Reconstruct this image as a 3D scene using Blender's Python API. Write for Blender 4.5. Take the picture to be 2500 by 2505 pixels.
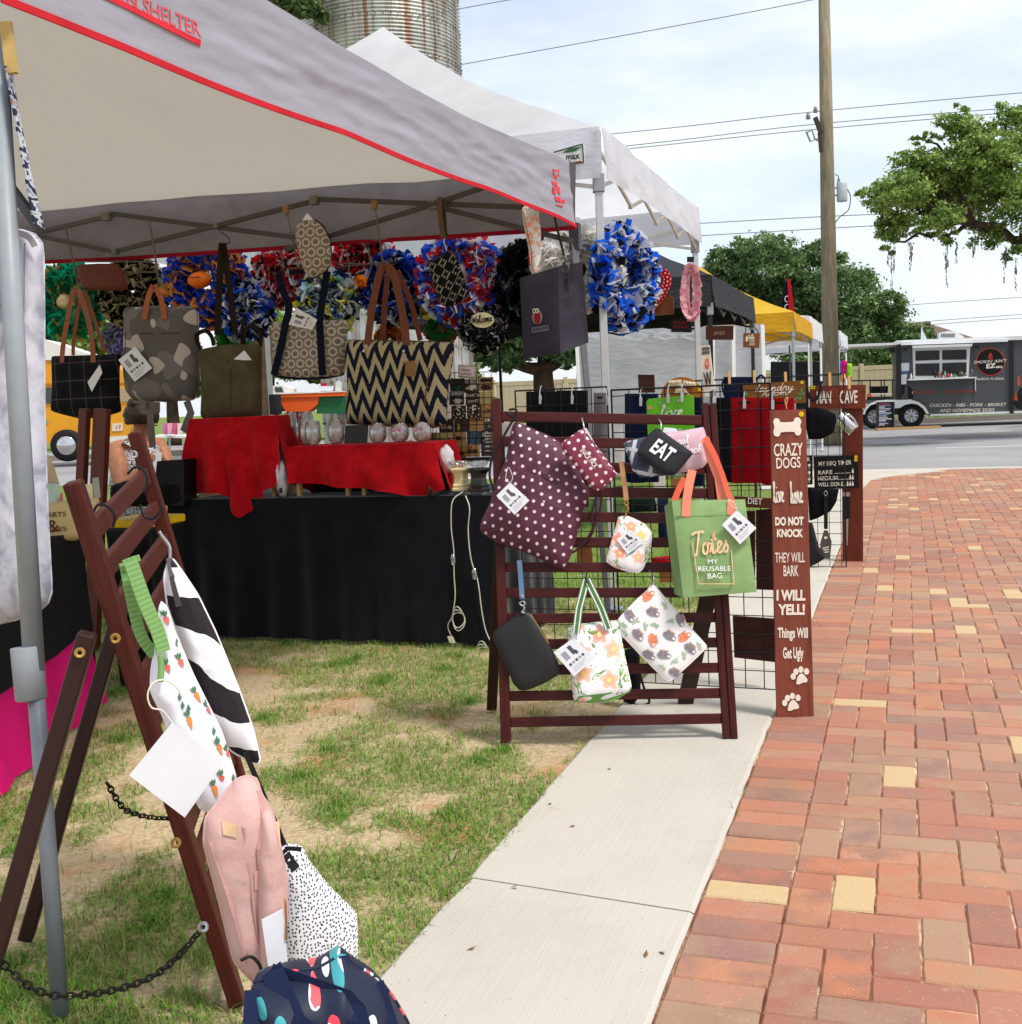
import bpy, math, random
import numpy as np
from mathutils import Vector as V, Matrix, noise as mn
for o in list(bpy.data.objects): bpy.data.objects.remove(o)
random.seed(7); RS = np.random.RandomState(11)
SC = bpy.context.scene; COL = SC.collection
rad = math.radians
# ---------------------------------------------------------------- camera
F = 2800.0; TH = math.atan(272.5/F); RO = math.atan(.043)
cf = V((0, math.cos(TH), -math.sin(TH))); cu = V((0, math.sin(TH), math.cos(TH))); cr = V((1, 0, 0))
CR = cr*math.cos(RO) - cu*math.sin(RO); CD = -cu*math.cos(RO) - cr*math.sin(RO); CC = V((0, 0, 1.22))
cam = bpy.data.cameras.new('camera'); co = bpy.data.objects.new('camera', cam); COL.objects.link(co)
m = Matrix((CR, -CD, -cf)).transposed().to_4x4(); m.translation = CC; co.matrix_world = m
cam.sensor_fit = 'HORIZONTAL'; cam.sensor_width = 36; cam.lens = 36*F/2500; cam.clip_end = 2000; cam.clip_start = .05
SC.camera = co
# ---------------------------------------------------------------- sky, sun, exposure
SUN_EL, SUN_AZ = 58, 128          # azimuth clockwise from +Y
w = bpy.data.worlds.new('World'); SC.world = w; w.use_nodes = True
nt = w.node_tree; nt.nodes.clear()
out = nt.nodes.new('ShaderNodeOutputWorld'); bg = nt.nodes.new('ShaderNodeBackground')
sky = nt.nodes.new('ShaderNodeTexSky'); sky.sky_type = 'NISHITA'; sky.sun_disc = False
sky.sun_elevation = rad(SUN_EL); sky.sun_rotation = rad(SUN_AZ); sky.air_density = 1.0; sky.dust_density = 2.0
tc = nt.nodes.new('ShaderNodeTexCoord'); mp = nt.nodes.new('ShaderNodeMapping'); mp.inputs['Scale'].default_value = (1, 1, 3.2)
nz = nt.nodes.new('ShaderNodeTexNoise'); nz.inputs['Scale'].default_value = 2.6; nz.inputs['Detail'].default_value = 7; nz.inputs['Roughness'].default_value = .55
rp = nt.nodes.new('ShaderNodeValToRGB'); rp.color_ramp.elements[0].position = .34; rp.color_ramp.elements[1].position = .60
rp.color_ramp.elements[0].color = (.36, .36, .36, 1); rp.color_ramp.elements[1].color = (.97, .97, .97, 1)
mx = nt.nodes.new('ShaderNodeMix'); mx.data_type = 'RGBA'; mx.inputs[7].default_value = (4.7, 4.95, 5.35, 1)
L = nt.links.new
L(tc.outputs['Generated'], mp.inputs[0]); L(mp.outputs[0], nz.inputs['Vector']); L(nz.outputs[0], rp.inputs[0])
L(rp.outputs[0], mx.inputs[0]); L(sky.outputs[0], mx.inputs[6]); L(mx.outputs[2], bg.inputs[0]); L(bg.outputs[0], out.inputs[0])
bg.inputs[1].default_value = .095
sd = bpy.data.lights.new('sun', 'SUN'); sd.energy = 1.5; sd.angle = rad(11); sd.color = (1, .955, .88)
so = bpy.data.objects.new('sun', sd); COL.objects.link(so)
_a, _e = rad(SUN_AZ), rad(SUN_EL); sdir = V((math.sin(_a)*math.cos(_e), math.cos(_a)*math.cos(_e), math.sin(_e)))
so.rotation_euler = sdir.to_track_quat('Z', 'Y').to_euler(); so.location = (0, 0, 30)
vs = SC.view_settings; vs.view_transform = 'Standard'; vs.look = 'None'; vs.gamma = 1; vs.exposure = 1.19; vs.use_curve_mapping = False
SC.render.engine = 'CYCLES'; SC.cycles.max_bounces = 6; SC.cycles.transparent_max_bounces = 8; SC.cycles.diffuse_bounces = 4
SC.cycles.glossy_bounces = 3; SC.cycles.transmission_bounces = 5; SC.cycles.use_denoising = True; SC.cycles.caustics_reflective = False; SC.cycles.caustics_refractive = False

# ---------------------------------------------------------------- geometry helpers
def ray(px, py): return cf + CR*((px-1250)/F) + CD*((py-1252.5)/F)
def P(px, py, d): return CC + ray(px, py)*d
def G(px, py, z=0.0):
    k = ray(px, py); return CC + k*((z-CC.z)/k.z)
def proj(p):
    q = V(p)-CC; d = q.dot(cf); return 1250+F*q.dot(CR)/d, 1252.5+F*q.dot(CD)/d, d
Z = V((0, 0, 1))
class Pl:
    """a real plane in the place: point, yaw of its face (0 faces south to the camera), lean back"""
    def __init__(s, p0, yaw=0, lean=0, n=None):
        s.p = V(p0)
        if n is None:
            y = rad(yaw); l = rad(lean); n = V((math.sin(y)*math.cos(l), -math.cos(y)*math.cos(l), math.sin(l)))
        s.n = V(n).normalized(); s.x = Z.cross(s.n).normalized(); s.y = s.n.cross(s.x)
    def __call__(s, px, py, o=0.0):
        k = ray(px, py); t = (s.p-CC).dot(s.n)/k.dot(s.n); return CC + k*t + s.n*o
    def uv(s, p): q = V(p)-s.p; return q.dot(s.x), q.dot(s.y)
    def at(s, o): return Pl(s.p+s.n*o, n=s.n)
def D(px, py, d, yaw=0, lean=0): return Pl(P(px, py, d), yaw, lean)
UA = math.atan(.347); UU = V((math.sin(UA), math.cos(UA), 0)); VV = V((math.cos(UA), -math.sin(UA), 0))   # along / across the walk
YB = -math.degrees(UA); YS = YB+90
PO = V((.23, 2.12, 0))
def ST(s, t, z=0): return PO + UU*s + VV*t + Z*z

WL = {}
class MB:
    def __init__(s): s.v = []; s.f = []; s.u = []; s.m = []
    def add(s, vs, fs, uv=None, m=0):
        b = len(s.v); s.v += [tuple(x) for x in vs]
        for f in fs:
            s.f.append([b+i for i in f]); s.m.append(m)
            if uv is None: s.u += [(vs[i][0]+vs[i][1], vs[i][2]) for i in f]
            elif callable(uv): s.u += [uv(vs[i]) for i in f]
            else: s.u += [uv[i] for i in f]
    def box(s, c, x, y, z, m=0, uv=None):
        c = V(c); x = V(x); y = V(y); z = V(z)
        vs = [c+x*i+y*j+z*k for k in (-1, 1) for j in (-1, 1) for i in (-1, 1)]
        lx, ly, lz = x.length, y.length, z.length
        U = [(lx*i+ly*j*.31+c.x, lz*k+ly*j+c.z*3) for k in (-1, 1) for j in (-1, 1) for i in (-1, 1)]
        s.add(vs, [(0, 2, 3, 1), (4, 5, 7, 6), (0, 1, 5, 4), (2, 6, 7, 3), (0, 4, 6, 2), (1, 3, 7, 5)], uv or U, m); return s
    def bar(s, p, q, w, h=None, up=Z, m=0):
        p = V(p); q = V(q); h = h or w; a = (q-p); l = a.length; a.normalize()
        up = V(up)
        if abs(a.dot(up)) > .98: up = V((1, 0, 0)) if abs(a.x) < .9 else V((0, 1, 0))
        sd = a.cross(up).normalized(); u2 = sd.cross(a)
        return s.box((p+q)/2, a*l/2, sd*w/2, u2*h/2, m)
    def tube(s, pts, r, n=6, cap=True, m=0, closed=False):
        pts = [V(p) for p in pts]; k = len(pts); vs = []; U = []; pn = None; L = 0
        rr = r if isinstance(r, (list, tuple)) else [r]*k
        for i, p in enumerate(pts):
            a = pts[(i+1) % k if closed else min(i+1, k-1)] - pts[i-1 if (closed or i) else 0]
            if a.length < 1e-9: a = V((0, 0, 1))
            a.normalize()
            if pn is None: pn = a.orthogonal().normalized()
            pn = (pn - a*pn.dot(a)); pn = pn.normalized() if pn.length > 1e-6 else a.orthogonal().normalized()
            b = a.cross(pn)
            if i: L += (p-pts[i-1]).length
            for j in range(n):
                t = 2*math.pi*j/n; vs.append(p+(pn*math.cos(t)+b*math.sin(t))*rr[i]); U.append((L, j/n*6.28*rr[i]))
        fs = []
        for i in range(k if closed else k-1):
            for j in range(n):
                i2 = (i+1) % k; fs.append((i*n+j, i*n+(j+1) % n, i2*n+(j+1) % n, i2*n+j))
        if cap and not closed: fs += [tuple(range(n))[::-1], tuple((k-1)*n+j for j in range(n))]
        s.add(vs, fs, U, m); return s
    def prism(s, pts, n, t, m=0, uv=None, mside=None):
        """flat polygon pts; n points to the front; t thickness backwards"""
        pts = [V(p) for p in pts]; n = V(n); k = len(pts)
        nn = V((0, 0, 0))
        for i in range(k): nn += (pts[i]-pts[0]).cross(pts[(i+1) % k]-pts[0])
        if nn.dot(n) < 0: pts = pts[::-1]
        vs = pts+[p-n*t for p in pts]
        x = Z.cross(n); x = x.normalized() if x.length > .01 else V((1, 0, 0)); y = n.cross(x)
        U = uv or (lambda p: (V(p).dot(x), V(p).dot(y)))
        s.add(vs, [tuple(range(k))], U, m); s.add(vs, [tuple(range(2*k-1, k-1, -1))], U, m)
        s.add(vs, [(i, k+i, k+(i+1) % k, (i+1) % k) for i in range(k)], U, m if mside is None else mside); return s
    def grid(s, rows, uv=None, m=0, flip=False):
        r = len(rows); c = len(rows[0]); vs = [p for row in rows for p in row]
        fs = [(i*c+j, i*c+j+1, (i+1)*c+j+1, (i+1)*c+j) for i in range(r-1) for j in range(c-1)]
        if flip: fs = [f[::-1] for f in fs]
        s.add(vs, fs, uv, m); return s
    def lathe(s, c, prof, n=20, m=0, ax=Z):
        c = V(c); ax = V(ax).normalized(); x = ax.orthogonal().normalized(); y = ax.cross(x); vs = []; U = []
        for (r, h) in prof:
            for j in range(n):
                t = 2*math.pi*j/n; vs.append(c+ax*h+(x*math.cos(t)+y*math.sin(t))*r); U.append((t*max(r, .01), h))
        k = len(prof)
        s.add(vs, [(i*n+j, i*n+(j+1) % n, (i+1)*n+(j+1) % n, (i+1)*n+j) for i in range(k-1) for j in range(n)], U, m); return s
    def strap(s, pts, nrm, w, t=.003, m=0):
        """belt through pts, wide side facing nrm"""
        pts = [V(p) for p in pts]; k = len(pts); vs = []; U = []; L = 0
        ns = nrm if isinstance(nrm, list) else [nrm]*k
        ww = w if isinstance(w, list) else [w]*k
        for i, p in enumerate(pts):
            a = (pts[min(i+1, k-1)]-pts[max(i-1, 0)]).normalized(); n = V(ns[i]); sd = a.cross(n)
            sd = sd.normalized() if sd.length > 1e-4 else a.orthogonal().normalized(); n2 = sd.cross(a)
            if i: L += (p-pts[i-1]).length
            for (x, y) in ((-1, -1), (1, -1), (1, 1), (-1, 1)):
                vs.append(p+sd*x*ww[i]/2+n2*y*t/2); U.append((x*ww[i]/2, L))
        fs = [(i*4+j, i*4+(j+1) % 4, (i+1)*4+(j+1) % 4, (i+1)*4+j) for i in range(k-1) for j in range(4)]
        fs += [(3, 2, 1, 0), tuple((k-1)*4+j for j in range(4))]
        s.add(vs, fs, U, m); return s
    def obj(s, name, mats, parent=None, smooth=False, bevel=0, kind=None, solid=0, fix=True):
        me = bpy.data.meshes.new(name); o = V((0, 0, 0)) if parent is None else WL[parent.name]
        vs = np.array(s.v, dtype=np.float64).reshape(-1, 3)
        if parent is None and len(vs): o = V(((vs[:, 0].min()+vs[:, 0].max())/2, (vs[:, 1].min()+vs[:, 1].max())/2, vs[:, 2].min()))
        vs = vs-np.array(o)
        me.from_pydata(vs.tolist(), [], s.f)
        ul = me.uv_layers.new(name='UVMap'); ul.data.foreach_set('uv', np.array(s.u, dtype=np.float32).ravel())
        if not isinstance(mats, (list, tuple)): mats = [mats]
        for mt in mats: me.materials.append(mt)
        if len(mats) > 1: me.polygons.foreach_set('material_index', s.m)
        if smooth: me.polygons.foreach_set('use_smooth', [True]*len(s.f))
        if fix and len(s.f) < 60000:
            import bmesh
            bm = bmesh.new(); bm.from_mesh(me); bmesh.ops.recalc_face_normals(bm, faces=bm.faces); bm.to_mesh(me); bm.free()
        ob = bpy.data.objects.new(name, me); COL.objects.link(ob)
        if parent is None: ob.location = o; WL[ob.name] = o
        else: ob.parent = parent; WL[ob.name] = WL[parent.name]
        if bevel:
            b = ob.modifiers.new('bevel', 'BEVEL'); b.width = bevel; b.segments = 2; b.limit_method = 'ANGLE'; b.angle_limit = rad(50)
        if solid:
            b = ob.modifiers.new('solid', 'SOLIDIFY'); b.thickness = solid; b.offset = 0
        if kind: ob['kind'] = kind
        return ob
def tag(o, label=None, cat=None, group=None, kind=None):
    if label: o['label'] = label
    if cat: o['category'] = cat
    if group: o['group'] = group
    if kind: o['kind'] = kind
    return o
def thing(name, label, cat, loc, group=None):
    o = bpy.data.objects.new(name, None); COL.objects.link(o); o.empty_display_size = .1
    o.location = V(loc); WL[o.name] = V(loc); return tag(o, label, cat, group)
def structure(o): o['kind'] = 'structure'; return o
def nvec(p, sc, amp): return amp*mn.noise(V(p)*sc)
def lerp(a, b, t): return a+(b-a)*t
def resample(pts, n, closed=False):
    pts = [V(p) for p in pts]
    if closed: pts = pts+[pts[0]]
    L = [0]
    for i in range(1, len(pts)): L.append(L[-1]+(pts[i]-pts[i-1]).length)
    out = []; k = n if closed else n-1
    for i in range(n):
        t = L[-1]*i/k; j = 0
        while j < len(L)-2 and L[j+1] < t: j += 1
        d = L[j+1]-L[j]; out.append(pts[j].lerp(pts[j+1], 0 if d == 0 else (t-L[j])/d))
    return out
def smooth3(pts, n=4):
    """Catmull-Rom through pts"""
    pts = [V(p) for p in pts]; out = []
    for i in range(len(pts)-1):
        p0 = pts[max(i-1, 0)]; p1 = pts[i]; p2 = pts[i+1]; p3 = pts[min(i+2, len(pts)-1)]
        for k in range(n):
            t = k/n; out.append(.5*((2*p1)+(p2-p0)*t+(2*p0-5*p1+4*p2-p3)*t*t+(3*p1-p0-3*p2+p3)*t**3))
    return out+[pts[-1]]

# ---------------------------------------------------------------- materials
def H(h, k=1.0):
    h = h.lstrip('#'); r = []
    for i in (0, 2, 4):
        c = int(h[i:i+2], 16)/255; r.append((c/12.92 if c <= .04045 else ((c+.055)/1.055)**2.4)*k)
    return (*r, 1.0)
class E:
    def __init__(s, t, k): s.t = t; s.k = k
    def _o(s, op, *a): return s.t.M(op, *a)
    def __add__(s, o): return s._o('ADD', s, o)
    __radd__ = __add__
    def __sub__(s, o): return s._o('SUBTRACT', s, o)
    def __rsub__(s, o): return s._o('SUBTRACT', o, s)
    def __mul__(s, o): return s._o('MULTIPLY', s, o)
    __rmul__ = __mul__
    def __truediv__(s, o): return s._o('DIVIDE', s, o)
    def __lt__(s, o): return s._o('LESS_THAN', s, o)
    def __gt__(s, o): return s._o('GREATER_THAN', s, o)
    def fr(s): return s._o('FRACT', s)
    def fl(s): return s._o('FLOOR', s)
    def ab(s): return s._o('ABSOLUTE', s)
    def mod(s, o): return s._o('FLOORED_MODULO', s, o)
    def mx(s, o): return s._o('MAXIMUM', s, o)
    def mn(s, o): return s._o('MINIMUM', s, o)
    def sq(s): return s._o('SQRT', s)
    def sin(s): return s._o('SINE', s)
class MT:
    def __init__(s, name, rough=.7, spec=.25, metal=0):
        s.mat = bpy.data.materials.new(name); s.mat.use_nodes = True; s.nt = s.mat.node_tree
        s.b = s.nt.nodes['Principled BSDF']; s.b.inputs['Roughness'].default_value = rough
        s.b.inputs['Specular IOR Level'].default_value = spec; s.b.inputs['Metallic'].default_value = metal
    def node(s, t): return s.nt.nodes.new(t)
    def put(s, v, sock):
        if isinstance(v, E): s.nt.links.new(v.k, sock)
        elif isinstance(v, bpy.types.NodeSocket): s.nt.links.new(v, sock)
        else: sock.default_value = v
    def M(s, op, *a):
        n = s.node('ShaderNodeMath'); n.operation = op
        for i, x in enumerate(a): s.put(x, n.inputs[i])
        return E(s, n.outputs[0])
    def coord(s, kind='UV'):
        n = s.node('ShaderNodeTexCoord') if kind != 'pos' else s.node('ShaderNodeNewGeometry')
        return n.outputs['Position' if kind == 'pos' else kind]
    def xyz(s, vec):
        n = s.node('ShaderNodeSeparateXYZ'); s.put(vec, n.inputs[0]); return [E(s, n.outputs[i]) for i in range(3)]
    def vec(s, x, y, z=0.0):
        n = s.node('ShaderNodeCombineXYZ')
        for i, a in enumerate((x, y, z)): s.put(a, n.inputs[i])
        return n.outputs[0]
    def scale(s, vec, sc, loc=(0, 0, 0)):
        n = s.node('ShaderNodeMapping'); s.put(vec, n.inputs[0]); n.inputs['Scale'].default_value = sc; n.inputs['Location'].default_value = loc; return n.outputs[0]
    def noise(s, vec, sc=10, det=3, ro=.5, dist=0):
        n = s.node('ShaderNodeTexNoise'); s.put(vec, n.inputs['Vector']); n.inputs['Scale'].default_value = sc
        n.inputs['Detail'].default_value = det; n.inputs['Roughness'].default_value = ro; n.inputs['Distortion'].default_value = dist; return E(s, n.outputs[0])
    def vor(s, vec, sc=10, out='Distance', rnd=1.0, feat='F1', dim='3D'):
        n = s.node('ShaderNodeTexVoronoi'); n.voronoi_dimensions = dim; n.feature = feat; s.put(vec, n.inputs['Vector']); n.inputs['Scale'].default_value = sc
        if 'Randomness' in n.inputs: n.inputs['Randomness'].default_value = rnd
        return E(s, n.outputs[out])
    def ramp(s, f, stops, const=False):
        n = s.node('ShaderNodeValToRGB'); s.put(f, n.inputs[0]); cr_ = n.color_ramp
        if const: cr_.interpolation = 'CONSTANT'
        while len(cr_.elements) < len(stops): cr_.elements.new(.5)
        for e, (p, c) in zip(cr_.elements, stops): e.position = p; e.color = c if len(c) == 4 else (*c, 1)
        return E(s, n.outputs[0])
    def mix(s, f, a, b, mode='MIX'):
        n = s.node('ShaderNodeMix'); n.data_type = 'RGBA'; n.blend_type = mode; s.put(f, n.inputs[0]); s.put(a, n.inputs[6]); s.put(b, n.inputs[7]); return E(s, n.outputs[2])
    def sm(s, x, a, b):
        n = s.node('ShaderNodeMapRange'); s.put(x, n.inputs[0]); n.inputs[1].default_value = a; n.inputs[2].default_value = b; return E(s, n.outputs[0])
    def col(s, c): s.put(c, s.b.inputs['Base Color']); return s
    def bump(s, h, st=.3, dist=.01):
        n = s.node('ShaderNodeBump'); n.inputs['Strength'].default_value = st; n.inputs['Distance'].default_value = dist; s.put(h, n.inputs['Height']); s.nt.links.new(n.outputs[0], s.b.inputs['Normal']); return s
    def translucent(s, fac, c=None):
        t = s.node('ShaderNodeBsdfTranslucent'); mxs = s.node('ShaderNodeMixShader'); mxs.inputs[0].default_value = fac
        src = s.b.inputs['Base Color']
        if c is not None: t.inputs[0].default_value = c
        elif src.links: s.nt.links.new(src.links[0].from_socket, t.inputs[0])
        else: t.inputs[0].default_value = src.default_value
        o = s.nt.nodes['Material Output']; s.nt.links.new(s.b.outputs[0], mxs.inputs[1]); s.nt.links.new(t.outputs[0], mxs.inputs[2]); s.nt.links.new(mxs.outputs[0], o.inputs[0]); return s
_mc = {}
def plain(c, rough=.6, spec=.25, metal=0, var=.12, sc=25, bump=.0, transl=0, det=4):
    key = (c, rough, spec, metal, var, sc, bump, transl)
    if key in _mc: return _mc[key]
    t = MT('paint_'+c.lstrip('#'), rough, spec, metal); b = H(c); p = t.coord('pos')
    n = t.noise(p, sc, det)
    d = tuple(x*(1-var) for x in b[:3])+(1,); l = tuple(min(1, x*(1+var)) for x in b[:3])+(1,)
    t.col(t.ramp(n, [(.3, d), (.7, l)]))
    if bump: t.bump(t.noise(p, sc*6, 3), bump, .005)
    if transl: t.translucent(transl)
    _mc[key] = t.mat; return t.mat
def cloth(c, var=.1, rough=.9, weave=900, transl=0, sheen=.0, wr=.25, spec=.1):
    key = ('cl', c, var, rough, weave, transl, sheen)
    if key in _mc: return _mc[key]
    t = MT('cloth_'+c.lstrip('#'), rough, spec); b = H(c); p = t.coord('pos'); n = t.noise(p, 9, 4)
    t.col(t.ramp(n, [(.3, tuple(x*(1-var) for x in b[:3])), (.7, tuple(min(1, x*(1+var)) for x in b[:3]))]))
    h = t.noise(p, weave, 1)*.25+t.noise(p, 14, 4)
    t.bump(h, wr, .012)
    if sheen: t.b.inputs['Sheen Weight'].default_value = sheen; t.b.inputs['Sheen Roughness'].default_value = .4
    if transl: t.translucent(transl)
    _mc[key] = t.mat; return t.mat
def wood(c1, c2, rough=.45, sc=(3, 60), worn=None, wornamt=.0, spec=.35):
    key = ('wd', c1, c2, rough, sc, worn, wornamt)
    if key in _mc: return _mc[key]
    t = MT('wood_'+c1.lstrip('#'), rough, spec); uv = t.coord('UV')
    n = t.noise(t.scale(uv, (sc[0], sc[1], 1)), 1, 5, .6, .6)
    c = t.ramp(n, [(.25, H(c1)), (.55, H(c2)), (.8, H(c1))])
    if worn:
        w2 = t.noise(t.scale(uv, (9, 40, 1)), 1, 6, .75); c = t.mix(t.sm(w2, .74-wornamt, .80-wornamt), c, H(worn))
    t.col(c); t.bump(n, .15, .003); _mc[key] = t.mat; return t.mat

# ---------------------------------------------------------------- lettering
def text_mesh(s, bold=0.0, shear=0.0, ext=.012):
    cu_ = bpy.data.curves.new('txt', 'FONT'); cu_.body = s; cu_.resolution_u = 3; cu_.offset = bold; cu_.shear = shear; cu_.extrude = ext
    ob = bpy.data.objects.new('txt', cu_); COL.objects.link(ob); dg = bpy.context.evaluated_depsgraph_get()
    me = bpy.data.meshes.new_from_object(ob.evaluated_get(dg)); vs = np.array([v.co[:] for v in me.vertices]); fs = [list(p.vertices) for p in me.polygons]
    bpy.data.objects.remove(ob); bpy.data.curves.remove(cu_); bpy.data.meshes.remove(me); return vs, fs
def ptext(s, parent, pl, a, b, hpx, mat, o=.0025, bold=0.0, shear=0.0, name='lettering', ext=.0006, warp=None):
    """text from pixel a to pixel b (baseline ends) on plane pl; cap height in pixels"""
    vs, fs = text_mesh(s, bold, shear)
    if not len(vs): return None
    A = pl(*a); B = pl(*b); x = (B-A); wd = x.length; x.normalize(); y = pl.n.cross(x)
    dpx = math.hypot(b[0]-a[0], b[1]-a[1]); hh = hpx*wd/dpx
    x0, x1 = vs[:, 0].min(), vs[:, 0].max(); cap = .69; zz = vs[:, 2]
    mb = MB(); pts = []
    for v in vs:
        X = (v[0]-x0)/(x1-x0); Y = v[1]/cap
        p = A+x*(X*wd)+y*(Y*hh)+pl.n*(o+(ext if v[2] > 0 else -ext))
        if warp: p = p+warp(p)
        pts.append(p)
    mb.add(pts, fs); return mb.obj(name, mat, parent)
# one-stroke handwriting for the script lettering
_CU = {'l': (.3, [[(0, .05), (.12, .4), (.22, .85), (.18, 1), (.1, .85), (.12, .3), (.2, 0), (.32, .06)]]), 'i': (.28, [[(0, .05), (.1, .3), (.14, .5), (.12, .2), (.18, 0), (.3, .06)], [(.16, .68), (.18, .72)]]), 'v': (.42, [[(0, .4), (.08, .5), (.14, .3), (.2, 0), (.3, .25), (.34, .5), (.45, .45)]]),
 'e': (.34, [[(0, .08), (.15, .22), (.28, .38), (.2, .5), (.1, .35), (.12, .08), (.22, 0), (.36, .1)]]), 'h': (.42, [[(0, .05), (.12, .5), (.2, .92), (.13, 1), (.1, .8), (.1, 0)], [(.1, .25), (.2, .48), (.29, .42), (.29, .15), (.34, 0), (.44, .06)]]), 'r': (.36, [[(0, .05), (.08, .45), (.12, .55), (.16, .47), (.25, .48), (.23, .2), (.28, 0), (.4, .08)]]),
 'a': (.44, [[(.3, .42), (.2, .5), (.07, .38), (.05, .15), (.13, 0), (.24, .12), (.32, .45), (.3, .15), (.36, 0), (.46, .06)]]), 'u': (.44, [[(0, .3), (.06, .5), (.06, .15), (.14, 0), (.26, .15), (.32, .5), (.31, .12), (.37, 0), (.46, .06)]]), 'n': (.42, [[(0, .05), (.06, .45), (.09, .5), (.09, 0)], [(.09, .3), (.2, .5), (.28, .4), (.28, .1), (.34, 0), (.43, .06)]]),
 'd': (.46, [[(.3, .42), (.18, .5), (.06, .36), (.06, .12), (.15, 0), (.26, .15), (.34, .6), (.38, 1), (.34, .5), (.34, .1), (.4, 0), (.48, .06)]]), 'y': (.44, [[(0, .3), (.06, .5), (.07, .2), (.15, .05), (.27, .2), (.33, .5), (.3, 0), (.24, -.35), (.12, -.42), (.1, -.28), (.3, -.05), (.45, .08)]]), 'o': (.4, [[(.2, .5), (.07, .4), (.05, .15), (.16, 0), (.28, .12), (.28, .38), (.18, .5), (.28, .42), (.42, .45)]]),
 'm': (.52, [[(0, .05), (.05, .45), (.08, .5), (.08, 0)], [(.08, .3), (.17, .5), (.23, .4), (.23, 0)], [(.23, .3), (.32, .5), (.39, .4), (.39, .1), (.45, 0), (.53, .06)]]), 't': (.28, [[(0, .05), (.12, .5), (.17, .9), (.13, .3), (.17, 0), (.3, .08)], [(.02, .58), (.3, .62)]]), 's': (.32, [[(0, .05), (.12, .3), (.17, .52), (.18, .4), (.27, .2), (.2, .02), (.06, .04)]]),
 'T': (.5, [[(0, .85), (.1, .95), (.45, .98), (.6, .92)], [(.33, .97), (.28, .5), (.22, .05), (.14, 0)]]), 'W': (.55, [[(0, .9), (.1, .1), (.25, .75), (.35, .05), (.55, 1)]]), 'D': (.55, [[(.1, .95), (.08, .05), (.3, .05), (.5, .4), (.4, .85), (.05, .95)]]), 'c': (.32, [[(.28, .42), (.18, .5), (.06, .36), (.06, .12), (.16, 0), (.34, .1)]]), 'b': (.34, [[(0, .05), (.12, .5), (.18, .95), (.12, 1), (.09, .7), (.09, .1), (.2, 0), (.3, .15), (.26, .35), (.14, .3)]]), 'k': (.4, [[(0, .05), (.12, .5), (.18, .95), (.12, 1), (.1, .7), (.1, 0)], [(.3, .5), (.12, .22), (.3, 0), (.42, .08)]]), 'g': (.42, [[(.3, .42), (.18, .5), (.06, .36), (.06, .12), (.16, 0), (.28, .15), (.32, .5), (.28, -.2), (.18, -.42), (.08, -.3), (.4, .05)]]), 'f': (.3, [[(0, .05), (.14, .5), (.24, .92), (.17, 1), (.12, .7), (.1, -.3), (.16, -.4), (.2, -.1), (.32, .1)]]), 'H': (.55, [[(.1, .95), (.06, 0)], [(.4, 1), (.38, .3), (.42, 0), (.55, .06)], [(.05, .45), (.42, .52)]])}
def cursive(s, parent, pl, a, b, hpx, mat, w=.09, o=.003, slant=.12, warp=None, name='lettering'):
    """script from pixel a to b on plane pl; hpx = ascender height in pixels; w = stroke width over height"""
    A = pl(*a); B = pl(*b); x = B-A; wd = x.length; x.normalize(); y = pl.n.cross(x); hh = hpx*wd/math.hypot(b[0]-a[0], b[1]-a[1]); tot = sum(_CU[c][0] if c in _CU else .3 for c in s); mb = MB(); cx = 0
    for c in s:
        if c in _CU:
            for st in _CU[c][1]:
                q_ = [A+x*((cx+u+v*slant)/tot*wd)+y*(v*hh)+pl.n*o for u, v in st]; q_ = smooth3(q_, 4)
                if warp: q_ = [p+warp(p) for p in q_]
                k = len(q_); mb.strap(q_, pl.n, [hh*w*(.75+.5*abs(math.sin(i*.55))) for i in range(k)], .0012)
        cx += _CU[c][0] if c in _CU else .3
    return mb.obj(name, mat, parent)
# ================================================================ SETTING
def soil_mat():
    t = MT('sandy_lawn_soil', .95, .05); p = t.coord('pos')
    big = t.noise(p, 1.3, 5, .6); fine = t.noise(p, 60, 4, .7); g = t.noise(p, 7, 5, .65)
    sand = t.ramp(fine, [(.3, H('#a08a6a')), (.7, H('#cbb898'))]); red = t.mix(t.sm(t.noise(p, 2.1, 3), .58, .7), sand, H('#b98a68'))
    grass = t.ramp(fine, [(.3, H('#52642e')), (.7, H('#82944e'))])
    y_ = t.xyz(p)[1]; t.col(t.mix(t.sm(big*.6+g*.4+t.sm(y_, 6.0, 8.5)*.30, .58, .70), red, grass)); t.bump(fine+t.noise(p, 25, 4), .5, .02); return t.mat
def sheet(name, pts, z, mat, kind='structure'):
    mb = MB(); mb.add([V((p[0], p[1], z)) for p in pts], [tuple(range(len(pts)))], lambda p: (p[0], p[1])); o = mb.obj(name, mat); o['kind'] = kind; return o
M_soil = soil_mat()
sheet('ground', [(-400, -60), (400, -60), (400, 700), (-400, 700)], -.014, M_soil)
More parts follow.
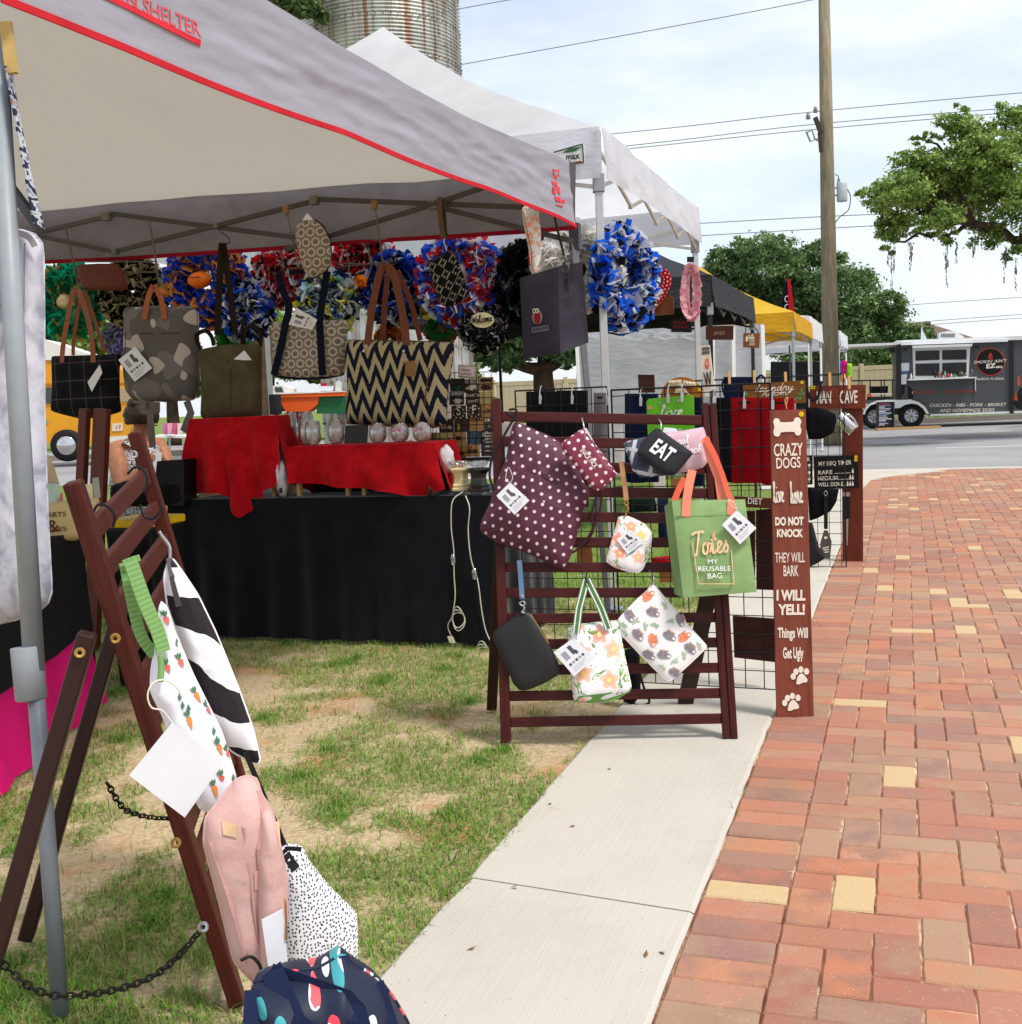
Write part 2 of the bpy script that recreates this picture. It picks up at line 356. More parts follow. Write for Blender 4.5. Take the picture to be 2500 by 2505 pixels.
def concrete_mat(c='#c3bdb1', name='concrete'):
    t = MT(name, .9, .15); p = t.coord('pos'); x, y, z = t.xyz(p)
    n1 = t.noise(p, 2.2, 6, .65); n2 = t.noise(p, 160, 2); a = t.vec(x*UU.x+y*UU.y, x*VV.x+y*VV.y, 0)
    br = t.noise(t.scale(a, (2.5, 130, 1)), 1, 4, .6)
    b = H(c, .90); k = lambda f: tuple(v*f for v in b[:3])
    c1 = t.ramp(n1*.6+br*.25+n2*.15, [(.33, k(.88)), (.5, k(1)), (.68, k(1.06))])
    st = t.sm(t.noise(p, 4.7, 5, .7), .62, .74); c1 = t.mix(st*.4, c1, H('#a8947c', .85))
    sp = t.vor(p, 55) < .10; pick = t.noise(p, 14, 2) > .60
    c1 = t.mix(sp*pick*.7, c1, H('#4c4034'))
    t.col(c1); t.bump(br+n2*.6, .35, .004); return t.mat
M_conc = concrete_mat()
path = thing('concrete_path', 'pale brushed concrete strip running between the lawn and the red brick paving', None, ST(0, -.3)); path['kind'] = 'structure'
jt = [-6.2, -3.4]+[.58+2.42*i for i in range(0, 6)]+[14.99]
for i in range(len(jt)-1):
    mb = MB(); n = 24; rows = []
    sk = .11
    for a, t_ in enumerate((-.606, -.2, .0)):
        pass
    s0, s1 = jt[i], jt[i+1]-.007
    L_ = [ST(s0-.02+(s1-s0)*k/n, -.606+nvec((s0+k*.37, 3, 0), 1.7, .012)) for k in range(n+1)]
    R_ = [ST(s0-sk*.6+(s1-s0)*k/n, -.004+nvec((s0+k*.37, 9, 0), 2.7, .004)) for k in range(n+1)]
    L_[0] = L_[0]+UU*.02; L_[-1] = L_[-1]+UU*.02; R_[0] = R_[0]; R_[-1] = R_[-1]
    top = [[L_[k].lerp(R_[k], q) for q in (0, .02, .35, .65, .98, 1)] for k in range(n+1)]
    for k in range(n+1):
        top[k][0] = top[k][0]-Z*.008; top[k][5] = top[k][5]-Z*.005
    for q in range(6): top[0][q] = top[0][q]-Z*.004; top[n][q] = top[n][q]-Z*.004
    mb.grid(top, lambda p: (p[0], p[1]))
    ring = [top[k][0] for k in range(n+1)]+[top[n][q] for q in range(1, 6)]+[top[k][5] for k in range(n-1, -1, -1)]+[top[0][q] for q in range(4, 0, -1)]
    r2 = [p-Z*.09 for p in ring]; kk = len(ring)
    mb.add(ring+r2, [(a, (a+1) % kk, kk+(a+1) % kk, kk+a) for a in range(kk)], lambda p: (p[0], p[1]))
    mb.obj('slab', M_conc, path)
# end of the walk: rounded concrete apron and flush ribbon before the road
SB = 15.0
mb = MB(); pts = [ST(12.2, .0)]+[ST(13.0+.3*k, .02+.055*k*k*.55) for k in range(1, 6)]+[ST(SB+.1, 1.1), ST(SB+.1, -1.6), ST(12.2, -1.2)]
mb.prism([p+Z*.004 for p in pts], Z, .1); o = mb.obj('corner_apron', M_conc); structure(o)
mb = MB(); mb.prism([ST(SB, -8, .003), ST(SB, 14, .003), ST(SB+.3, 14, .003), ST(SB+.3, -8, .003)], Z, .1); structure(mb.obj('kerb_ribbon', M_conc))
def asphalt_mat():
    t = MT('asphalt', .85, .3); p = t.coord('pos'); n = t.noise(p, 90, 3, .7); b = t.noise(p, .35, 5, .6)
    c = t.ramp(n*.4+b*.6, [(.35, H('#7c7b7c')), (.5, H('#919091')), (.66, H('#a09f9e'))])
    x, y, z = t.xyz(p)
    wet = t.sm(t.noise(t.vec(x*.16, y*.5, 0), 1, 5, .6)-(y-26.2).ab()*.05, .40, .43)
    c = t.mix(wet*.8*((y > 22.5)*(x > 6.8)), c, H('#5d5956')); t.col(c); t.bump(n, .4, .01); return t.mat
M_asph = asphalt_mat()
q = lambda s, t: tuple(ST(s, t)[:2])
sheet('road', [q(SB+.3, -30), q(SB+.3, 60), q(SB+22, 60), q(SB+22, -30)], -.003, M_asph)
M_white = plain('#e4e2dc', .7, .2, var=.06, sc=8)
for (a, b, c, d) in ((SB+5.6, 1, 14, .12), (SB+2.2, 4.2, 5.6, .35)):
    sheet('road_marking', [q(a, b), q(a, c), q(a+d, c), q(a+d, b)], .001, M_white)
# --- brick paving
PAL = ['#b06a52', '#bc765c', '#a46450', '#b37258', '#b0866a', '#a27c66', '#be8268', '#a67764', '#976c62', '#c4845f', '#b07458', '#c27650']
YEL = '#d0b484'
def brick_mat(attr):
    t = MT('brick_'+('stuff' if attr else 'single'), .82, .2)
    if attr: n = t.node('ShaderNodeAttribute'); n.attribute_name = 'rnd'; r = E(t, n.outputs['Fac'])
    else: n = t.node('ShaderNodeObjectInfo'); r = E(t, n.outputs['Random'])
    k = .956/len(PAL); c = t.ramp(r, [(i*k, H(h, .86)) for i, h in enumerate(PAL)]+[(.956, H(YEL, .92))], True)
    p = t.coord('pos'); off = t.vec(r*37.0, r*91.0, 0)
    va = t.node('ShaderNodeVectorMath'); va.operation = 'ADD'; t.put(p, va.inputs[0]); t.put(off, va.inputs[1]); pv = va.outputs[0]
    m = t.noise(pv, 9, 4, .6); isy = r > .956
    c2 = t.mix(t.sm(m, .40, .64)*.75*(1-isy), c, t.ramp((r*7.3).fr(), [(0, H('#c87850', .85)), (.4, H('#86655f', .8)), (.75, H('#b0906e', .85))]))
    fine = t.noise(p, 140, 4, .7); c2 = t.mix(t.sm(fine, .3, .75)*.30, c2, H('#5c3a30'))
    sp = (t.vor(p, 95) < .13)*(t.noise(p, 22, 2) > .55); c2 = t.mix(sp*.6, c2, H('#e0cdb8'))
    ef = t.sm(t.noise(p, 6.5, 6, .75), .61, .72)*t.sm(fine, .42, .6); c2 = t.mix(ef*.6, c2, H('#d8c4ae', .9))
    c2 = t.mix(t.sm(t.noise(p, 1.1, 4, .6), .3, .7)*.16+.07, c2, H('#cbb09e', .9))
    t.col(c2); t.bump(fine*.6+m, .45, .005); return t.mat
M_b1, M_b2 = brick_mat(False), brick_mat(True)
pave = thing('brick_pavement', 'red and yellow brick paving laid in herringbone beside the concrete strip', None, ST(6, 1)); pave['kind'] = 'structure'
def sand_mat():
    t = MT('joint_sand', .95, .05); p = t.coord('pos'); n = t.noise(p, 3, 4, .7); t.col(t.ramp(n+t.noise(p, 200, 2)*.2, [(.4, H('#55352a')), (.58, H('#7c5340')), (.72, H('#cdb796'))])); return t.mat
mb = MB(); mb.add([ST(-4, -.004, -.0055), ST(-4, 9.2, -.0055), ST(SB+.02, 9.2, -.0055), ST(SB+.02, -.004, -.0055)], [(0, 1, 2, 3)]); mb.obj('joint_sand', sand_mat(), pave)
def brick_mesh(ls, lt, seed=0):
    """box: ls along the walk, lt across; irregular chamfered top"""
    rr = random.Random(seed); a, b = ls/2-.0018, lt/2-.0018; c = .0042; vs = []
    per = []
    nS = 4 if ls > .12 else 2; nT = 4 if lt > .12 else 2
    for i in range(nS): per.append((-a+2*a*i/nS, -b))
    for i in range(nT): per.append((a, -b+2*b*i/nT))
    for i in range(nS): per.append((a-2*a*i/nS, b))
    for i in range(nT): per.append((-a, b-2*b*i/nT))
    j = lambda: rr.uniform(-.0014, .0014)
    top = []; sid = []
    for (x, y) in per:
        x += j(); y += j(); sid.append((x, y)); top.append((x*(1-c/a), y*(1-c/b)))
    k = len(per)
    for (x, y) in top: vs.append((x, y, 0))
    for (x, y) in sid: vs.append((x, y, -.0045))
    for (x, y) in sid: vs.append((x, y, -.03))
    fs = [tuple(range(k))]+[(i+k*l, k*(l+1)+i, k*(l+1)+(i+1) % k, k*l+(i+1) % k) for l in (0, 1) for i in range(k)]
    return vs, fs
SHP = {}
for nm, (ls, lt) in {'H': (.1, .2), 'V': (.2, .1), 'h': (.1, .1)}.items(): SHP[nm] = [brick_mesh(ls, lt, q_) for q_ in range(4)]
bricks = []
for i in range(-40, int(SB*10)): bricks.append(('H', i*.1+.05, .1))
for j in range(-40, int(SB*10)):
    for i in range(0, 88):
        c = (i-j) % 4; s = j*.1+.05; t_ = .2+i*.1+.05
        if c == 0: bricks.append(('H', s, t_+.05))
        elif c == 1 and i == 0: bricks.append(('h', s, t_))
        elif c == 3 and (j+1)*.1 < SB: bricks.append(('V', s+.05, t_))
info = []
for (k, s, t_) in bricks:
    p = ST(s, t_); x, y, d = proj(p)
    vis = d > .6 and -40 < x < 2560 and y < 2570
    far = d > .6 and x < 3600
    if (vis or far) and d > .5: info.append((1/d**3*(.5 if k == 'h' else 1) if vis else 0, k, s, t_, p))
info.sort(key=lambda q_: -q_[0])
bro = Matrix.Rotation(-UA, 3, 'Z'); bme = {}
for k in SHP:
    for q_, (vs, fs) in enumerate(SHP[k]):
        me = bpy.data.meshes.new('brick'); me.from_pydata([(y, x, z) for (x, y, z) in vs], [], [f[::-1] for f in fs]); me.materials.append(M_b1); bme[k, q_] = me
def jit(): return V((random.uniform(-1, 1)*.0012, random.uniform(-1, 1)*.0012, random.uniform(-.0022, .0012)))
for (_, k, s, t_, p) in info[:300]:
    o = bpy.data.objects.new('brick', bme[k, random.randrange(4)]); COL.objects.link(o); o.parent = pave
    o.location = p-WL[pave.name]+jit(); o.rotation_euler = (random.uniform(-.006, .006), random.uniform(-.006, .006), -UA+random.uniform(-.008, .008))
vs_, fs_, rn_ = [], [], []
for (_, k, s, t_, p) in info[300:]:
    a, f = SHP[k][random.randrange(4)]; b = len(vs_); r = random.random(); jj = p+jit()
    tx, ty = random.uniform(-.006, .006), random.uniform(-.006, .006)
    for (x, y, z) in a: vs_.append(tuple(jj+UU*x+VV*y+Z*(z+x*tx+y*ty)))
    fs_ += [[b+i for i in g] for g in f]; rn_ += [r]*len(f)
mb = MB(); mb.v = vs_; mb.f = fs_; mb.u = [(0, 0)]*sum(len(f) for f in fs_); mb.m = [0]*len(fs_)
o = mb.obj('brick_field', M_b2, pave, kind='stuff'); at = o.data.attributes.new('rnd', 'FLOAT', 'FACE'); at.data.foreach_set('value', rn_)

# --- lawn blades
def blades(name, pts, rnd, hscale, mat, label, flat=0.0, wsc=1.0):
    n = len(pts); ph = RS.rand(n)*6.283; le = (.018+.032*RS.rand(n))*hscale; tilt = np.where(RS.rand(n) < flat, 1.35+.2*RS.rand(n), .35+.85*RS.rand(n))
    wd = (.0016+.0018*RS.rand(n))*wsc
    dx = np.cos(ph); dy = np.sin(ph); sx = -dy; sy = dx
    p = np.array(pts)
    def at_(f, t): return np.stack([p[:, 0]+dx*le*f*np.sin(tilt*t), p[:, 1]+dy*le*f*np.sin(tilt*t), p[:, 2]+le*f*np.cos(tilt*t)+.001], 1)
    S_ = np.stack([sx, sy, 0*sx], 1)*wd[:, None]
    b0 = at_(0, 1)-S_/2; b1 = at_(0, 1)+S_/2; m0 = at_(.55, .8)-S_*.42; m1 = at_(.55, .8)+S_*.42; tp = at_(1, 1.12)
    vs = np.stack([b0, b1, m0, m1, tp], 1).reshape(-1, 3)
    c = vs.mean(0); c[2] = 0
    me = bpy.data.meshes.new(name); me.vertices.add(n*5); me.vertices.foreach_set('co', (vs-c).ravel())
    idx = np.arange(n)[:, None]*5; q_ = (idx+np.array([0, 1, 3, 2])); t_ = (idx+np.array([2, 3, 4]))
    li = np.concatenate([q_, t_], 1).ravel(); me.loops.add(len(li)); me.loops.foreach_set('vertex_index', li)
    st = (np.arange(n)[:, None]*7+np.array([0, 4])).ravel(); me.polygons.add(n*2); me.polygons.foreach_set('loop_start', st); me.polygons.foreach_set('loop_total', np.tile([4, 3], n))
    me.update(); a = me.attributes.new('rnd', 'FLOAT', 'POINT'); a.data.foreach_set('value', np.repeat(rnd, 5).astype(np.float32))
    me.materials.append(mat); o = bpy.data.objects.new(name, me); COL.objects.link(o); o.location = c; tag(o, label, 'grass', kind='stuff'); return o
def grass_mat():
    t = MT('grass_blade', .7, .2); n = t.node('ShaderNodeAttribute'); n.attribute_name = 'rnd'; r = E(t, n.outputs['Fac'])
    t.col(t.ramp(r, [(0, H('#4a7022')), (.35, H('#689434')), (.6, H('#8cac4e')), (.74, H('#a8a468')), (1, H('#8f8058'))])); t.translucent(.25); return t.mat
pts, rn = [], []
def gmask(x, y): return .6*mn.noise(V((x*1.3, y*1.3, 1)))+.5*mn.noise(V((x*3.6, y*3.6, 7)))+.3*mn.noise(V((x*9, y*9, 3)))
tries = 0
while len(pts) < 150000 and tries < 700000:
    tries += 1
    d = 1.45+6.2*random.random()**1.35; x = -.60*d+random.random()*(.60*d+1.3); p = V((x, d, 0)); t_ = (p-PO).dot(VV)
    if t_ > -.592+.02*mn.noise(V((d*3, 5, 0))) or x > 2.2: continue
    g = gmask(x, d); edge = max(0, 1-abs(t_+.62)/.12)*.12
    sh = .22 if d > 5.0 else 0
    pr = min(1, max(.035, (g+.15+sh+edge)*3.8))
    if random.random() > pr: continue
    pts.append((x, d, -.013)); rn.append(min(1, max(0, random.gauss(.34 if g > .12 else .46, .2))) if random.random() > .16 else random.uniform(.72, 1))
    if random.random() < .05: rn[-1] = random.uniform(.7, 1)
# tufts
for k in range(90):
    d = 1.7+4.6*random.random(); x = -.5*d+random.random()*(.5*d+1); p = V((x, d, 0)); t_ = (p-PO).dot(VV)
    if t_ > -.63 or gmask(x, d) < -.05: continue
    for q_ in range(170):
        r = abs(random.gauss(0, .045)); a = random.random()*6.283; pp = V((x+r*math.cos(a), d+r*math.sin(a), 0))
        if (pp-PO).dot(VV) > -.60: continue
        pts.append((pp.x, pp.y, -.013)); rn.append(max(0, random.gauss(.25, .14)))
M_grass = grass_mat()
blades('lawn_grass', pts, np.array(rn), .98, M_grass, 'patchy green and straw coloured lawn beside the concrete strip', flat=.5)
pts, rn = [], []
for k in range(26000):
    d = 6.5+22*random.random()**1.5; x = -.5*d+random.random()*d*.72; p = V((x, d, 0))
    if (p-PO).dot(VV) > -.7 or (p-PO).dot(UU) > 14.5: continue
    pts.append((x, d, -.013)); rn.append(max(0, random.gauss(.35, .15)))
blades('far_grass', pts, np.array(rn), 1.9, M_grass, 'thin green grass under and behind the market tents', wsc=2.4)
pts, rn = [], []
for (s, n_) in ((9.2, 60), (9.35, 50), (3.9, 10), (6.3, 14), (1.2, 6)):
    for k in range(n_): p = ST(s+random.gauss(0, .07), .02+random.gauss(0, .03)); pts.append((p.x, p.y, -.004)); rn.append(random.random()*.5)
blades('weed_tufts', pts, np.array(rn), .9, M_grass, 'small green weeds in the joint between concrete and bricks')
# dry leaf scraps on the concrete
M_leaf = plain('#7a5a3c', .8)
for (px, py) in ((1154, 2320), (1620, 2330), (1260, 2168), (1400, 2020), (1490, 1880), (1580, 2335), (1345, 1965)):
    p = G(px, py, .003); mb = MB(); a = random.random()*6; u = V((math.cos(a), math.sin(a), .15))*.012; v_ = V((-math.sin(a), math.cos(a), -.1))*.006
    mb.add([p-u, p+v_, p+u+Z*.004, p-v_*.8], [(0, 1, 2), (0, 2, 3)]); o = mb.obj('leaf_litter', M_leaf)
    tag(o, 'tiny dry brown leaf scrap lying on the pale concrete', 'leaf', 'leaf scraps on the concrete')
# ================================================================ TENTS
def fabric(c, trans=.25, wr=.35, c2=None, rough=.75, streak=True):
    t = MT('canopy_'+c.lstrip('#'), rough, .2); p = t.coord('pos'); n = t.noise(p, 3.5, 4); b = H(c)
    t.col(t.ramp(n, [(.3, tuple(x*.92 for x in b[:3])), (.7, tuple(min(1, x*1.06) for x in b[:3]))]))
    t.bump(t.noise(t.scale(p, (2.2, 2.2, 6)), 3, 5, .6)+t.noise(p, 500, 1)*.06, wr, .03)
    if trans: t.translucent(trans, H(c2) if c2 else None)
    return t.mat
M_alu = plain('#b9bcbc', .4, .4, .3, var=.06); M_grey = plain('#8d949a', .45, .4, var=.05); M_dark = plain('#3c3c40', .45, .4, var=.08)
M_trussg = plain('#45413f', .5, .3, var=.08); M_wht = plain('#e6e6e4', .5, .3, var=.04); M_blackm = plain('#141416', .45, .4)
def cloth_quad(mb, a, b, c, d, nu, nv, amp=.01, sc=6, sag=0.0, n=None, sagt=0.0):
    """a,b bottom; d,c top. displaced by noise along the face normal"""
    a, b, c, d = V(a), V(b), V(c), V(d); nn = n or (b-a).cross(d-a).normalized(); rows = []
    for j in range(nv+1):
        v = j/nv; row = []
        for i in range(nu+1):
            u = i/nu; p = a.lerp(b, u).lerp(d.lerp(c, u), v)
            p = p+nn*(amp*mn.noise(V((p.x*sc, p.y*sc, p.z*sc*1.7)))*(1 if 0 < j else .7))-Z*(sag*4*u*(1-u)*(1-v)+sagt*4*u*(1-u)*v); row.append(p)
        rows.append(row)
    mb.grid(rows, lambda p: (V(p).dot(VV), p[2]))
def roof_tri(mb, a, b, pk, n=14, sag=.12, rip=.015):
    """triangular roof face, eave a-b to peak, sagging between the ribs"""
    a, b, pk = V(a), V(b), V(pk); rows = []
    for j in range(n+1):
        v = j/n; row = []
        for i in range(n+1):
            u = i/n; p = a.lerp(b, u).lerp(pk, v)
            p = p-Z*(sag*4*u*(1-u)*math.sin(math.pi*min(1, v*1.15))*.8+sag*.8*math.sin(math.pi*v)*1.1)+Z*rip*mn.noise(p*3.5); row.append(p)
        rows.append(row)
    mb.grid(rows, lambda p: (p[0], p[1]))
def scissor(root, a, b, z0, z1, n, mat, w=.022, off=V((0, 0, 0))):
    a, b = V(a)+off, V(b)+off
    for i in range(n):
        p = a.lerp(b, i/n); q_ = a.lerp(b, (i+1)/n); k = i % 2
        m1 = MB(); m1.bar(V((p.x, p.y, z0)), V((q_.x, q_.y, z1)), w*.6, w); m1.obj('truss_bar', mat, root)
        m1 = MB(); e = (q_-p).cross(Z).normalized()*w*.62; m1.bar(V((p.x, p.y, z1))+e, V((q_.x, q_.y, z0))+e, w*.6, w); m1.obj('truss_bar', mat, root)
def tent(name, label, A, su, sl, eave, val, peak, mroof, mval, mleg, center=None, sag=.12, legw=.035, truss=True, legs=(0, 1, 2, 3), group='pop up market tents', vtilt=.0, tr=None, nseg=4):
    A = V((A[0], A[1], 0)); lf = -VV
    cs = [A, A+UU*su, A+UU*su+lf*sl, A+lf*sl]          # near-right, far-right, far-left, near-left
    ctr = A+UU*su/2+lf*sl/2 if center is None else V((center[0], center[1], 0))
    r = thing(name, label, 'tent', A, group); pk = ctr+Z*peak; ev = [c+Z*eave for c in cs]
    mb = MB()
    for i in range(4): roof_tri(mb, ev[i], ev[(i+1) % 4], pk, sag=sag)
    mb.obj('roof', mroof, r, smooth=True)
    for i in range(4):
        a, b = cs[i], cs[(i+1) % 4]; mb = MB(); o = (a+b)/2-ctr; o.z = 0; o = o.normalized()
        cloth_quad(mb, a+Z*(eave-val)+o*.03, b+Z*(eave-val)+o*.03, b+Z*(eave+.004)+o*.004, a+Z*(eave+.004)+o*.004, 30, 4, .018, 4, sag=-.015, n=o)
        mb.obj('valance', mval, r, smooth=True)
    for i in legs:
        c = cs[i].lerp(ctr, .012); mb = MB(); mb.bar(c+Z*.9, c+Z*(eave-.02), legw); lg = mb.obj('leg', mleg, r, bevel=.003)
        mb = MB(); mb.bar(c, c+Z*.98, legw*.78); mb.obj('leg_tube', mleg, r, bevel=.003)
        mb = MB(); mb.box(c+Z*(eave-val-.02), (legw*.75, 0, 0), (0, legw*.75, 0), (0, 0, .05)); mb.obj('bracket', M_grey, r, bevel=.004)
        mb = MB(); mb.box(c+Z*.006, (legw*1.3, 0, 0), (0, legw*1.3, 0), (0, 0, .006)); mb.obj('foot', M_grey, r)
    if truss:
        for i in range(4):
            a, b = cs[i].lerp(ctr, .015), cs[(i+1) % 4].lerp(ctr, .015); scissor(r, a, b, eave-val*1.15, eave-.12, nseg, tr or mleg)
    return r
# --- near grey tent, side by the walk L..C1, back C1..C2
Lc = P(62, 1031, 2.42); Lc.z = 0; C1 = P(1452, 970, 6.02); C1.z = 0
SDIR = (C1-Lc).normalized(); PS = Pl(V((C1.x, C1.y, 2.1)), n=V((SDIR.y, -SDIR.x, 0))); SLEN = (C1-Lc).length
C1t = V((PS(1400, 470).x, PS(1400, 470).y, 0)); PB = Pl(V((C1t.x, C1t.y, 2.1)), YB)
gt = thing('grey_canopy_tent', 'grey pop up tent with red trimmed edge and beige underside above the hanging handbags', 'tent', Lc, 'pop up market tents')
def greyfab():
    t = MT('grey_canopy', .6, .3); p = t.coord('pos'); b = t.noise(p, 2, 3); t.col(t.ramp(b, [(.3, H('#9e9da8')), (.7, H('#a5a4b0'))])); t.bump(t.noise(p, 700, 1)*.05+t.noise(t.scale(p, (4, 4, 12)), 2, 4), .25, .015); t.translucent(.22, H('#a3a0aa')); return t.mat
M_gfab = greyfab(); M_red = cloth('#d0303a', transl=.2); M_beige = fabric('#9d988e', .55, .2, '#aca598')
bot = [(0, 4), (48, 22), (176, 73), (309, 126), (441, 183), (573, 236), (705, 284), (850, 332), (910, 359), (998, 397), (1109, 439), (1197, 467), (1285, 503), (1360, 531), (1408, 556)]
top = [(0, -560), (200, -350), (400, -180), (560, -65), (653, 0), (750, 57), (850, 122), (901, 150), (1020, 220), (1153, 291), (1285, 348), (1391, 392)]
Bp = resample([PS(*p) for p in bot], 90); Tp = resample([PS(*p) for p in top], 90)
Bp = resample(smooth3(resample(Bp, 30), 6), 180); Tp = resample(smooth3(resample(Tp, 30), 6), 180)
def wr_(p, u, v):
    a = p.dot(SDIR); return PS.n*(.009*mn.noise(V((a*1.3+p.z*3.5, p.z*7, 0)))+.006*mn.noise(V((a*2.2+p.z*9, p.z*18, 4)))+-.009*abs(mn.noise(V((a*1.5+p.z*5, p.z*12-a*1.2, 2))))**.7-.005*abs(mn.noise(V((a*3.2-p.z*7, p.z*20, 6))))**.7+.004*mn.noise(V((a*9, p.z*26, 4))))*(.35+.65*(1-abs(2*v-1)))
mb = MB(); nr = 30
mb.grid([[Bp[i].lerp(Tp[i], j/nr)+wr_(Bp[i].lerp(Tp[i], j/nr), i, j/nr) for i in range(len(Bp))] for j in range(nr+1)])
mb.obj('valance', M_gfab, gt, smooth=True)
mb = MB(); mb.strap([p+PS.n*.004+Z*.006 for p in Bp], PS.n, .017, .005); mb.obj('trim', M_red, gt)
EV = 2.47; sz = 3.75
C2 = C1t-VV*sz; Ls = V((Tp[0].x, Tp[0].y, 0)); L2 = Lc-VV*sz
ptc = (C1t+L2)/2
mb = MB(); c4 = [C1t+Z*EV, C2+Z*EV, L2+Z*(EV-.03), Lc+Z*(EV-.03)]
c4[0].z = Tp[-1].z-.03; c4[0] -= VV*.06; c4[3] = V((Lc.x-.08, Lc.y, EV-.16))
for i in range(4): roof_tri(mb, c4[i], c4[(i+1) % 4], ptc+Z*3.1, sag=.05, rip=.02)
mb.obj('roof', M_beige, gt, smooth=True)
bb = [(1400, 553), (1369, 557), (1285, 562), (1100, 575), (900, 586), (700, 602), (573, 611), (400, 622), (250, 632), (108, 638), (0, 642), (-120, 650)]
bt = [(1400, 390), (1180, 408), (1000, 424), (850, 438), (573, 460), (309, 482), (110, 490), (0, 490), (-120, 492)]
Bq = smooth3(resample([PB(*p) for p in bb], 20), 3); Tq = smooth3(resample([PB(*p) for p in bt], 20), 3)
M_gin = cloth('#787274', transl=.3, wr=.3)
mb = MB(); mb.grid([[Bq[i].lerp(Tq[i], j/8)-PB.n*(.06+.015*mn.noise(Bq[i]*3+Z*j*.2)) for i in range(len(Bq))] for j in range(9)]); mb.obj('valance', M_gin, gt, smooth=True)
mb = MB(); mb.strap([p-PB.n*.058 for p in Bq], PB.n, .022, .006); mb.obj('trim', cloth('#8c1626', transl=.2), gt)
for (a, b, o) in (((-60, 600), (269, 524), 0), ((269, 522), (780, 588), .02), ((-60, 545), (282, 617), .02), ((282, 615), (767, 492), .03), ((769, 487), (1283, 507), .03), ((700, 612), (1065, 500), .045), ((1065, 500), (1310, 418), .045), ((1065, 505), (1400, 590), .03)):
    mb = MB(); mb.bar(PB(*a, -.03+o), PB(*b, -.03+o), .014, .026); mb.obj('truss_bar', M_trussg, gt, bevel=.002)
for (x, y) in ((261, 530), (769, 490), (283, 616), (531, 553), (1062, 501)):
    s = .024 if y < 540 else .014; mb = MB(); mb.box(PB(x, y, .0), VV*s, UU*.022, Z*(s*1.0)); mb.obj('joint_block', plain('#6f6a5e', .6), gt, bevel=.004)
# legs: near one stands by the near rack, far one splays behind the right rack
la, lb = P(22, 560, 2.43), P(150, 2505, 2.36); k = (lb-la).normalized(); foot = la+k*((la.z)/-k.z); mid = P(84, 1640, 2.40)
tp = la+(la-lb).normalized()*.42
mb = MB(); mb.tube([tp, mid], .0215, 12); mb.obj('leg', M_grey, gt, smooth=True)
mb = MB(); mb.tube([mid, foot], .0175, 12); mb.obj('leg_tube', plain('#757b82', .4, .4, var=.05), gt, smooth=True)
mb = MB(); ct, cb = P(64, 1582, 2.40), P(77, 1712, 2.40); mb.tube([ct, ct+(cb-ct)*.02, cb-(cb-ct)*.03, cb], [.030, .032, .032, .029], 14); mb.obj('leg_collar', plain('#878c92', .5, .35, var=.04), gt, smooth=True)
mb = MB(); a, b = P(1405, 600, 6.02), P(1492, 1560, 5.98); a = a+(a-b).normalized()*.45
mb.bar(a, a.lerp(b, .62), .040, .034); mb.obj('leg', plain('#6c6d70', .45, .4), gt, bevel=.004)
b.z = 0; mb = MB(); mb.bar(a.lerp(b, .6)+VV*.004, b, .03, .028); mb.obj('leg_tube', plain('#4a4b50', .45, .4), gt, bevel=.003)
mb = MB(); c = P(1407, 580, 6.02); mb.box(c, VV*.028, UU*.028, Z*.07); mb.obj('bracket', M_dark, gt, bevel=.004)
# brace bars at the near corner
for (a, b, da, db) in (((-70, 330), (100, 560), 2.6, 2.45), ((14, 55), (30, 180), 2.42, 2.42)):
    mb = MB(); mb.bar(P(*a, da), P(*b, db), .012, .024); mb.obj('truss_bar', plain('#4b4b50', .5) if a[0] < 0 else plain('#b79a5e', .6), gt)
ptext('ON SHELTER', gt, PS, (283, -2), (493, 90), 25, plain('#cc5560', .7), .0012, .012, ext=.0004, warp=lambda p: wr_(p, 0, .35))
mb = MB(); mb.prism([*[(lambda q: q+wr_(q, 0, .35))(PS(x_, y_, .004)) for x_, y_ in ((228, -22), (250, -25), (330, 15), (410, 57), (490, 98), (490, 113), (400, 66), (320, 24))]], PS.n, .002); mb.obj('underline_print', plain('#cc2433', .7), gt)
Mrp = plain('#cf3a46', .7)
for k, (x, y, w_, h_) in enumerate(((1362, 424, 9, 22), (1355, 418, 6, 14), (1368, 420, 5, 16), (1360, 446, 14, 12), (1356, 464, 10, 18), (1367, 462, 9, 20), (1363, 484, 13, 12), (1372, 489, 22, 9), (1368, 500, 16, 5))):
    mb = MB(); a = [(lambda q: q+wr_(q, 0, .5))(PS(*xy, .004)) for xy in ((x-w_/2, y-h_/2+2), (x+w_/2, y-h_/2+5), (x+w_/2-2, y+h_/2+4), (x-w_/2+1, y+h_/2))]; mb.prism(a, PS.n, .002); mb.obj('emblem_print', Mrp, gt)
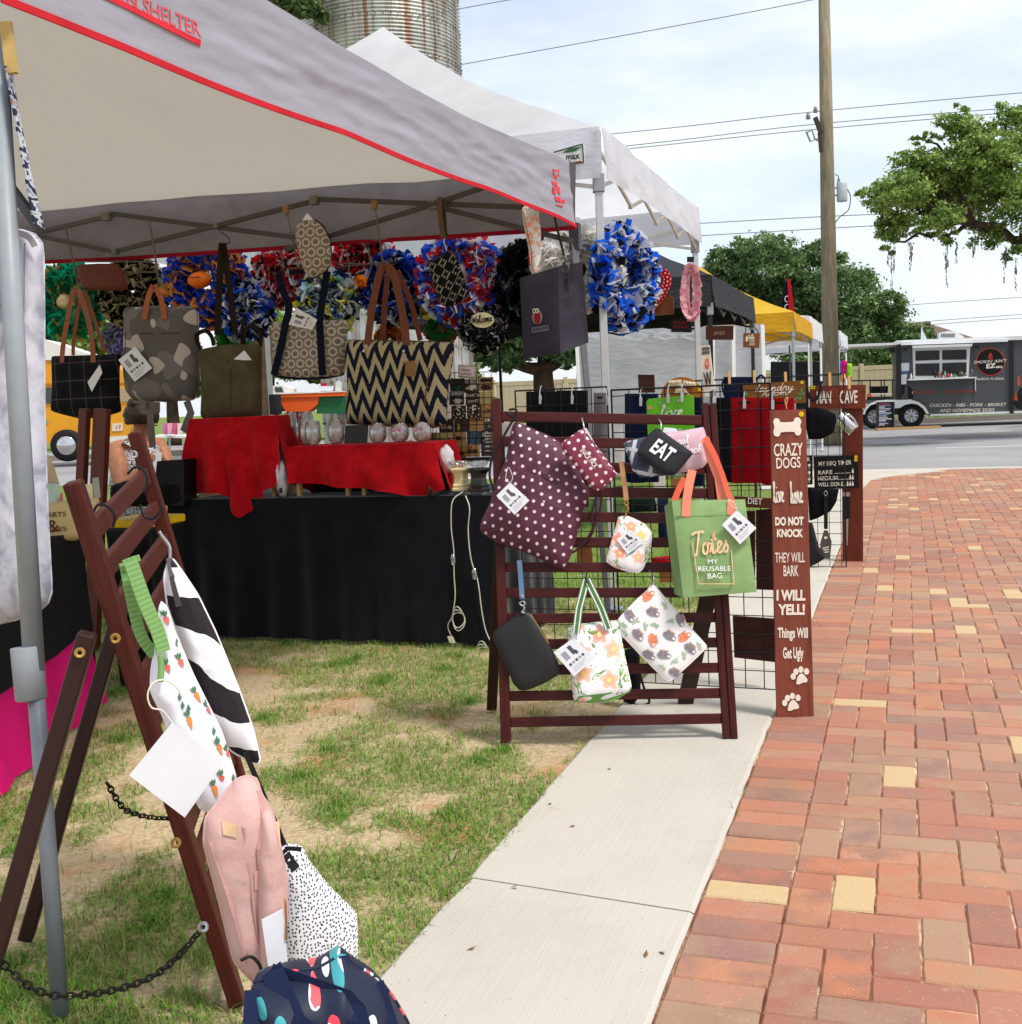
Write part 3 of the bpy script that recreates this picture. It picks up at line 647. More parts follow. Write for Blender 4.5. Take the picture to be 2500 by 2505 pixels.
# --- white tent behind it
Aw = P(1490, 968, 6.45); M_wroof = fabric('#e9e9ee', .6, .25); M_wval = fabric('#e2e2ea', .5, .35)
CW = P(985, 990, 8.5)
wt = tent('white_canopy_tent', 'white pop up tent with tall peak just behind the grey tent', (Aw.x, Aw.y), 3.15, 4.05, 2.70, .28, 3.93, M_wroof, M_wval, M_alu, center=(CW.x, CW.y), sag=.10, legw=.042, tr=plain('#cfcac4', .5, .3), legs=(0, 1, 2, 3))
PW = Pl(Aw, YB); WS = Pl(Aw, YS)
lp = [PW(1358, 375, .045), PW(1433, 355, .045), PW(1437, 403, .045), PW(1390, 408, .045), PW(1358, 400, .045)]
mb = MB(); mb.prism(lp, PW.n, .004); mb.obj('logo_patch', plain('#eef0ea', .7), wt)
mb = MB()
for a, b in (((1360, 377), (1430, 357)), ((1430, 357), (1434, 401)), ((1434, 401), (1392, 406))): mb.bar(PW(*a, .05), PW(*b, .05), .006, .004, PW.n)
mb.obj('logo_border', plain('#2b3a2e', .7), wt)
ptext('max', wt, PW, (1391, 396), (1424, 391), 15, plain('#22201f', .6), .05, .02)
mb = MB(); mb.prism([PW(1382, 377, .05), PW(1400, 367, .05), PW(1428, 363, .05), PW(1412, 374, .05), PW(1395, 377, .05)], PW.n, .003); mb.obj('logo_leaf', plain('#2f6b3f', .6), wt)
mb = MB(); mb.prism([PW(1390, 402, .05), PW(1428, 397, .05), PW(1428, 399, .05), PW(1390, 404, .05)], PW.n, .003); mb.obj('logo_line', plain('#b8452f', .6), wt)
# --- black tent, yellow tent, white tents further along the walk
def sta(px, d): p = P(px, 955, d); return (p.x, p.y)
M_bk = fabric('#35363c', .10, .6); M_bk2 = fabric('#303136', .08, .9)
# far-right corner known for each: step back along the walk by its size
def tent_far(name, label, far_px, far_d, su, sl, eave, val, peak, mr, mv, ml, **k):
    f = P(far_px, 955, far_d); a = V((f.x, f.y, 0))-UU*su; return tent(name, label, (a.x, a.y), su, sl, eave, val, peak, mr, mv, ml, **k)
tent_far('black_canopy_tent', 'black pop up tent standing between the tall white tent and the yellow tent', 1848, 12.7, 2.95, 3.0, 2.22, .27, 3.1, M_bk, M_bk2, M_blackm, sag=.06, legs=(0, 1, 2, 3))
M_y = fabric('#e0b83a', .4, .3); M_yv = fabric('#d6a52a', .35, .6)
tent_far('yellow_canopy_tent', 'bright yellow pop up tent beyond the black tent', 1988, 18.4, 3.1, 3.05, 2.24, .26, 3.12, M_y, M_yv, M_grey, sag=.08)
tent_far('white_canopy_tent', 'white pop up tent with peaked roof right behind the yellow tent', 2012, 21.8, 2.9, 3.05, 2.40, .36, 2.95, fabric('#ecebee', .4, .2), fabric('#e8e4e4', .4, .4), M_wht, sag=.08)
tent_far('white_canopy_tent', 'small white pop up tent with clothes hanging at its corner, nearest the food trailer', 2074, 30.0, 3.6, 5.2, 2.50, .34, 3.3, fabric('#eef0f4', .4, .2), fabric('#e6e8ee', .4, .5), M_wht, sag=.05, nseg=3)
# sidewall of the booth behind the black tent
PWL = D(1640, 900, 15.0, YB)
sw = thing('tent_side_wall', 'pale grey fabric side wall with diagonal frame bars under the black tent', 'tent wall', PWL(1640, 1010))
mb = MB(); cloth_quad(mb, PWL(1404, 1130), PWL(1873, 1130), PWL(1868, 793), PWL(1412, 806), 40, 16, .05, 1.2, n=PWL.n); mb.obj('wall_cloth', fabric('#c6c7d0', .35, .5), sw, smooth=True)
for (a, b) in (((1412, 810), (1430, 1130)), ((1745, 800), (1748, 1130)), ((1795, 800), (1799, 1130)), ((1866, 795), (1876, 1130))):
    mb = MB(); mb.bar(PWL(*a, .06), PWL(*b, .06), .045); mb.obj('pole', M_wht, sw)
for (a, b) in (((1480, 812), (1560, 832)), ((1560, 832), (1632, 812)), ((1560, 815), (1632, 830)), ((1632, 830), (1712, 812)), ((1632, 815), (1706, 832)), ((1420, 812), (1480, 832))):
    mb = MB(); mb.bar(PWL(*a, .09), PWL(*b, .09), .02, .03); mb.obj('frame_bar', plain('#c9ccd0', .5), sw)
# ================================================================ RACKS AND BAGS
M_rack = wood('#260b0a', '#4a1a17', .45, (5, 90), '#8a4a30', .05, .2); M_rackw = wood('#2c100c', '#4e2018', .48, (5, 90), '#a86a36', .08, .2); M_rdark = wood('#1f0c0c', '#2c1212', .4)
M_hook = plain('#c9ccd0', .3, .5, .9); M_cord = plain('#17161a', .6); M_brass = plain('#b08a4a', .35, .5, .8); M_silver = plain('#b8b9bc', .3, .5, .9)
M_paper = plain('#dcdde2', .8, .1, var=.03); M_print = plain('#55535c', .8); M_prl = plain('#9a99a2', .8); M_rose = plain('#b8788a', .8)
def rack(name, label, T1, T2, B1, B2, n, nrm, w1, w2, slat_h, mat, rear=None, matr=None, double=False, fr=(.055, .915)):
    r = thing(name, label, 'display rack', (B1+B2)/2, 'wooden display racks'); nrm = V(nrm)
    for k, (t, b, w_) in enumerate(((T1, B1, w1), (T2, B2, w2))):
        if double and k == 1:
            x = (T2-T1).normalized()
            for q_ in (-1, 1):
                mb = MB(); mb.bar(b+x*q_*w_*.27, t+x*q_*w_*.27, .03, w_*.46, x); mb.obj('post', mat, r, bevel=.003)
            mb = MB(); mb.bar(b-nrm*.006, t-nrm*.006-Z*.004, .02, w_*.3, x); mb.obj('post_groove', M_rdark, r)
        else:
            mb = MB(); mb.bar(b, t, .032, w_, (T2-T1).normalized()); mb.obj('post', mat, r, bevel=.004)
    for i in range(n):
        f = lerp(fr[0], fr[1], i/(n-1)); a, b = T1.lerp(B1, f), T2.lerp(B2, f); x = (b-a).normalized()
        mb = MB(); mb.bar(a+x*w1*.5, b-x*w2*.5, .017, slat_h, nrm.cross(x)); mb.obj('slat', mat, r, bevel=.003)
    for (t, b, w_) in rear or []:
        mb = MB(); mb.bar(b, t, .032, w_, (T2-T1).normalized()); mb.obj('rear_leg', matr or mat, r, bevel=.004)
    return r
PR = Pl(G(1510, 1811), -4.3, 11)
def pz(x, y): return PR(1150+x*.4657, 950+y*.4657)
RB1, RB2 = G(1238, 1817), G(1786, 1806)
rk = rack('wooden_rack', 'dark mahogany slatted rack with bags hung on it, standing across the concrete strip', pz(137, 55), pz(1253, 80), RB1, RB2, 13, PR.n, .036, .052, .036, M_rack,
          [(P(1222, 1330, 4.34), G(1203, 1735), .04), (P(1738, 1430, 4.3), G(1676, 1720), .06)], M_rdark, True, (.052, .942))
class Bag:
    def __init__(s, name, label, pl, outline, th, mat, cat='bag', wr=.004, base=None, back=None, N=88, group=None, ang=0, root=None, part='body', wsc=11, p=4.2):
        s.pl = pl; s.th = th; s.pw = p; s.wr = wr; s.wsc = wsc
        o3 = resample([pl(*q_) for q_ in outline], N, True)
        sm_ = []
        for i in range(N): sm_.append(o3[i]*.7+(o3[i-1]+o3[(i+1) % N])*.15)
        o3 = sm_; c = sum(o3, V((0, 0, 0)))/N; s.c = c
        s.pol = sorted((math.atan2((q_-c).dot(pl.y), (q_-c).dot(pl.x)), (q_-c).length) for q_ in o3)
        if root is None:
            b = min(o3, key=lambda q_: q_.z); s.r = thing(name, label, cat, V((c.x, c.y, b.z)), group)
        else: s.r = root
        ca, sa = math.cos(rad(ang)), math.sin(rad(ang))
        def uv(q_): x, y = (V(q_)-c).dot(pl.x), (V(q_)-c).dot(pl.y); return (x*ca+y*sa, -x*sa+y*ca)
        rings = [1, .985, .95, .88, .76, .6, .42, .22]; mb = MB()
        for sgn in (1, -1):
            vs = []
            for k, f in enumerate(rings):
                for q_ in o3:
                    p_ = c.lerp(q_, f); h = s.prof(f)*th/2+s.wrk(p_)*(1-f**4)
                    vs.append(p_+pl.n*sgn*h)
            vs.append(c+pl.n*sgn*(th/2+s.wrk(c)))
            fs = [(k*N+i, k*N+(i+1) % N, (k+1)*N+(i+1) % N, (k+1)*N+i) for k in range(len(rings)-1) for i in range(N)]
            l = (len(rings)-1)*N; fs += [(l+i, l+(i+1) % N, len(vs)-1) for i in range(N)]
            mb.add(vs, fs, uv)
        s.body = mb.obj(part, mat, s.r, smooth=True)
        if root is None and N >= 40: mb = MB(); mb.tube(o3, min(.0032, th*.12), 5, closed=True); mb.obj('edge_piping', mat, s.r, smooth=True)
    def wrk(s, p_): return s.wr*(mn.noise(p_*s.wsc)+.5*mn.noise(p_*s.wsc*2.7)+.9*mn.noise(V((p_.x*26, p_.y*26, p_.z*5)))+.35*mn.noise(V((p_.x*9, p_.y*9, p_.z*40))))
    def prof(s, f): return max(0, 1-f**s.pw)**.6
    def h(s, p_):
        q_ = V(p_)-s.c; a = math.atan2(q_.dot(s.pl.y), q_.dot(s.pl.x)); r = math.hypot(q_.dot(s.pl.x), q_.dot(s.pl.y)); L_ = s.pol
        for i in range(len(L_)):
            if L_[i][0] >= a: break
        a0, r0 = L_[i-1]; a1, r1 = L_[i]; R_ = r1 if a1 <= a0 else lerp(r0, r1, (a-a0)/(a1-a0)); f = min(1, r/max(R_, .001)); pp = s.c+s.pl.x*q_.dot(s.pl.x)+s.pl.y*q_.dot(s.pl.y)
        return s.pl.n*(s.prof(f)*s.th/2+s.wrk(pp)*(1-f**4))
    def at(s, px, py, o=0): p_ = s.pl(px, py); return p_+s.h(p_)+s.pl.n*o
    def text(s, t, a, b, h, mat, bold=0, shear=0, name='lettering'): return ptext(t, s.r, s.pl, a, b, h, mat, .0028, bold, shear, name, .0005, warp=lambda q_: s.h(q_))
    def patch(s, pts, mat, name='print', o=.0022, t=.0008):
        q_ = [s.at(x, y, o) for x, y in pts]; mb = MB(); mb.prism(q_, s.pl.n, t); return mb.obj(name, mat, s.r)
    def line(s, pts, w_, mat, name='seam', o=.002):
        mb = MB(); mb.strap([s.at(x, y, o) for x, y in pts], s.pl.n, w_, .0012); return mb.obj(name, mat, s.r)
def zz(ox, oy, k, pts): return [(ox+x*k, oy+y*k) for x, y in pts]
def z3(*p): return zz(1150, 1000, .2075, p)
def z4(*p): return zz(1450, 1000, .2334, p)
def z5(*p): return zz(1150, 1380, .3371, p)
def z7(*p): return zz(0, 1300, .3631, p)
def z8(*p): return zz(200, 1800, .4149, p)
def sm_px(pts, n=4): return [(v.x, v.y) for v in smooth3([V((x, y, 0)) for x, y in pts], n)]
def belt(parent, pl, pts, wpx, mat, o=0.0, name='strap', nrm=None, t=.0035, sm=True, oo=None):
    P_ = [pl(x, y, (o if oo is None else oo[i])) for i, (x, y) in enumerate(pts)]
    k = (pl(pts[0][0]+10, pts[0][1])-pl(*pts[0])).length/10
    if sm: P_ = smooth3(P_, 5)
    mb = MB(); mb.strap(P_, nrm or pl.n, wpx*k, t); return mb.obj(name, mat, parent, smooth=False)
def cord(parent, pl, pts, r, mat, o=0.0, name='cord', n=6, oo=None):
    P_ = smooth3([pl(x, y, (o if oo is None else oo[i])) for i, (x, y) in enumerate(pts)], 6); mb = MB(); mb.tube(P_, r, 6); return mb.obj(name, mat, parent, smooth=True)
def price_tag(parent, pl, q4, o=.0, prints=True, string=None, mat=None):
    c = [pl(x, y, o) for x, y in q4]; mb = MB(); mb.prism(c, pl.n, .0012); tg = mb.obj('paper_tag', mat or M_paper, parent)
    a, b, c_, d = c
    def q_(u, v): return a.lerp(b, u).lerp(d.lerp(c_, u), v)+pl.n*.0006
    def pr(u0, v0, u1, v1, m, nm='tag_print'):
        mb = MB(); mb.prism([q_(u0, v0), q_(u1, v0), q_(u1, v1), q_(u0, v1)], pl.n, .0004); mb.obj(nm, m, tg)
    if prints:
        pr(.52, .12, .68, .45, M_print); pr(.62, .35, .74, .5, M_print); pr(.16, .18, .38, .48, M_prl)
        for k in range(5): pr(.14+.15*k, .60, .24+.15*k, .69, M_print if k % 2 == 0 else M_prl)
        for k in range(3): pr(.14, .77+.06*k, .8-.1*k, .785+.06*k, M_prl)
    if string: cord(parent, pl, string, .0012, plain('#d8d4cc', .7), o+.002, 'tag_string')
    return tg
# ---- pattern materials (UV in metres)
def pm(name, fn, rough=.8, spec=.15, wr=.2, transl=0):
    t = MT(name, rough, spec); uv = t.coord('UV'); x, y, _ = t.xyz(uv); t.col(fn(t, uv, x, y)); p = t.coord('pos')
    t.bump(t.noise(p, 11, 3, .5)+t.noise(p, 38, 2)*.12+t.noise(p, 800, 1)*.10, wr*1.5, .012)
    if transl: t.translucent(transl)
    return t.mat
def cell(t, x, y, s, stag=True, asp=1.0):
    gy = y/(s*asp); r = gy.fl(); gx = x/s+(r.mod(2.0)*.5 if stag else 0.0); return gx.fr()-.5, gy.fr()-.5, gx.fl(), r
def polka(bg, fg, s, rd):
    def f(t, uv, x, y):
        a, b, _, _ = cell(t, x, y, s); d = (a*a+b*b).sq(); n = t.noise(uv, 9, 4); k = H(bg); base = t.ramp(n, [(.3, tuple(v*.8 for v in k[:3])), (.7, tuple(v*1.15 for v in k[:3]))]); return t.mix(d < rd, base, H(fg))
    return f
def plaid(bg, dk, ln, s, lw=.06, ln2=None):
    def f(t, uv, x, y):
        a = (x/s).fr(); b = (y/s).fr(); c = t.mix(((a > .5)*.5+(b > .5)*.5), H(bg), H(dk)); l = ((a-.25).ab() < lw).mx((b-.25).ab() < lw); return t.mix(l*.7, c, H(ln))
    return f
def floral(bg, cols, sc=14, leaf=('#6f9a5c', '#8fb070')):
    def f(t, uv, x, y):
        d = t.vor(uv, sc, 'Distance', .8, dim='2D'); c = t.node('ShaderNodeTexVoronoi'); c.voronoi_dimensions = '2D'; t.put(uv, c.inputs['Vector']); c.inputs['Scale'].default_value = sc; c.inputs['Randomness'].default_value = .8
        cx, cy, cz = t.xyz(c.outputs['Color']); px_, py_, _ = t.xyz(c.outputs['Position']); dx = x*sc-px_*sc if False else x-px_; dy = y-py_
        at = t.M('ARCTAN2', dy, dx); pet = (at*5.0).sin()*.09+.36; big = (d < pet); col = t.ramp(cx, [(i/len(cols), H(k)) for i, k in enumerate(cols)], True)
        inner = d < .1; shade = t.mix(t.sm(d, .1, .42)*.55, col, H('#f6e3d6')); c0 = H(bg)
        lx = t.noise(uv, sc*1.7, 2, .5, 1.4); lf = ((lx-.60).ab() < .035)*((d > .40)); base = t.mix(lf, c0, t.ramp(cy, [(0, H(leaf[0])), (.5, H(leaf[1]))], True))
        r = t.mix(big*(cz > .25), base, shade); return t.mix(inner*(cz > .25), r, H('#f2d98a'))
    return f
def rings(bg, fg, s):
    def f(t, uv, x, y):
        a, b, i, j = cell(t, x, y, s, True, .95); d = (a*a+b*b).sq(); w_ = t.noise(uv, 500, 2)
        c = t.mix(w_, H(bg), H(bg, .8)); rg = ((d-.36).ab() < .09); return t.mix(rg, t.mix(d < .25, c, H(bg, .72)), H(fg))
    return f
def chevron(bg, fg, sx, sy):
    def f(t, uv, x, y):
        n = (t.noise(t.vec(x*260.0, y*22.0, 0), 1, 2)-.5)*.5; z_ = ((x/sx).fr()-.5).ab()*2.0; v = (y/sy-z_*.85+n*.35).fr(); return t.mix(v < .48, H(bg), H(fg))
    return f
def camo(a, b, c):
    def f(t, uv, x, y):
        n = t.noise(uv, 8.5, .5, .3, .3); n2 = t.noise(t.scale(uv, (1, 1, 1), (3, 5, 0)), 7, .5, .4, .4); r = t.mix(n2 > .56, H(a), H(b)); return t.mix(n > .60, r, H(c))
    return f
def geo(bg, fg, s):
    def f(t, uv, x, y):
        a, b, i, j = cell(t, x, y, s, False); m_ = a.ab().mx(b.ab()); ck = (i+j).mod(2.0); st = ((x*420.0).sin() > .1); sq = m_ < .24
        c = t.mix(ck, H(bg), t.mix(st, H(fg), H(bg))); return t.mix(sq*ck, c, H(bg))
    return f
def spots(bg, fg, sc, r=.3):
    def f(t, uv, x, y):
        d = t.vor(t.scale(uv, (1, .8, 1)), sc, 'Distance', .7, dim='2D'); return t.mix(d < r, H(bg), H(fg))
    return f
def brush(bg, cols, s):
    def f(t, uv, x, y):
        c = t.node('ShaderNodeTexVoronoi'); c.voronoi_dimensions = '2D'; t.put(t.scale(uv, (1, .7, 1)), c.inputs['Vector']); c.inputs['Scale'].default_value = 1/s; cx, cy, cz = t.xyz(c.outputs['Color'])
        d = E(t, c.outputs['Distance']); half = t.noise(uv, 40, 1) > .52; col = t.ramp(cx, [(i/len(cols), H(k)) for i, k in enumerate(cols)], True)
        return t.mix((d < .30)*(cy > .15), H(bg), t.mix(half*(cz > .5), col, H('#e8e6ea')))
    return f
def wavy(a, b, s):
    def f(t, uv, x, y):
        n = t.noise(uv, 14, 2)*.5; v = (y/s+(x*26).sin()*.10+n*.5).fr(); return t.mix(v < .5, H(a), H(b))
    return f
# ---- bags on the right rack
PRf = PR.at(.035); PRg = PR.at(.07); PRh = PR.at(.105)
M_pol = pm('polka_burgundy', polka('#55263a', '#e8d2d0', .034, .17), .45, .35, .5)
g1 = 'bags hung on the right rack'
b = Bag('drawstring_bag', 'burgundy drawstring bag with pale pink polka dots and black cords', PRf.at(.02), z3((515, 165), (560, 170), (760, 250), (960, 340), (1060, 400), (1150, 540), (1290, 760), (1410, 1000), (1380, 1100), (1310, 1220), (1290, 1370), (1230, 1560), (1190, 1710), (1110, 1890), (1000, 1850), (800, 1750), (560, 1650), (300, 1560), (115, 1440), (140, 1320), (240, 1120), (300, 900), (360, 760), (440, 560), (480, 330)), .07, M_pol, wr=.009, ang=-24, group=g1)
M_pold = pm('polka_burgundy_dark', polka('#482034', '#d8bcbc', .034, .17), .5, .3, .5)
b.line(z3((410, 640), (700, 720), (1000, 860), (1380, 1100)), .014, M_pold, 'pocket_edge'); b.line(z3((300, 930), (620, 1010), (900, 1120), (1310, 1360)), .011, M_pold, 'pocket_edge')
cord(b.r, PRf, z3((470, 40), (560, 60), (420, 330), (290, 560), (245, 800), (300, 980)), .0045, M_cord, .05, 'cord'); cord(b.r, PRf, z3((430, 60), (520, 130), (515, 170)), .0045, M_cord, .03, 'cord')
cord(b.r, PRf, z3((1560, 930), (1530, 1200), (1440, 1420), (1330, 1600), (1200, 1700)), .004, plain('#3a1a26', .6), -.005, 'cord'); cord(b.r, PRf, z3((1510, 950), (1430, 1250), (1450, 1440), (1300, 1640)), .004, plain('#3a1a26', .6), -.01, 'cord')
price_tag(b.r, PRf.at(.10), z3((310, 1025), (470, 865), (700, 1080), (525, 1250)), 0, True, z3((470, 870), (420, 830), (450, 690), (500, 800), (480, 870)))
b = Bag('zip_pouch', 'small burgundy polka dot pouch with white lettering on the top slat', PRh.at(.03), z3((1080, 405), (1330, 235), (1390, 320), (1560, 540), (1730, 770), (1640, 860), (1510, 960), (1440, 930), (1260, 690), (1100, 500)), .03, pm('polka_berry', polka('#7e3048', '#f0dcdc', .030, .20), .5, .3, .3), wr=.003, ang=-52, group=g1)
b.text('SNACK PACK', z3((1292, 500))[0], z3((1465, 712))[0], 12, plain('#f2e6e6', .7), .01); b.line(z3((1370, 300), (1700, 770)), .004, plain('#5a2236', .5), 'zip')
cord(b.r, PRh.at(.03), z3((1345, 230), (1330, 150), (1312, 90), (1325, 60)), .0025, M_hook, -.01, 'hook', oo=[.0, -.01, -.05, -.09])
price_tag(b.r, PRg, z3((1335, 240), (1370, 230), (1480, 430), (1440, 400)), .01, False)
b = Bag('wristlet', 'peach floral wristlet with tan leather strap on the right rack', PRf, z4((270, 1140), (350, 1125), (420, 1150), (540, 1210), (620, 1300), (600, 1500), (520, 1680), (480, 1715), (400, 1710), (230, 1660), (145, 1600), (190, 1430), (250, 1230)), .03, pm('floral_peach', floral('#f1ecf0', ['#f0a183', '#ee8f72', '#f3b59a', '#f4cf7e'], 17), .75), wr=.003, group=g1)
belt(b.r, PRf, z4((300, 560), (318, 700), (340, 850), (352, 960)), 12, plain('#b98a62', .5), .012, 'wrist_strap', sm=False); cord(b.r, PRf, z4((352, 960), (330, 985), (345, 1015), (372, 1000), (360, 965)), .003, M_brass, .012, 'ring'); cord(b.r, PRf, z4((352, 1010), (372, 1050), (350, 1090), (345, 1130)), .004, M_brass, .012, 'clip')
price_tag(b.r, PRf.at(.022), z4((250, 1370), (385, 1265), (545, 1390), (365, 1525)), 0, True)
b = Bag('zip_pouch', 'grey and white plaid zip pouch tucked behind the EAT pouch', PRf.at(.03), z4((325, 365), (440, 325), (560, 300), (700, 420), (850, 600), (800, 690), (500, 715), (420, 640), (350, 430)), .025, pm('plaid_grey', plaid('#4e5162', '#3d404e', '#d9dbe4', .075, .09)), wr=.002, ang=-14, group=g1)
b = Bag('zip_pouch', 'pale pink zip pouch with white script behind the EAT pouch', PRg.at(.0), z4((700, 275), (930, 240), (1155, 200), (1180, 280), (1195, 480), (1195, 560), (1150, 610), (1020, 645), (880, 672), (800, 560)), .03, pm('pink_pouch', lambda t, uv, x, y: t.ramp(t.noise(uv, 8), [(.3, H('#c9a5b0')), (.7, H('#d8b6c0'))])), wr=.003, group=g1)
[cursive(s_, b.r, b.pl, z4(a_)[0], z4(b_)[0], 20, plain('#f4eef0', .7), .10, .003, .2, lambda q_: b.h(q_)) for s_, a_, b_ in (('tural', (810, 400), (1000, 365)), ('lack', (960, 478), (1135, 462)))]
b = Bag('zip_pouch', 'charcoal zip pouch printed EAT in white block letters', PRh.at(.0), z4((610, 255), (670, 205), (840, 325), (1045, 465), (950, 580), (860, 690), (760, 690), (610, 590), (465, 460), (530, 350)), .03, pm('charcoal_canvas', lambda t, uv, x, y: t.ramp(t.noise(uv, 500, 2), [(.3, H('#26262a')), (.7, H('#38373c'))])), wr=.002, group=g1)
b.text('EAT', z4((590, 440))[0], z4((790, 575))[0], 36, plain('#f2f2f4', .7), .03, .12); b.line(z4((640, 235), (1020, 490)), .004, plain('#121214', .4), 'zip')
cord(b.r, PRh, z4((712, 225), (715, 150), (700, 90), (705, 65)), .0028, M_hook, 0, 'hook', oo=[.01, 0, -.05, -.09])
price_tag(b.r, PRg.at(-.02), z4((750, 195), (870, 205), (905, 250), (730, 250)), 0, False)
# green tote
PT = PR.at(.10); fr = [(1641, 1228), (1818, 1225), (1846, 1449), (1669, 1463)]; bk = [(1627, 1235), (1800, 1231), (1826, 1440), (1652, 1453)]
M_gt = pm('green_tote', lambda t, uv, x, y: t.ramp(t.noise(uv, 7, 4), [(.3, H('#7e9c64')), (.7, H('#8cab72'))]), .7, .2, .35)
gtote = thing('tote_bag', 'large green tote bag printed Totes My Reusable Bag with coral handles', 'bag', PT(1750, 1455), g1)
f4 = [PT(*q_, .05) for q_ in fr]; k4 = [PT(*q_, -.05) for q_ in bk]
def bagface(mb, q4, nrm, amp, n=14, th=.012):
    rows = []
    for j in range(n+1):
        row = []
        for i in range(n+1):
            u, v = i/n, j/n; p_ = q4[0].lerp(q4[1], u).lerp(q4[3].lerp(q4[2], u), v); e = (4*u*(1-u)*4*v*(1-v))**.5
            row.append(p_+nrm*(th*e+amp*mn.noise(p_*14)*e))
        rows.append(row)
    c = q4[0]; x = (q4[1]-q4[0]).normalized(); y = nrm.cross(x); mb.grid(rows, lambda p_: ((V(p_)-c).dot(x), (V(p_)-c).dot(y)))
mb = MB(); bagface(mb, f4, PT.n, .006); mb.obj('front_panel', M_gt, gtote, smooth=True)
mb = MB(); bagface(mb, [k4[0], f4[0], f4[3], k4[3]], -PT.x, .004, 8, -.01); mb.obj('side_panel', M_gt, gtote, smooth=True)
mb = MB(); bagface(mb, [f4[1], k4[1], k4[2], f4[2]], PT.x, .004, 8, -.01); mb.obj('side_panel', M_gt, gtote, smooth=True)
mb = MB(); bagface(mb, k4, -PT.n, .004, 8, .0); mb.obj('back_panel', M_gt, gtote, smooth=True)
mb = MB(); bagface(mb, [f4[3], f4[2], k4[2], k4[3]], -Z, .002, 4, .0); mb.obj('bottom_panel', M_gt, gtote, smooth=True)
PTf = PT.at(.063); M_cor1 = cloth('#ee8d72'); M_cor2 = cloth('#e66a54')
belt(gtote, PTf, z4((975, 1130), (985, 960), (1010, 800), (1045, 640)), 21, M_cor1, -.006, 'handle', sm=False)
belt(gtote, PTf, z4((860, 975), (905, 850), (985, 690)), 16, M_cor2, -.09, 'handle', sm=False)
belt(gtote, PTf, z4((1195, 290), (1245, 480), (1330, 700), (1370, 950)), 20, M_cor1, -.05, 'handle', sm=False)
belt(gtote, PTf, z4((1190, 280), (1290, 470), (1370, 680), (1440, 900), (1470, 960)), 13, M_cor2, -.035, 'handle', sm=False)
belt(gtote, PTf, z4((1455, 955), (1445, 1115)), 19, M_cor1, -.004, 'handle', sm=False)
belt(gtote, PTf, z4((862, 1128), (1200, 1122), (1590, 1110)), 1.2, plain('#56803f', .7), -.006, 'seam', sm=False)
M_pch = plain('#f2c49a', .7); M_w = plain('#f0f2ee', .7)
cursive('Totes', gtote, PTf, z4((1040, 1540))[0], z4((1425, 1500))[0], 58, M_pch, .075, .005, .15)
ptext('MY', gtote, PTf, z4((1205, 1625))[0], z4((1312, 1623))[0], 11, M_w, .005); ptext('REUSABLE', gtote, PTf, z4((1105, 1703))[0], z4((1445, 1698))[0], 12, M_w, .005); ptext('BAG', gtote, PTf, z4((1205, 1780))[0], z4((1355, 1775))[0], 13, M_w, .005)
for s_ in (((1040, 1390), (1110, 1835)), ((1110, 1835), (1480, 1835)), ((1480, 1835), (1450, 1480))): belt(gtote, PTf, z4(*s_), 1.6, M_pch, .004, 'printed_frame', sm=False)
price_tag(gtote, PTf.at(.02), z4((1355, 1215), (1510, 1060), (1715, 1250), (1545, 1420)), 0, True, z4((1510, 1065), (1490, 1000), (1420, 950), (1450, 1010), (1515, 1062)))
# black wristlet
b = Bag('wristlet', 'black leather wristlet with denim blue strap at the lower left of the right rack', PRf, z5((400, 345), (440, 360), (500, 450), (570, 570), (650, 750), (645, 795), (540, 860), (420, 910), (365, 915), (320, 870), (240, 690), (168, 540), (172, 495), (220, 455), (310, 390)), .022, plain('#1d1b1b', .42, .4, var=.15, sc=300, bump=.15), wr=.002, group=g1)
belt(b.r, PRf, [(1271, 1371), (1275, 1420), (1278, 1466)], 12, cloth('#5f7f9a'), .012, 'wrist_strap', sm=False); cord(b.r, PRf, z5((380, 270), (360, 282), (375, 300), (402, 288), (385, 268)), .0025, M_silver, .012, 'ring'); cord(b.r, PRf, z5((385, 300), (395, 325), (375, 350), (400, 352)), .0035, M_silver, .012, 'clip')
mb = MB(); mb.lathe(PRf(1278, 1459, .016), [(0, .003), (.006, .002), (.007, 0)], 10, ax=PRf.n); mb.obj('snap', M_silver, b.r)
b.line(z5((440, 365), (570, 575)), .004, M_brass, 'zip'); price_tag(b.r, PRf.at(-.01), z5((530, 530), (572, 565), (565, 580), (545, 560)), 0, False)
# floral tote
M_flo = pm('floral_tote', floral('#f3f0f4', ['#f09a86', '#ee7f78', '#f4b08c', '#f3d070', '#f5b79a'], 12), .75); M_grn = cloth('#6d9a55')
b = Bag('tote_bag', 'small floral tote bag with green striped handles, low on the right rack', PRg, z5((705, 455), (880, 430), (1075, 410), (1090, 520), (1130, 720), (1168, 890), (1150, 930), (980, 985), (800, 1005), (755, 985), (740, 860), (720, 640)), .06, M_flo, wr=.003, p=6, group=g1)
b.patch(z5((703, 452), (890, 428), (1077, 408), (1088, 480), (900, 500), (712, 530)), M_grn, 'top_band', .004); b.patch(z5((790, 955), (980, 935), (1168, 888), (1160, 925), (1060, 985), (900, 1008), (760, 1000)), M_grn, 'bottom_band', .004)
M_gst = pm('striped_webbing', lambda t, uv, x, y: t.mix((x.ab() > .006)*(x.ab() < .0105), H('#54784c'), H('#dfe6df')), .8)
for pts in (((770, 500), (790, 330), (845, 115)), ((1005, 470), (950, 320), (850, 115))): belt(b.r, PRg, z5(*pts), 19, M_gst, .038, 'handle', sm=False)
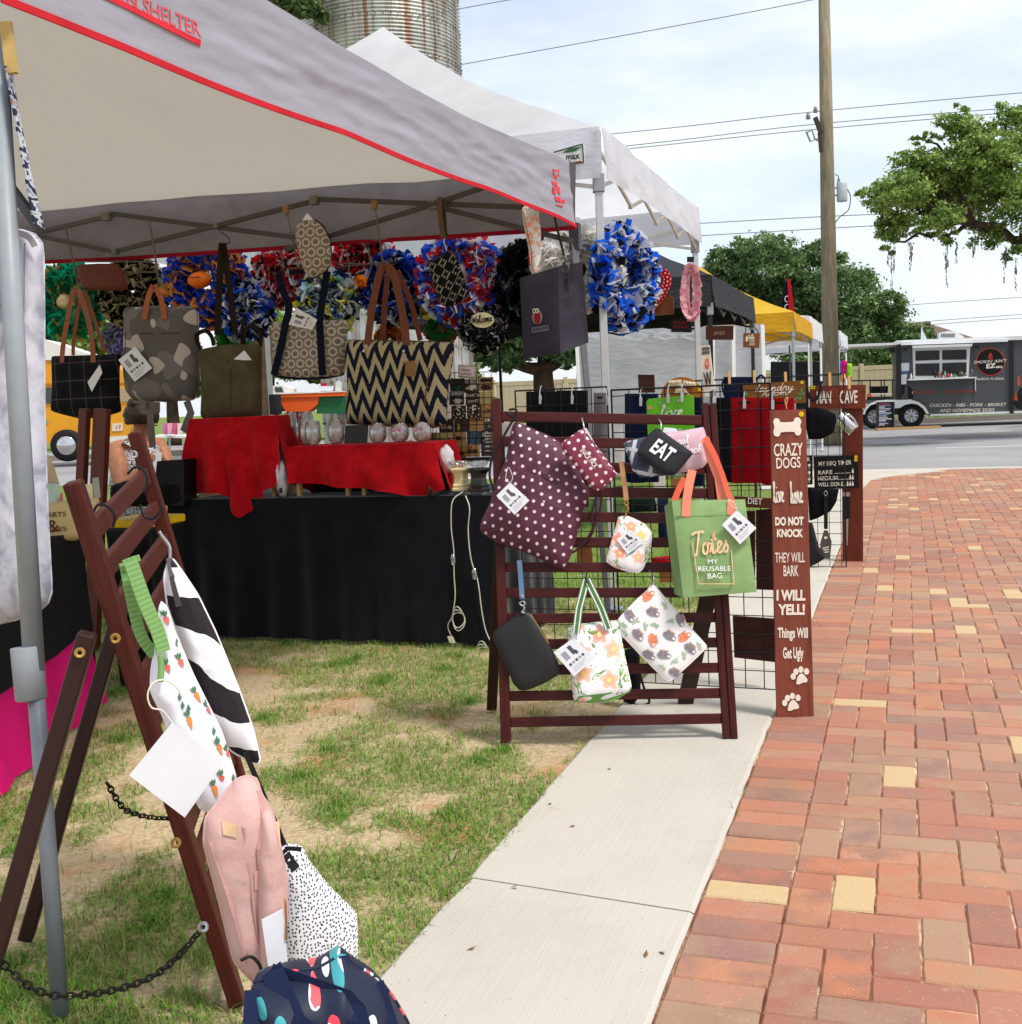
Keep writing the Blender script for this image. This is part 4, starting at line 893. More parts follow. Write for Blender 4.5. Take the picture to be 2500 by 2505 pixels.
cord(b.r, PRg, z5((845, 140), (842, 95), (850, 50)), .003, M_cord, 0, 'hook', oo=[.045, .03, -.05])
price_tag(b.r, PRg.at(.06), z5((605, 640), (750, 535), (905, 680), (755, 815)), 0, True, z5((750, 540), (735, 470), (770, 430)))
# sloth pouch with printed figures
b = Bag('zip_pouch', 'white zip pouch printed with grey and orange sloths, lower right of the right rack', PRg, z5((1325, 145), (1370, 195), (1540, 400), (1720, 600), (1590, 725), (1450, 850), (1420, 840), (1250, 670), (1090, 500), (1070, 410), (1100, 375), (1200, 270), (1290, 190)), .03, plain('#e9e6e6', .7, .2, var=.04), wr=.002, group=g1)
def ell(cx, cy, rx, ry, a, n=14): ca, sa = math.cos(rad(a)), math.sin(rad(a)); return z5(*[(cx+rx*math.cos(6.283*i/n)*ca-ry*math.sin(6.283*i/n)*sa, cy+rx*math.cos(6.283*i/n)*sa+ry*math.sin(6.283*i/n)*ca) for i in range(n)])
M_slg, M_slo, M_slf, M_sll = plain('#8d858c', .8), plain('#e58a66', .8), plain('#e9e2dc', .8), plain('#a9bfa4', .8)
for (x, y, m_, a) in ((1290, 235, M_slo, -40), (1320, 350, M_slg, 20), (1150, 370, M_slg, 60), (1210, 510, M_slg, 50), (1320, 545, M_slo, 80), (1440, 520, M_slg, 30), (1520, 400, M_slg, 70), (1400, 660, M_slg, 10), (1550, 530, M_slo, -30), (1590, 610, M_slg, 40), (1290, 660, M_slg, 30), (1480, 790, M_slg, 30)):
    b.patch(ell(x, y, 46, 28, a), m_, 'sloth_print', .002); ca, sa = math.cos(rad(a)), math.sin(rad(a)); hx, hy = x+38*ca, y+38*sa
    b.patch(ell(hx, hy, 20, 18, 0), m_, 'sloth_print', .0024); b.patch(ell(hx+3, hy+2, 12, 9, a, 10), M_slf, 'sloth_print', .0029)
    b.line(z5((x-30*ca+34*sa, y-30*sa-34*ca), (x+34*ca+36*sa, y+34*sa-36*ca)), .004, plain('#c9a08a', .8), 'branch_print', .0026)
    for q_ in (-18, 14): b.line(z5((x+q_*ca, y+q_*sa), (x+q_*ca+34*sa, y+q_*sa-34*ca)), .005, m_, 'sloth_print', .0028)
for (x, y, a) in ((1410, 300, 50), (1200, 410, -50), (1110, 440, 20), (1270, 450, 80), (1340, 440, 10), (1660, 590, 60), (1480, 700, -40), (1390, 745, 30), (1450, 410, -20), (1550, 660, 70), (1120, 500, 40)):
    b.patch(ell(x, y, 34, 9, a, 10), M_sll, 'leaf_print', .0021); b.patch(ell(x+6, y+4, 26, 7, a+50, 10), M_sll, 'leaf_print', .0023)
cord(b.r, PRg, z5((1325, 150), (1330, 90), (1300, 40)), .002, M_silver, 0, 'hook', oo=[.01, 0, -.04])
# little things hung behind the rack slats
# ---- near rack at the left edge
T1 = P(178, 1178, 2.12); T2 = P(330, 1056, 2.80); rv = T2-T1
best = min((abs((P(598, 2505, d_)-T1).dot(rv)), d_) for d_ in [1.6+.01*k for k in range(90)])[1]
B1 = P(598, 2505, best); fv = (B1-T1); fv = fv*(T1.z/-fv.z); B1 = T1+fv; B2 = T2+fv*(T2.z/T1.z)
RN = rv.cross(fv).normalized()
if RN.x < 0: RN = -RN
r1 = P(215, 1548, 2.10); r1b = P(30, 2190, 2.10); dv = (r1b-r1); dv = dv*(r1.z/-dv.z); off = rv*.72
lrk = rack('wooden_rack', 'near wooden rack with chipped edges, seen from its side, holding the pink backpack', T1, T2, B1, B2, 13, RN, .042, .042, .04, M_rackw,
           [(r1, r1+dv, .042), (r1+off+Z*.0, r1+off+dv, .042)], M_rdark, False, (.09, .93))
for (px, py, d_, m_) in ((327, 1112, 2.76, M_silver), (195, 1597, 2.085, M_brass), (282, 1562, 2.13, M_brass), (430, 2062, 2.08, M_brass), (497, 2268, 2.06, M_silver)):
    mb = MB(); c = P(px, py, d_-.012); n_ = (CC-c).normalized(); mb.lathe(c, [(.004, .001), (.008, .002), (.010, .0), (.010, -.01)], 12, ax=n_); mb.obj('bolt', m_, lrk)
def chain(parent, pts, link=.017, r=.0022, mat=None):
    q_ = smooth3(pts, 8); L_ = sum((q_[i+1]-q_[i]).length for i in range(len(q_)-1)); k = int(L_/(link*.78)); q_ = resample(q_, k); mb = MB()
    for i in range(k-1):
        a, b_ = q_[i], q_[i+1]; d_ = (b_-a).normalized(); s_ = d_.orthogonal().normalized(); s_ = (s_ if i % 2 else s_.cross(d_)); c = (a+b_)/2
        mb.tube([c+d_*math.cos(t*.785)*link*.6+s_*math.sin(t*.785)*link*.36 for t in range(8)], r, 4, closed=True)
    return mb.obj('chain', mat or plain('#2a2624', .5, .4, .5), parent, kind='stuff')
chain(lrk, [P(497, 2268, 2.06), P(430, 2345, 2.08), P(350, 2400, 2.1), P(220, 2432, 2.12), P(100, 2428, 2.12), P(0, 2350, 2.12), P(-60, 2270, 2.12)])
chain(lrk, [P(262, 1915, 2.55), P(300, 1975, 2.6), P(345, 1995, 2.66), P(400, 2002, 2.72), P(470, 2000, 2.74)])
# rings of wire over the slats
for pts in (((222, 1270), (238, 1236), (262, 1238), (281, 1262), (276, 1290)), ((312, 1160), (330, 1143), (352, 1150), (360, 1180), (350, 1205)), ((343, 1235), (352, 1262), (376, 1268), (398, 1242))):
    mb = MB(); mb.tube(smooth3([P(x, y, 2.26) for x, y in pts], 5), .0028, 6); o = mb.obj('wire_hook', M_cord, lrk)
g2 = 'bags hung on the near rack'
PLa = D(470, 1750, 2.05, 32, 4); PLb = D(520, 1600, 2.32, 25, 4); PLc = D(600, 2150, 1.98, 30, 3); PLd = D(780, 2250, 2.12, 18, 2); PLe = D(800, 2450, 1.80, 12, 0)
b = Bag('striped_bag', 'black and white striped cloth bag clipped to the near rack', PLb, z7((1150, 170), (1230, 280), (1330, 430), (1450, 680), (1600, 1050), (1700, 1330), (1755, 1560), (1730, 1572), (1560, 1480), (1420, 1300), (1300, 1000), (1200, 690), (1130, 500), (1105, 300)), .07, pm('black_white_waves', wavy('#2c272c', '#efedf3', .115), .85), wr=.006, ang=-30, group=g2)
cord(b.r, PLb, z7((1145, 185), (1140, 100), (1090, 30), (1072, 0)), .004, M_silver, .0, 'clip'); b.line(z7((1140, 180), (1150, 300), (1190, 500)), .012, plain('#3a3436', .5), 'zip')
b = Bag('tote_bag', 'white tote bag with orange carrot print and bright green handles on the near rack', PLa, [(394, 1470), (408, 1490), (425, 1545), (470, 1650), (540, 1790), (575, 1900), (590, 2003), (550, 1995), (490, 1978), (440, 1850), (400, 1750), (370, 1690), (372, 1640), (385, 1560)], .05, plain('#e6e5ee', .75, .15, var=.05), wr=.006, group=g2)
M_car, M_car2, M_lf = plain('#ee8a3c', .8), plain('#ea6a5a', .8), plain('#4f7a5c', .8)
for (x, y, l_, a, m_) in ((1255, 1280, 90, 72, M_car), (1310, 1110, 80, 62, M_car), (1460, 1460, 80, 68, M_car), (1430, 1740, 90, 70, M_car), (1200, 880, 60, 66, M_car2), (1530, 1500, 60, 68, M_car2), (1470, 1650, 40, 70, M_car2), (1390, 1200, 60, 68, M_car2), (1110, 600, 60, 75, M_car2), (1110, 920, 60, 70, M_car2)):
    ca, sa = math.cos(rad(a)), math.sin(rad(a)); sd_ = 17
    b.patch(z7(*[(x+u*ca*l_*.5-v*sa*sd_, y+u*sa*l_*.5+v*ca*sd_) for u, v in ((-1, -.6), (-.8, -1), (0, -.8), (1, 0), (0, .8), (-.8, 1), (-1, .6))]), m_, 'carrot_print', .002)
    for dv_ in (-25, 0, 25):
        a2 = rad(a+180+dv_); b.patch(z7(*[(x-ca*l_*.5+u*math.cos(a2)*50-v*math.sin(a2)*9, y-sa*l_*.5+u*math.sin(a2)*50+v*math.cos(a2)*9) for u, v in ((0, 0), (.5, -1), (1, 0), (.5, 1))]), M_lf, 'leaf_print', .0026)
for (x, y) in ((1180, 1100), (1200, 1160), (1240, 1180), (1410, 1330), (1430, 1390), (1570, 1720), (1550, 1650), (1560, 1860), (1170, 740)): b.patch(z7((x, y-30), (x+18, y), (x+4, y+30), (x-10, y)), M_lf, 'leaf_print', .0022)
M_gw = pm('green_webbing', lambda t, uv, x, y: t.mix((y*700.0).sin() > .0, H('#6f9658'), H('#7da566')), .85)
belt(b.r, PLa, z7((850, 200), (950, 480), (1030, 660), (1070, 800)), 36, M_gw, .03, 'handle', nrm=(PLa.n+PLa.x*.2)); belt(b.r, PLa, z7((840, 210), (910, 560), (960, 720), (1040, 830)), 28, M_gw, .0, 'handle'); belt(b.r, PLa, z7((820, 215), (880, 190), (930, 175)), 16, M_gw, .012, 'handle', sm=False)
cord(b.r, PLa, z7((1050, 820), (1055, 900), (1050, 1000)), .006, M_gw, .03, 'strap_end')
cord(b.r, PLa, z7((1160, 1330), (1090, 1240), (1040, 1180), (970, 1160), (945, 1080), (980, 1000), (1060, 980), (1140, 1030), (1170, 1090)), .0016, plain('#d9d3c4', .6), .05, 'tag_string')
price_tag(b.r, Pl(PLa(430, 1880, .06), 20, 0), [(316, 1897), (421, 1768), (548, 1864), (452, 2000)], 0, False)
M_pk = pm('pink_nylon', lambda t, uv, x, y: t.ramp(t.noise(uv, 6, 4), [(.3, H('#c69d97')), (.7, H('#d3ada6'))]), .5, .3, .6)
b = Bag('backpack', 'dusty pink backpack hanging on the side of the near rack', PLc, [(576, 1908), (600, 1898), (627, 1904), (640, 1949), (663, 1974), (675, 2032), (698, 2132), (700, 2256), (672, 2395), (619, 2400), (573, 2352), (540, 2215), (499, 2061), (503, 1999), (532, 1966)], .09, M_pk, wr=.013, p=6.5, group=g2, wsc=3.5)
M_pkd = plain('#b88c88', .5); b.line(z8((1010, 300), (1025, 420), (985, 620), (1000, 760), (1040, 1000), (1060, 1400)), .007, M_pkd, 'zip'); b.line(z8((740, 600), (830, 900), (930, 1250), (1000, 1430)), .007, M_pkd, 'piping'); b.line(z8((1110, 480), (1100, 620), (1060, 760), (1050, 860)), .012, plain('#d0ab88', .6), 'side_strap'); b.patch(z8((792, 470), (870, 485), (868, 560), (796, 550)), plain('#cfae8a', .7), 'webbing_patch', .003); fp = Bag('', '', PLc.at(.045), [(640, 1990), (655, 1980), (668, 1992), (684, 2070), (695, 2150), (696, 2250), (676, 2375), (642, 2384), (634, 2250), (628, 2100)], .05, M_pk, root=b.r, part='front_pocket', wr=.007, wsc=9, p=5); b.line(z8((900, 270), (905, 500), (960, 900), (1030, 1380)), .004, M_pkd, 'seam'); b.line(z8((1050, 480), (1075, 700), (1120, 1000), (1130, 1300)), .004, M_pkd, 'seam'); b.line(z8((985, 750), (992, 860)), .012, plain('#cf9f92', .5), 'zip_pull'); b.line(z8((1105, 860), (1125, 940)), .011, plain('#cf9f92', .5), 'zip_pull')
cord(b.r, PLc, z8((1100, 870), (1105, 1000), (1105, 1100)), .002, M_brass, .09, 'chain_pull')
mb = MB(); Pq = Pl(PLc(680, 2330, .085), 25, 0); o = price_tag(b.r, Pq, [(640, 2250), (692, 2223), (708, 2392), (661, 2402)], 0, False); price_tag(b.r, Pl(PLc(690, 2430, .1), 25, 0), [(661, 2410), (716, 2462), (690, 2500), (664, 2502)], 0, False)
cord(b.r, PLc, z8((840, 1210), (900, 1190), (950, 1240), (970, 1330), (1000, 1450), (960, 1560)), .003, M_cord, .095, 'cord')
b = Bag('lunch_bag', 'white lunch bag with small black spots beside the pink backpack', PLd, [(681, 2086), (698, 2066), (735, 2070), (752, 2107), (802, 2169), (870, 2236), (872, 2300), (870, 2380), (822, 2400), (700, 2400), (690, 2256), (683, 2124)], .08, pm('white_spotted', spots('#e6e8ec', '#3c414a', 165, .27), .7), wr=.004, p=4, group=g2)
belt(b.r, PLd, [(600, 1840), (640, 1935), (668, 2000), (696, 2068)], 13, M_cord, .0, 'strap', sm=False); belt(b.r, PLd, [(684, 2090), (700, 2070), (735, 2072)], 10, M_cord, .012, 'handle', sm=False); b.line(z8((1195, 680), (1250, 750)), .016, M_cord, 'strap_anchor')
M_nv = pm('navy_brush', brush('#1b2238', ['#e0485a', '#e55a60', '#3f9aa0', '#e2e0e6'], .030), .5, .3, .3)
b = Bag('travel_bag', 'navy bag with red and teal brush dots at the foot of the near rack', PLe, [(619, 2402), (661, 2392), (720, 2375), (781, 2368), (839, 2333), (864, 2356), (922, 2393), (959, 2435), (1000, 2505), (1010, 2600), (800, 2640), (610, 2600)], .20, M_nv, wr=.008, p=4.5, group=g2)
M_nvp = cloth('#1d2540'); b.line([(663, 2366), (720, 2430), (790, 2480), (850, 2530)], .036, M_nvp, 'strap', .006); b.line([(640, 2400), (635, 2460), (640, 2560)], .05, M_nvp, 'side_panel', .004); b.line([(665, 2365), (760, 2375), (845, 2374), (870, 2400), (885, 2450), (890, 2540)], .018, M_nvp, 'handle', .008); b.line([(840, 2335), (852, 2420), (862, 2520)], .014, M_nvp, 'zip', .004); b.line([(922, 2395), (945, 2450), (950, 2540)], .02, M_nvp, 'strap', .004)
# white patterned hanging bag at the left edge, behind the tent leg
PLw = D(60, 1000, 2.62, 8)
M_wat = pm('watercolour_white', lambda t, uv, x, y: t.ramp(t.noise(t.scale(uv, (1, .6, 1)), 22, 4, .55, .5), [(.36, H('#a9abbc')), (.5, H('#d3d4e0')), (.62, H('#e6e6f0'))]), .8, transl=.25)
b = Bag('garment_bag', 'long white hanging bag with grey watercolour pattern at the left edge', PLw, [(-260, 560), (-100, 556), (40, 560), (98, 574), (106, 600), (108, 800), (108, 1000), (116, 1250), (124, 1400), (128, 1460), (118, 1480), (80, 1505), (0, 1525), (-120, 1545), (-260, 1550)], .12, M_wat, wr=.006, p=7, group=None)
b.patch([(-200, 566), (-60, 563), (40, 568), (100, 584), (106, 640), (106, 755), (40, 752), (-60, 748), (-200, 748)], cloth('#c9c4cb', transl=.2), 'top_panel', .004); b.line([(72, 600), (76, 700), (75, 780)], .003, plain('#8f8c98', .7), 'seam', .008)
belt(b.r, PLw, [(-60, 575), (20, 572), (80, 585), (100, 610)], 16, plain('#9d9aa2', .6), .05, 'rim', sm=True)
# patterned board hung from the canopy corner
PLx = D(60, 350, 2.46, 62)
mb = MB(); mb.prism([P(14, 160, 2.40), P(30, 175, 2.52), P(92, 520, 2.52), P(110, 560, 2.46), P(84, 545, 2.40)], V((.8, -.6, 0)), .006)
hb = mb.obj('hanging_pouch', pm('tribal_print', lambda t, uv, x, y: t.ramp(t.noise(t.vec(x*30., y*60., 0), 1, 1), [(.3, H('#2b3148')), (.45, H('#b9bcc2')), (.6, H('#7f8c9c')), (.7, H('#b07a50'))], True))); tag(hb, 'narrow patterned pouch seen edge on, hanging at the top left corner', 'pouch')
# ================================================================ TABLE AND WHAT STANDS ON IT
TP = Pl(G(870, 1569), YB); TZ = .755; TF = TP.p.copy(); TF.z = 0
def tpt(px, back=0.0, z=TZ):
    """point on the table: column px at the front edge, moved back by metres"""
    p = TP(px, 1300); return V((p.x, p.y, 0))+UU*back+Z*z
M_velv = MT('red_velvet', .85, .1); _p = M_velv.coord('pos'); M_velv.col(M_velv.ramp(M_velv.noise(_p, 9, 5, .7), [(.3, H('#8e0812')), (.55, H('#b00c18')), (.75, H('#cc1c28'))])); M_velv.b.inputs['Sheen Weight'].default_value = .6; M_velv.b.inputs['Sheen Tint'].default_value = H('#ff5a5a'); M_velv.b.inputs['Sheen Roughness'].default_value = .35; M_velv.bump(M_velv.noise(_p, 30, 4, .5), .35, .012); M_velv = M_velv.mat
M_blk = cloth('#121318', var=.2, wr=.4, sheen=.25)
def draped(parent, a_l, b_l, nrm, folds, amp, mat, name, n=60, m=22, ph=0.0, rip=.01):
    """hanging cloth between top polyline a and bottom polyline b (3D)"""
    A_ = resample(a_l, n); B_ = resample(b_l, n); rows = []
    for j in range(m+1):
        v = j/m; row = []
        for i in range(n):
            p = A_[i].lerp(B_[i], v); u = i/(n-1); w_ = math.sin(u*folds*6.283+ph+1.3*mn.noise(V((u*3, 1, ph))))*.6+mn.noise(V((u*folds*1.3, v*.8, ph)))
            row.append(p+nrm*(amp*w_*(v**.8)+rip*mn.noise(p*7)*min(1, v*4)))
        rows.append(row)
    mb = MB(); mb.grid(rows, lambda p: (V(p).dot(VV), p[2])); return mb.obj(name, mat, parent, smooth=True)
tb = thing('vendor_table', 'long table under a black cloth reaching the grass, red velvet risers on top', 'table', (tpt(820)+tpt(820, .7))/2*V((1, 1, 0)) if False else tpt(820, .35, 0))
mb = MB(); c = [tpt(415, 0), tpt(1235, 0), tpt(1235, .72), tpt(415, .72)]; mb.prism([p.lerp((c[0]+c[2])/2, .06)-Z*.012 for p in c], Z, .03); mb.obj('table_top', plain('#8a8a88', .6), tb)
for px_, bk_ in ((440, .06), (1210, .06), (440, .66), (1210, .66)): mb = MB(); mb.bar(tpt(px_, bk_, 0), tpt(px_, bk_, TZ-.04), .03); mb.obj('leg', M_dark, tb)
mb = MB(); n = 40; mb.grid([[c[0].lerp(c[1], i/n).lerp(c[3].lerp(c[2], i/n), j/8)+Z*(.004+.002*mn.noise(V((i*.4, j*.5, 0)))) for i in range(n+1)] for j in range(9)]); mb.obj('tablecloth_top', M_blk, tb, smooth=True)
draped(tb, [c[0]+Z*.003, c[1]+Z*.003], [tpt(415, -.03, .012), tpt(1238, -.03, .012)], -UU, 9, .034, M_blk, 'tablecloth_front', 160, 24, .4)
draped(tb, [c[3]+Z*.003, c[0]+Z*.003], [tpt(412, .74, .012), tpt(412, -.03, .012)], -VV, 4, .02, M_blk, 'tablecloth_side', 40, 20, 1)
draped(tb, [c[1]+Z*.003, c[2]+Z*.003], [tpt(1238, -.03, .012), tpt(1238, .74, .012)], VV, 4, .02, M_blk, 'tablecloth_side', 40, 20, 2)
# red cloths over risers
TQ = TP.at(-.05)
def riser(label, topL, topR, botpx, dep, folds, tail=None, side=None):
    r = thing('red_velvet_cloth', label, 'cloth', tpt(sum(p[0] for p in botpx)/len(botpx), .1))
    a, b = TQ(*topL), TQ(*topR); z_ = (a.z+b.z)/2; a.z = b.z = z_
    mb = MB(); mb.grid([[a.lerp(b, i/20)+UU*dep*j/6+Z*(.003*mn.noise(V((i*.5, j, 3)))) for i in range(21)] for j in range(7)]); mb.obj('top_fold', M_velv, r, smooth=True)
    draped(r, [a, b], [TP(*q_, .0) for q_ in botpx], -UU, folds, .062, M_velv, 'front_fold', 100, 30, 2.2, .022)
    draped(r, [a+UU*dep, a], [tpt(botpx[0][0], dep), TP(*botpx[0], .0)], -VV, 2, .02, M_velv, 'side_fold', 20, 14, .3)
    draped(r, [b, b+UU*dep], [TP(*botpx[-1], .0), tpt(botpx[-1][0]+6, dep)], VV, 2, .02, M_velv, 'side_fold', 20, 14, .9)
    return r, z_
rA, zA = riser('red velvet cloth draped over the taller riser at the left of the table', (463, 1023), (674, 1019), [(431, 1206), (500, 1208), (540, 1204), (562, 1215), (566, 1240), (603, 1264), (629, 1240), (640, 1203), (676, 1190), (690, 1120)], .34, 3.6)
rB, zB = riser('red velvet cloth draped over the long low riser under the glasses', (694, 1086), (1062, 1090), [(709, 1182), (770, 1186), (841, 1192), (900, 1195), (960, 1201), (1000, 1216), (1022, 1228), (1040, 1213), (1060, 1205), (1095, 1195)], .30, 3)
M_pine = wood('#b08a58', '#c9a56e', .6)
rs = thing('wooden_riser', 'light pine riser shelf under the red cloth', 'riser', tpt(860, .15))
mb = MB(); mb.prism([tpt(700, .05, zB-.006), tpt(1058, .05, zB-.006), tpt(1058, .33, zB-.006), tpt(700, .33, zB-.006)], Z, .018); mb.obj('shelf', M_pine, rs)
mb = MB(); mb.prism([tpt(705, .30, TZ+.006), tpt(1052, .30, TZ+.006), tpt(1052, .30, zB-.026), tpt(705, .30, zB-.026)], -UU, .01); mb.obj('back_panel', plain('#15120f', .8), rs)  # added near-black sheet, its colour stands in for the dark interior behind the legs
for px_ in (721, 841, 881, 1050): mb = MB(); mb.bar(tpt(px_, .08, TZ+.006), tpt(px_, .08, zB-.024), .022, .03, UU); mb.obj('leg', M_pine, rs)
rs = thing('wooden_riser', 'tall pine riser box hidden under the left red velvet cloth', 'riser', tpt(565, .2))
mb = MB(); mb.prism([tpt(472, .07, zA-.006), tpt(664, .07, zA-.006), tpt(664, .36, zA-.006), tpt(472, .36, zA-.006)], Z, .018); mb.obj('shelf', M_pine, rs)
for px_ in (478, 658): mb = MB(); mb.bar(tpt(px_, .2, TZ+.006), tpt(px_, .2, zA-.024), .02, .26, UU); mb.obj('leg', M_pine, rs)
# glasses
def glass_mat(c='#f2f6f6', f=.12):
    t = MT('clear_glass', .03, .5); t.b.inputs['Base Color'].default_value = H(c); nt_ = t.nt; tr = t.node('ShaderNodeBsdfTransparent'); tr.inputs[0].default_value = (.95, .96, .96, 1); gl = t.node('ShaderNodeBsdfGlossy'); gl.inputs['Roughness'].default_value = .05
    lw = t.node('ShaderNodeLayerWeight'); lw.inputs[0].default_value = .35; mxs = t.node('ShaderNodeMixShader'); k = t.M('MULTIPLY', E(t, lw.outputs['Facing']), .55)+f
    nt_.links.new(k.k, mxs.inputs[0]); nt_.links.new(tr.outputs[0], mxs.inputs[1]); nt_.links.new(gl.outputs[0], mxs.inputs[2]); nt_.links.new(mxs.outputs[0], nt_.nodes['Material Output'].inputs[0]); return t.mat
M_glass = glass_mat(f=.08)
def tissue_mat(c, h):
    t = MT('tissue_'+h.lstrip('#'), .8, .1); z_ = t.xyz(t.coord('pos'))[2]; t.col(t.ramp(t.noise(t.coord('pos'), 45, 4, .6), [(.3, H(c)), (.65, H(h))])); t.bump(t.noise(t.coord('pos'), 60, 3), .8, .01); t.translucent(.3); return t.mat
M_tis = tissue_mat('#e6c6d0', '#faf0f4'); M_tisw = tissue_mat('#ece6ec', '#fbf8fb')
def crumple(mb, c, rx, rz, seed, n=12):
    rows = []
    for j in range(n+1):
        th = math.pi*j/n; row = []
        for i in range(2*n+1):
            ph = math.pi*(i % (2*n))/n; d = V((math.sin(th)*math.cos(ph), math.sin(th)*math.sin(ph), math.cos(th))); k = 1+.22*mn.noise(d*2.6+V((seed, 0, 0)))+.1*mn.noise(d*6+V((0, seed, 0)))
            row.append(V(c)+V((d.x*rx, d.y*rx, d.z*rz))*k)
        rows.append(row)
    mb.grid(rows)
def tumbler(label, px, w_, h_, back, z_, pink=True, k=0, sweet=False):
    p = tpt(px, back, z_); r = thing('glass', label, 'glass', p, 'stemless glasses filled with tissue'); R = w_/2
    mb = MB(); mb.lathe(p, [(0, .002), (R*.55, .002), (R*.8, h_*.12), (R, h_*.38), (R*.98, h_*.6), (R*.78, h_), (R*.75, h_), (R*.94, h_*.6), (R*.96, h_*.4), (R*.75, h_*.14), (0, .008)], 20); mb.obj('bowl', M_glass, r, smooth=True)
    mb = MB(); crumple(mb, p+Z*h_*.42, R*.86, h_*.40, k*3.1+1); crumple(mb, p+Z*h_*.66+VV*R*.15, R*.72, h_*.36, k*1.7+4); crumple(mb, p+Z*h_*.22, R*.74, h_*.2, k+9); mb.obj('tissue', M_tis if pink else M_tisw, r, smooth=True)
    if sweet:
        for (ax, az) in ((-.3, .62), (.35, .66)):
            mb = MB(); q_ = p-UU*R*1.0+VV*R*ax+Z*h_*az; mb.prism([q_+VV*x*.008+Z*y*.008 for x, y in ((0, -1), (1, .2), (.6, 1), (0, .5), (-.6, 1), (-1, .2))], -UU, .001); mb.obj('heart_print', plain('#d2527e', .6), r)
K = 5.95/2800
for q_ in ((676, 38, 82, .22, 'tall tissue filled glass next to the left red cloth, at the back left', 0, 0), (719, 42, 82, .20, 'tall tissue filled glass, second from the left red cloth', 0, 0), (737, 40, 60, .12, 'short dark tissue filled glass overlapped by its right neighbour', 0, 0), (767, 42, 60, .06, 'short glass with white tissue, in front of the dark one', 0, 0), (819, 45, 60, .08, 'short tissue filled glass just left of the black tablet', 1, 0), (921, 45, 47, .08, 'short tissue filled glass just right of the black tablet', 1, 0), (975, 46, 43, .08, 'short glass with two pink hearts, second from the right end', 1, 1), (1029, 46, 41, .08, 'short glass with two pink hearts at the right end of the row', 1, 1)):
    tumbler(q_[4], q_[0], q_[1]*K, max(.095, q_[2]*K), q_[3], zB+.005, bool(q_[5]), q_[0], bool(q_[6]))
mb = MB(); c = tpt(869, .06, zB+.006); mb.box(c+Z*.048+UU*.014, VV*.066, UU*.006+Z*.001, Z*.046-UU*-.012); o = mb.obj('tablet', plain('#08090b', .25, .5), bevel=.004); tag(o, 'black tablet leaning upright among the glasses', 'tablet')
mb = MB(); c = tpt(655, .16, zA+.004); mb.box(c+Z*.055, VV*.004+UU*.03, UU*.03, Z*.055); o = mb.obj('picture_frame', plain('#101012', .4), bevel=.003); tag(o, 'small black frame standing on the left red cloth behind the olive tote', 'picture frame')
r = thing('wine_glass', 'stemmed glass stuffed with white tissue at the right end of the low riser', 'glass', tpt(1082, .1)); p = tpt(1082, .1)
mb = MB(); mb.lathe(p, [(0, .003), (.035, .004), (.006, .012), (.006, .09), (.03, .11), (.042, .15), (.035, .20)], 18); mb.obj('bowl', M_glass, r, smooth=True); mb = MB(); crumple(mb, p+Z*.18, .04, .07, 5); mb.obj('tissue', M_tisw, r, smooth=True)
r = thing('wine_tumbler', 'tall tissue filled glass with printed lettering between the two red cloths', 'glass', tpt(690, .03)); p = tpt(690, .03)
mb = MB(); mb.lathe(p, [(0, .003), (.03, .003), (.038, .06), (.037, .13), (.03, .18)], 18); mb.obj('bowl', M_glass, r, smooth=True); mb = MB(); crumple(mb, p+Z*.1, .034, .095, 8); mb.obj('tissue', M_tisw, r, smooth=True)
mb = MB(); mb.prism([p-UU*.04+VV*.0+Z*.03, p-UU*.04+VV*.022+Z*.03, p-UU*.04+VV*.022+Z*.06, p-UU*.04+VV*.004+Z*.055], -UU, .002); mb.obj('dark_print', plain('#24222a', .6), r)
# jar, wax warmers, cords
r = thing('jar', 'dark jar with a blue lid at the front right of the table', 'jar', tpt(1062, .03)); p = tpt(1062, .03)
mb = MB(); mb.lathe(p, [(0, .003), (.033, .003), (.036, .01), (.036, .062), (.032, .07)], 20); mb.obj('body', plain('#2a2220', .2, .5, var=.3, sc=90), r, smooth=True); mb = MB(); mb.lathe(p, [(.0365, .066), (.038, .068), (.038, .086), (.036, .089), (0, .089)], 20); mb.obj('lid', plain('#1f7fc0', .4, .4), r, smooth=True)
def warmer(label, px, mat, back):
    p = tpt(px, back); r = thing('wax_warmer', label, 'wax warmer', p, 'electric wax warmers'); prof = [(.052, .02), (.060, .024), (.060, .034), (.050, .042), (.054, .05), (.044, .062), (.040, .09), (.044, .108), (.056, .122), (.062, .128), (.062, .136), (.04, .138), (0, .137)]
    mb = MB(); mb.lathe(p, prof, 6); mb.obj('body', mat, r, bevel=.0015)
    for a in range(4): mb = MB(); crumple(mb, p+VV*(.04 if a % 2 else -.04)+UU*(.035 if a > 1 else -.035)+Z*.011, .011, .011, a, 5); mb.obj('foot', M_glass, r, smooth=True)
    mb = MB(); mb.lathe(p, [(.02, .139), (.048, .152), (.057, .172), (.054, .172), (.044, .156), (0, .146)], 20); mb.obj('dish', M_glass, r, smooth=True); return r
M_crm = plain('#d9c99a', .45, .3); w1 = warmer('cream wax warmer with a glass dish at the right end of the table', 1118, M_crm, .08); w2 = warmer('black wax warmer with a glass dish beside the cream one', 1168, plain('#111012', .2, .5), .05)
M_wire = plain('#c9c6b4', .4, .4); z3b = lambda *p: zz(400, 900, .4409, p); TC = TP.at(.045)
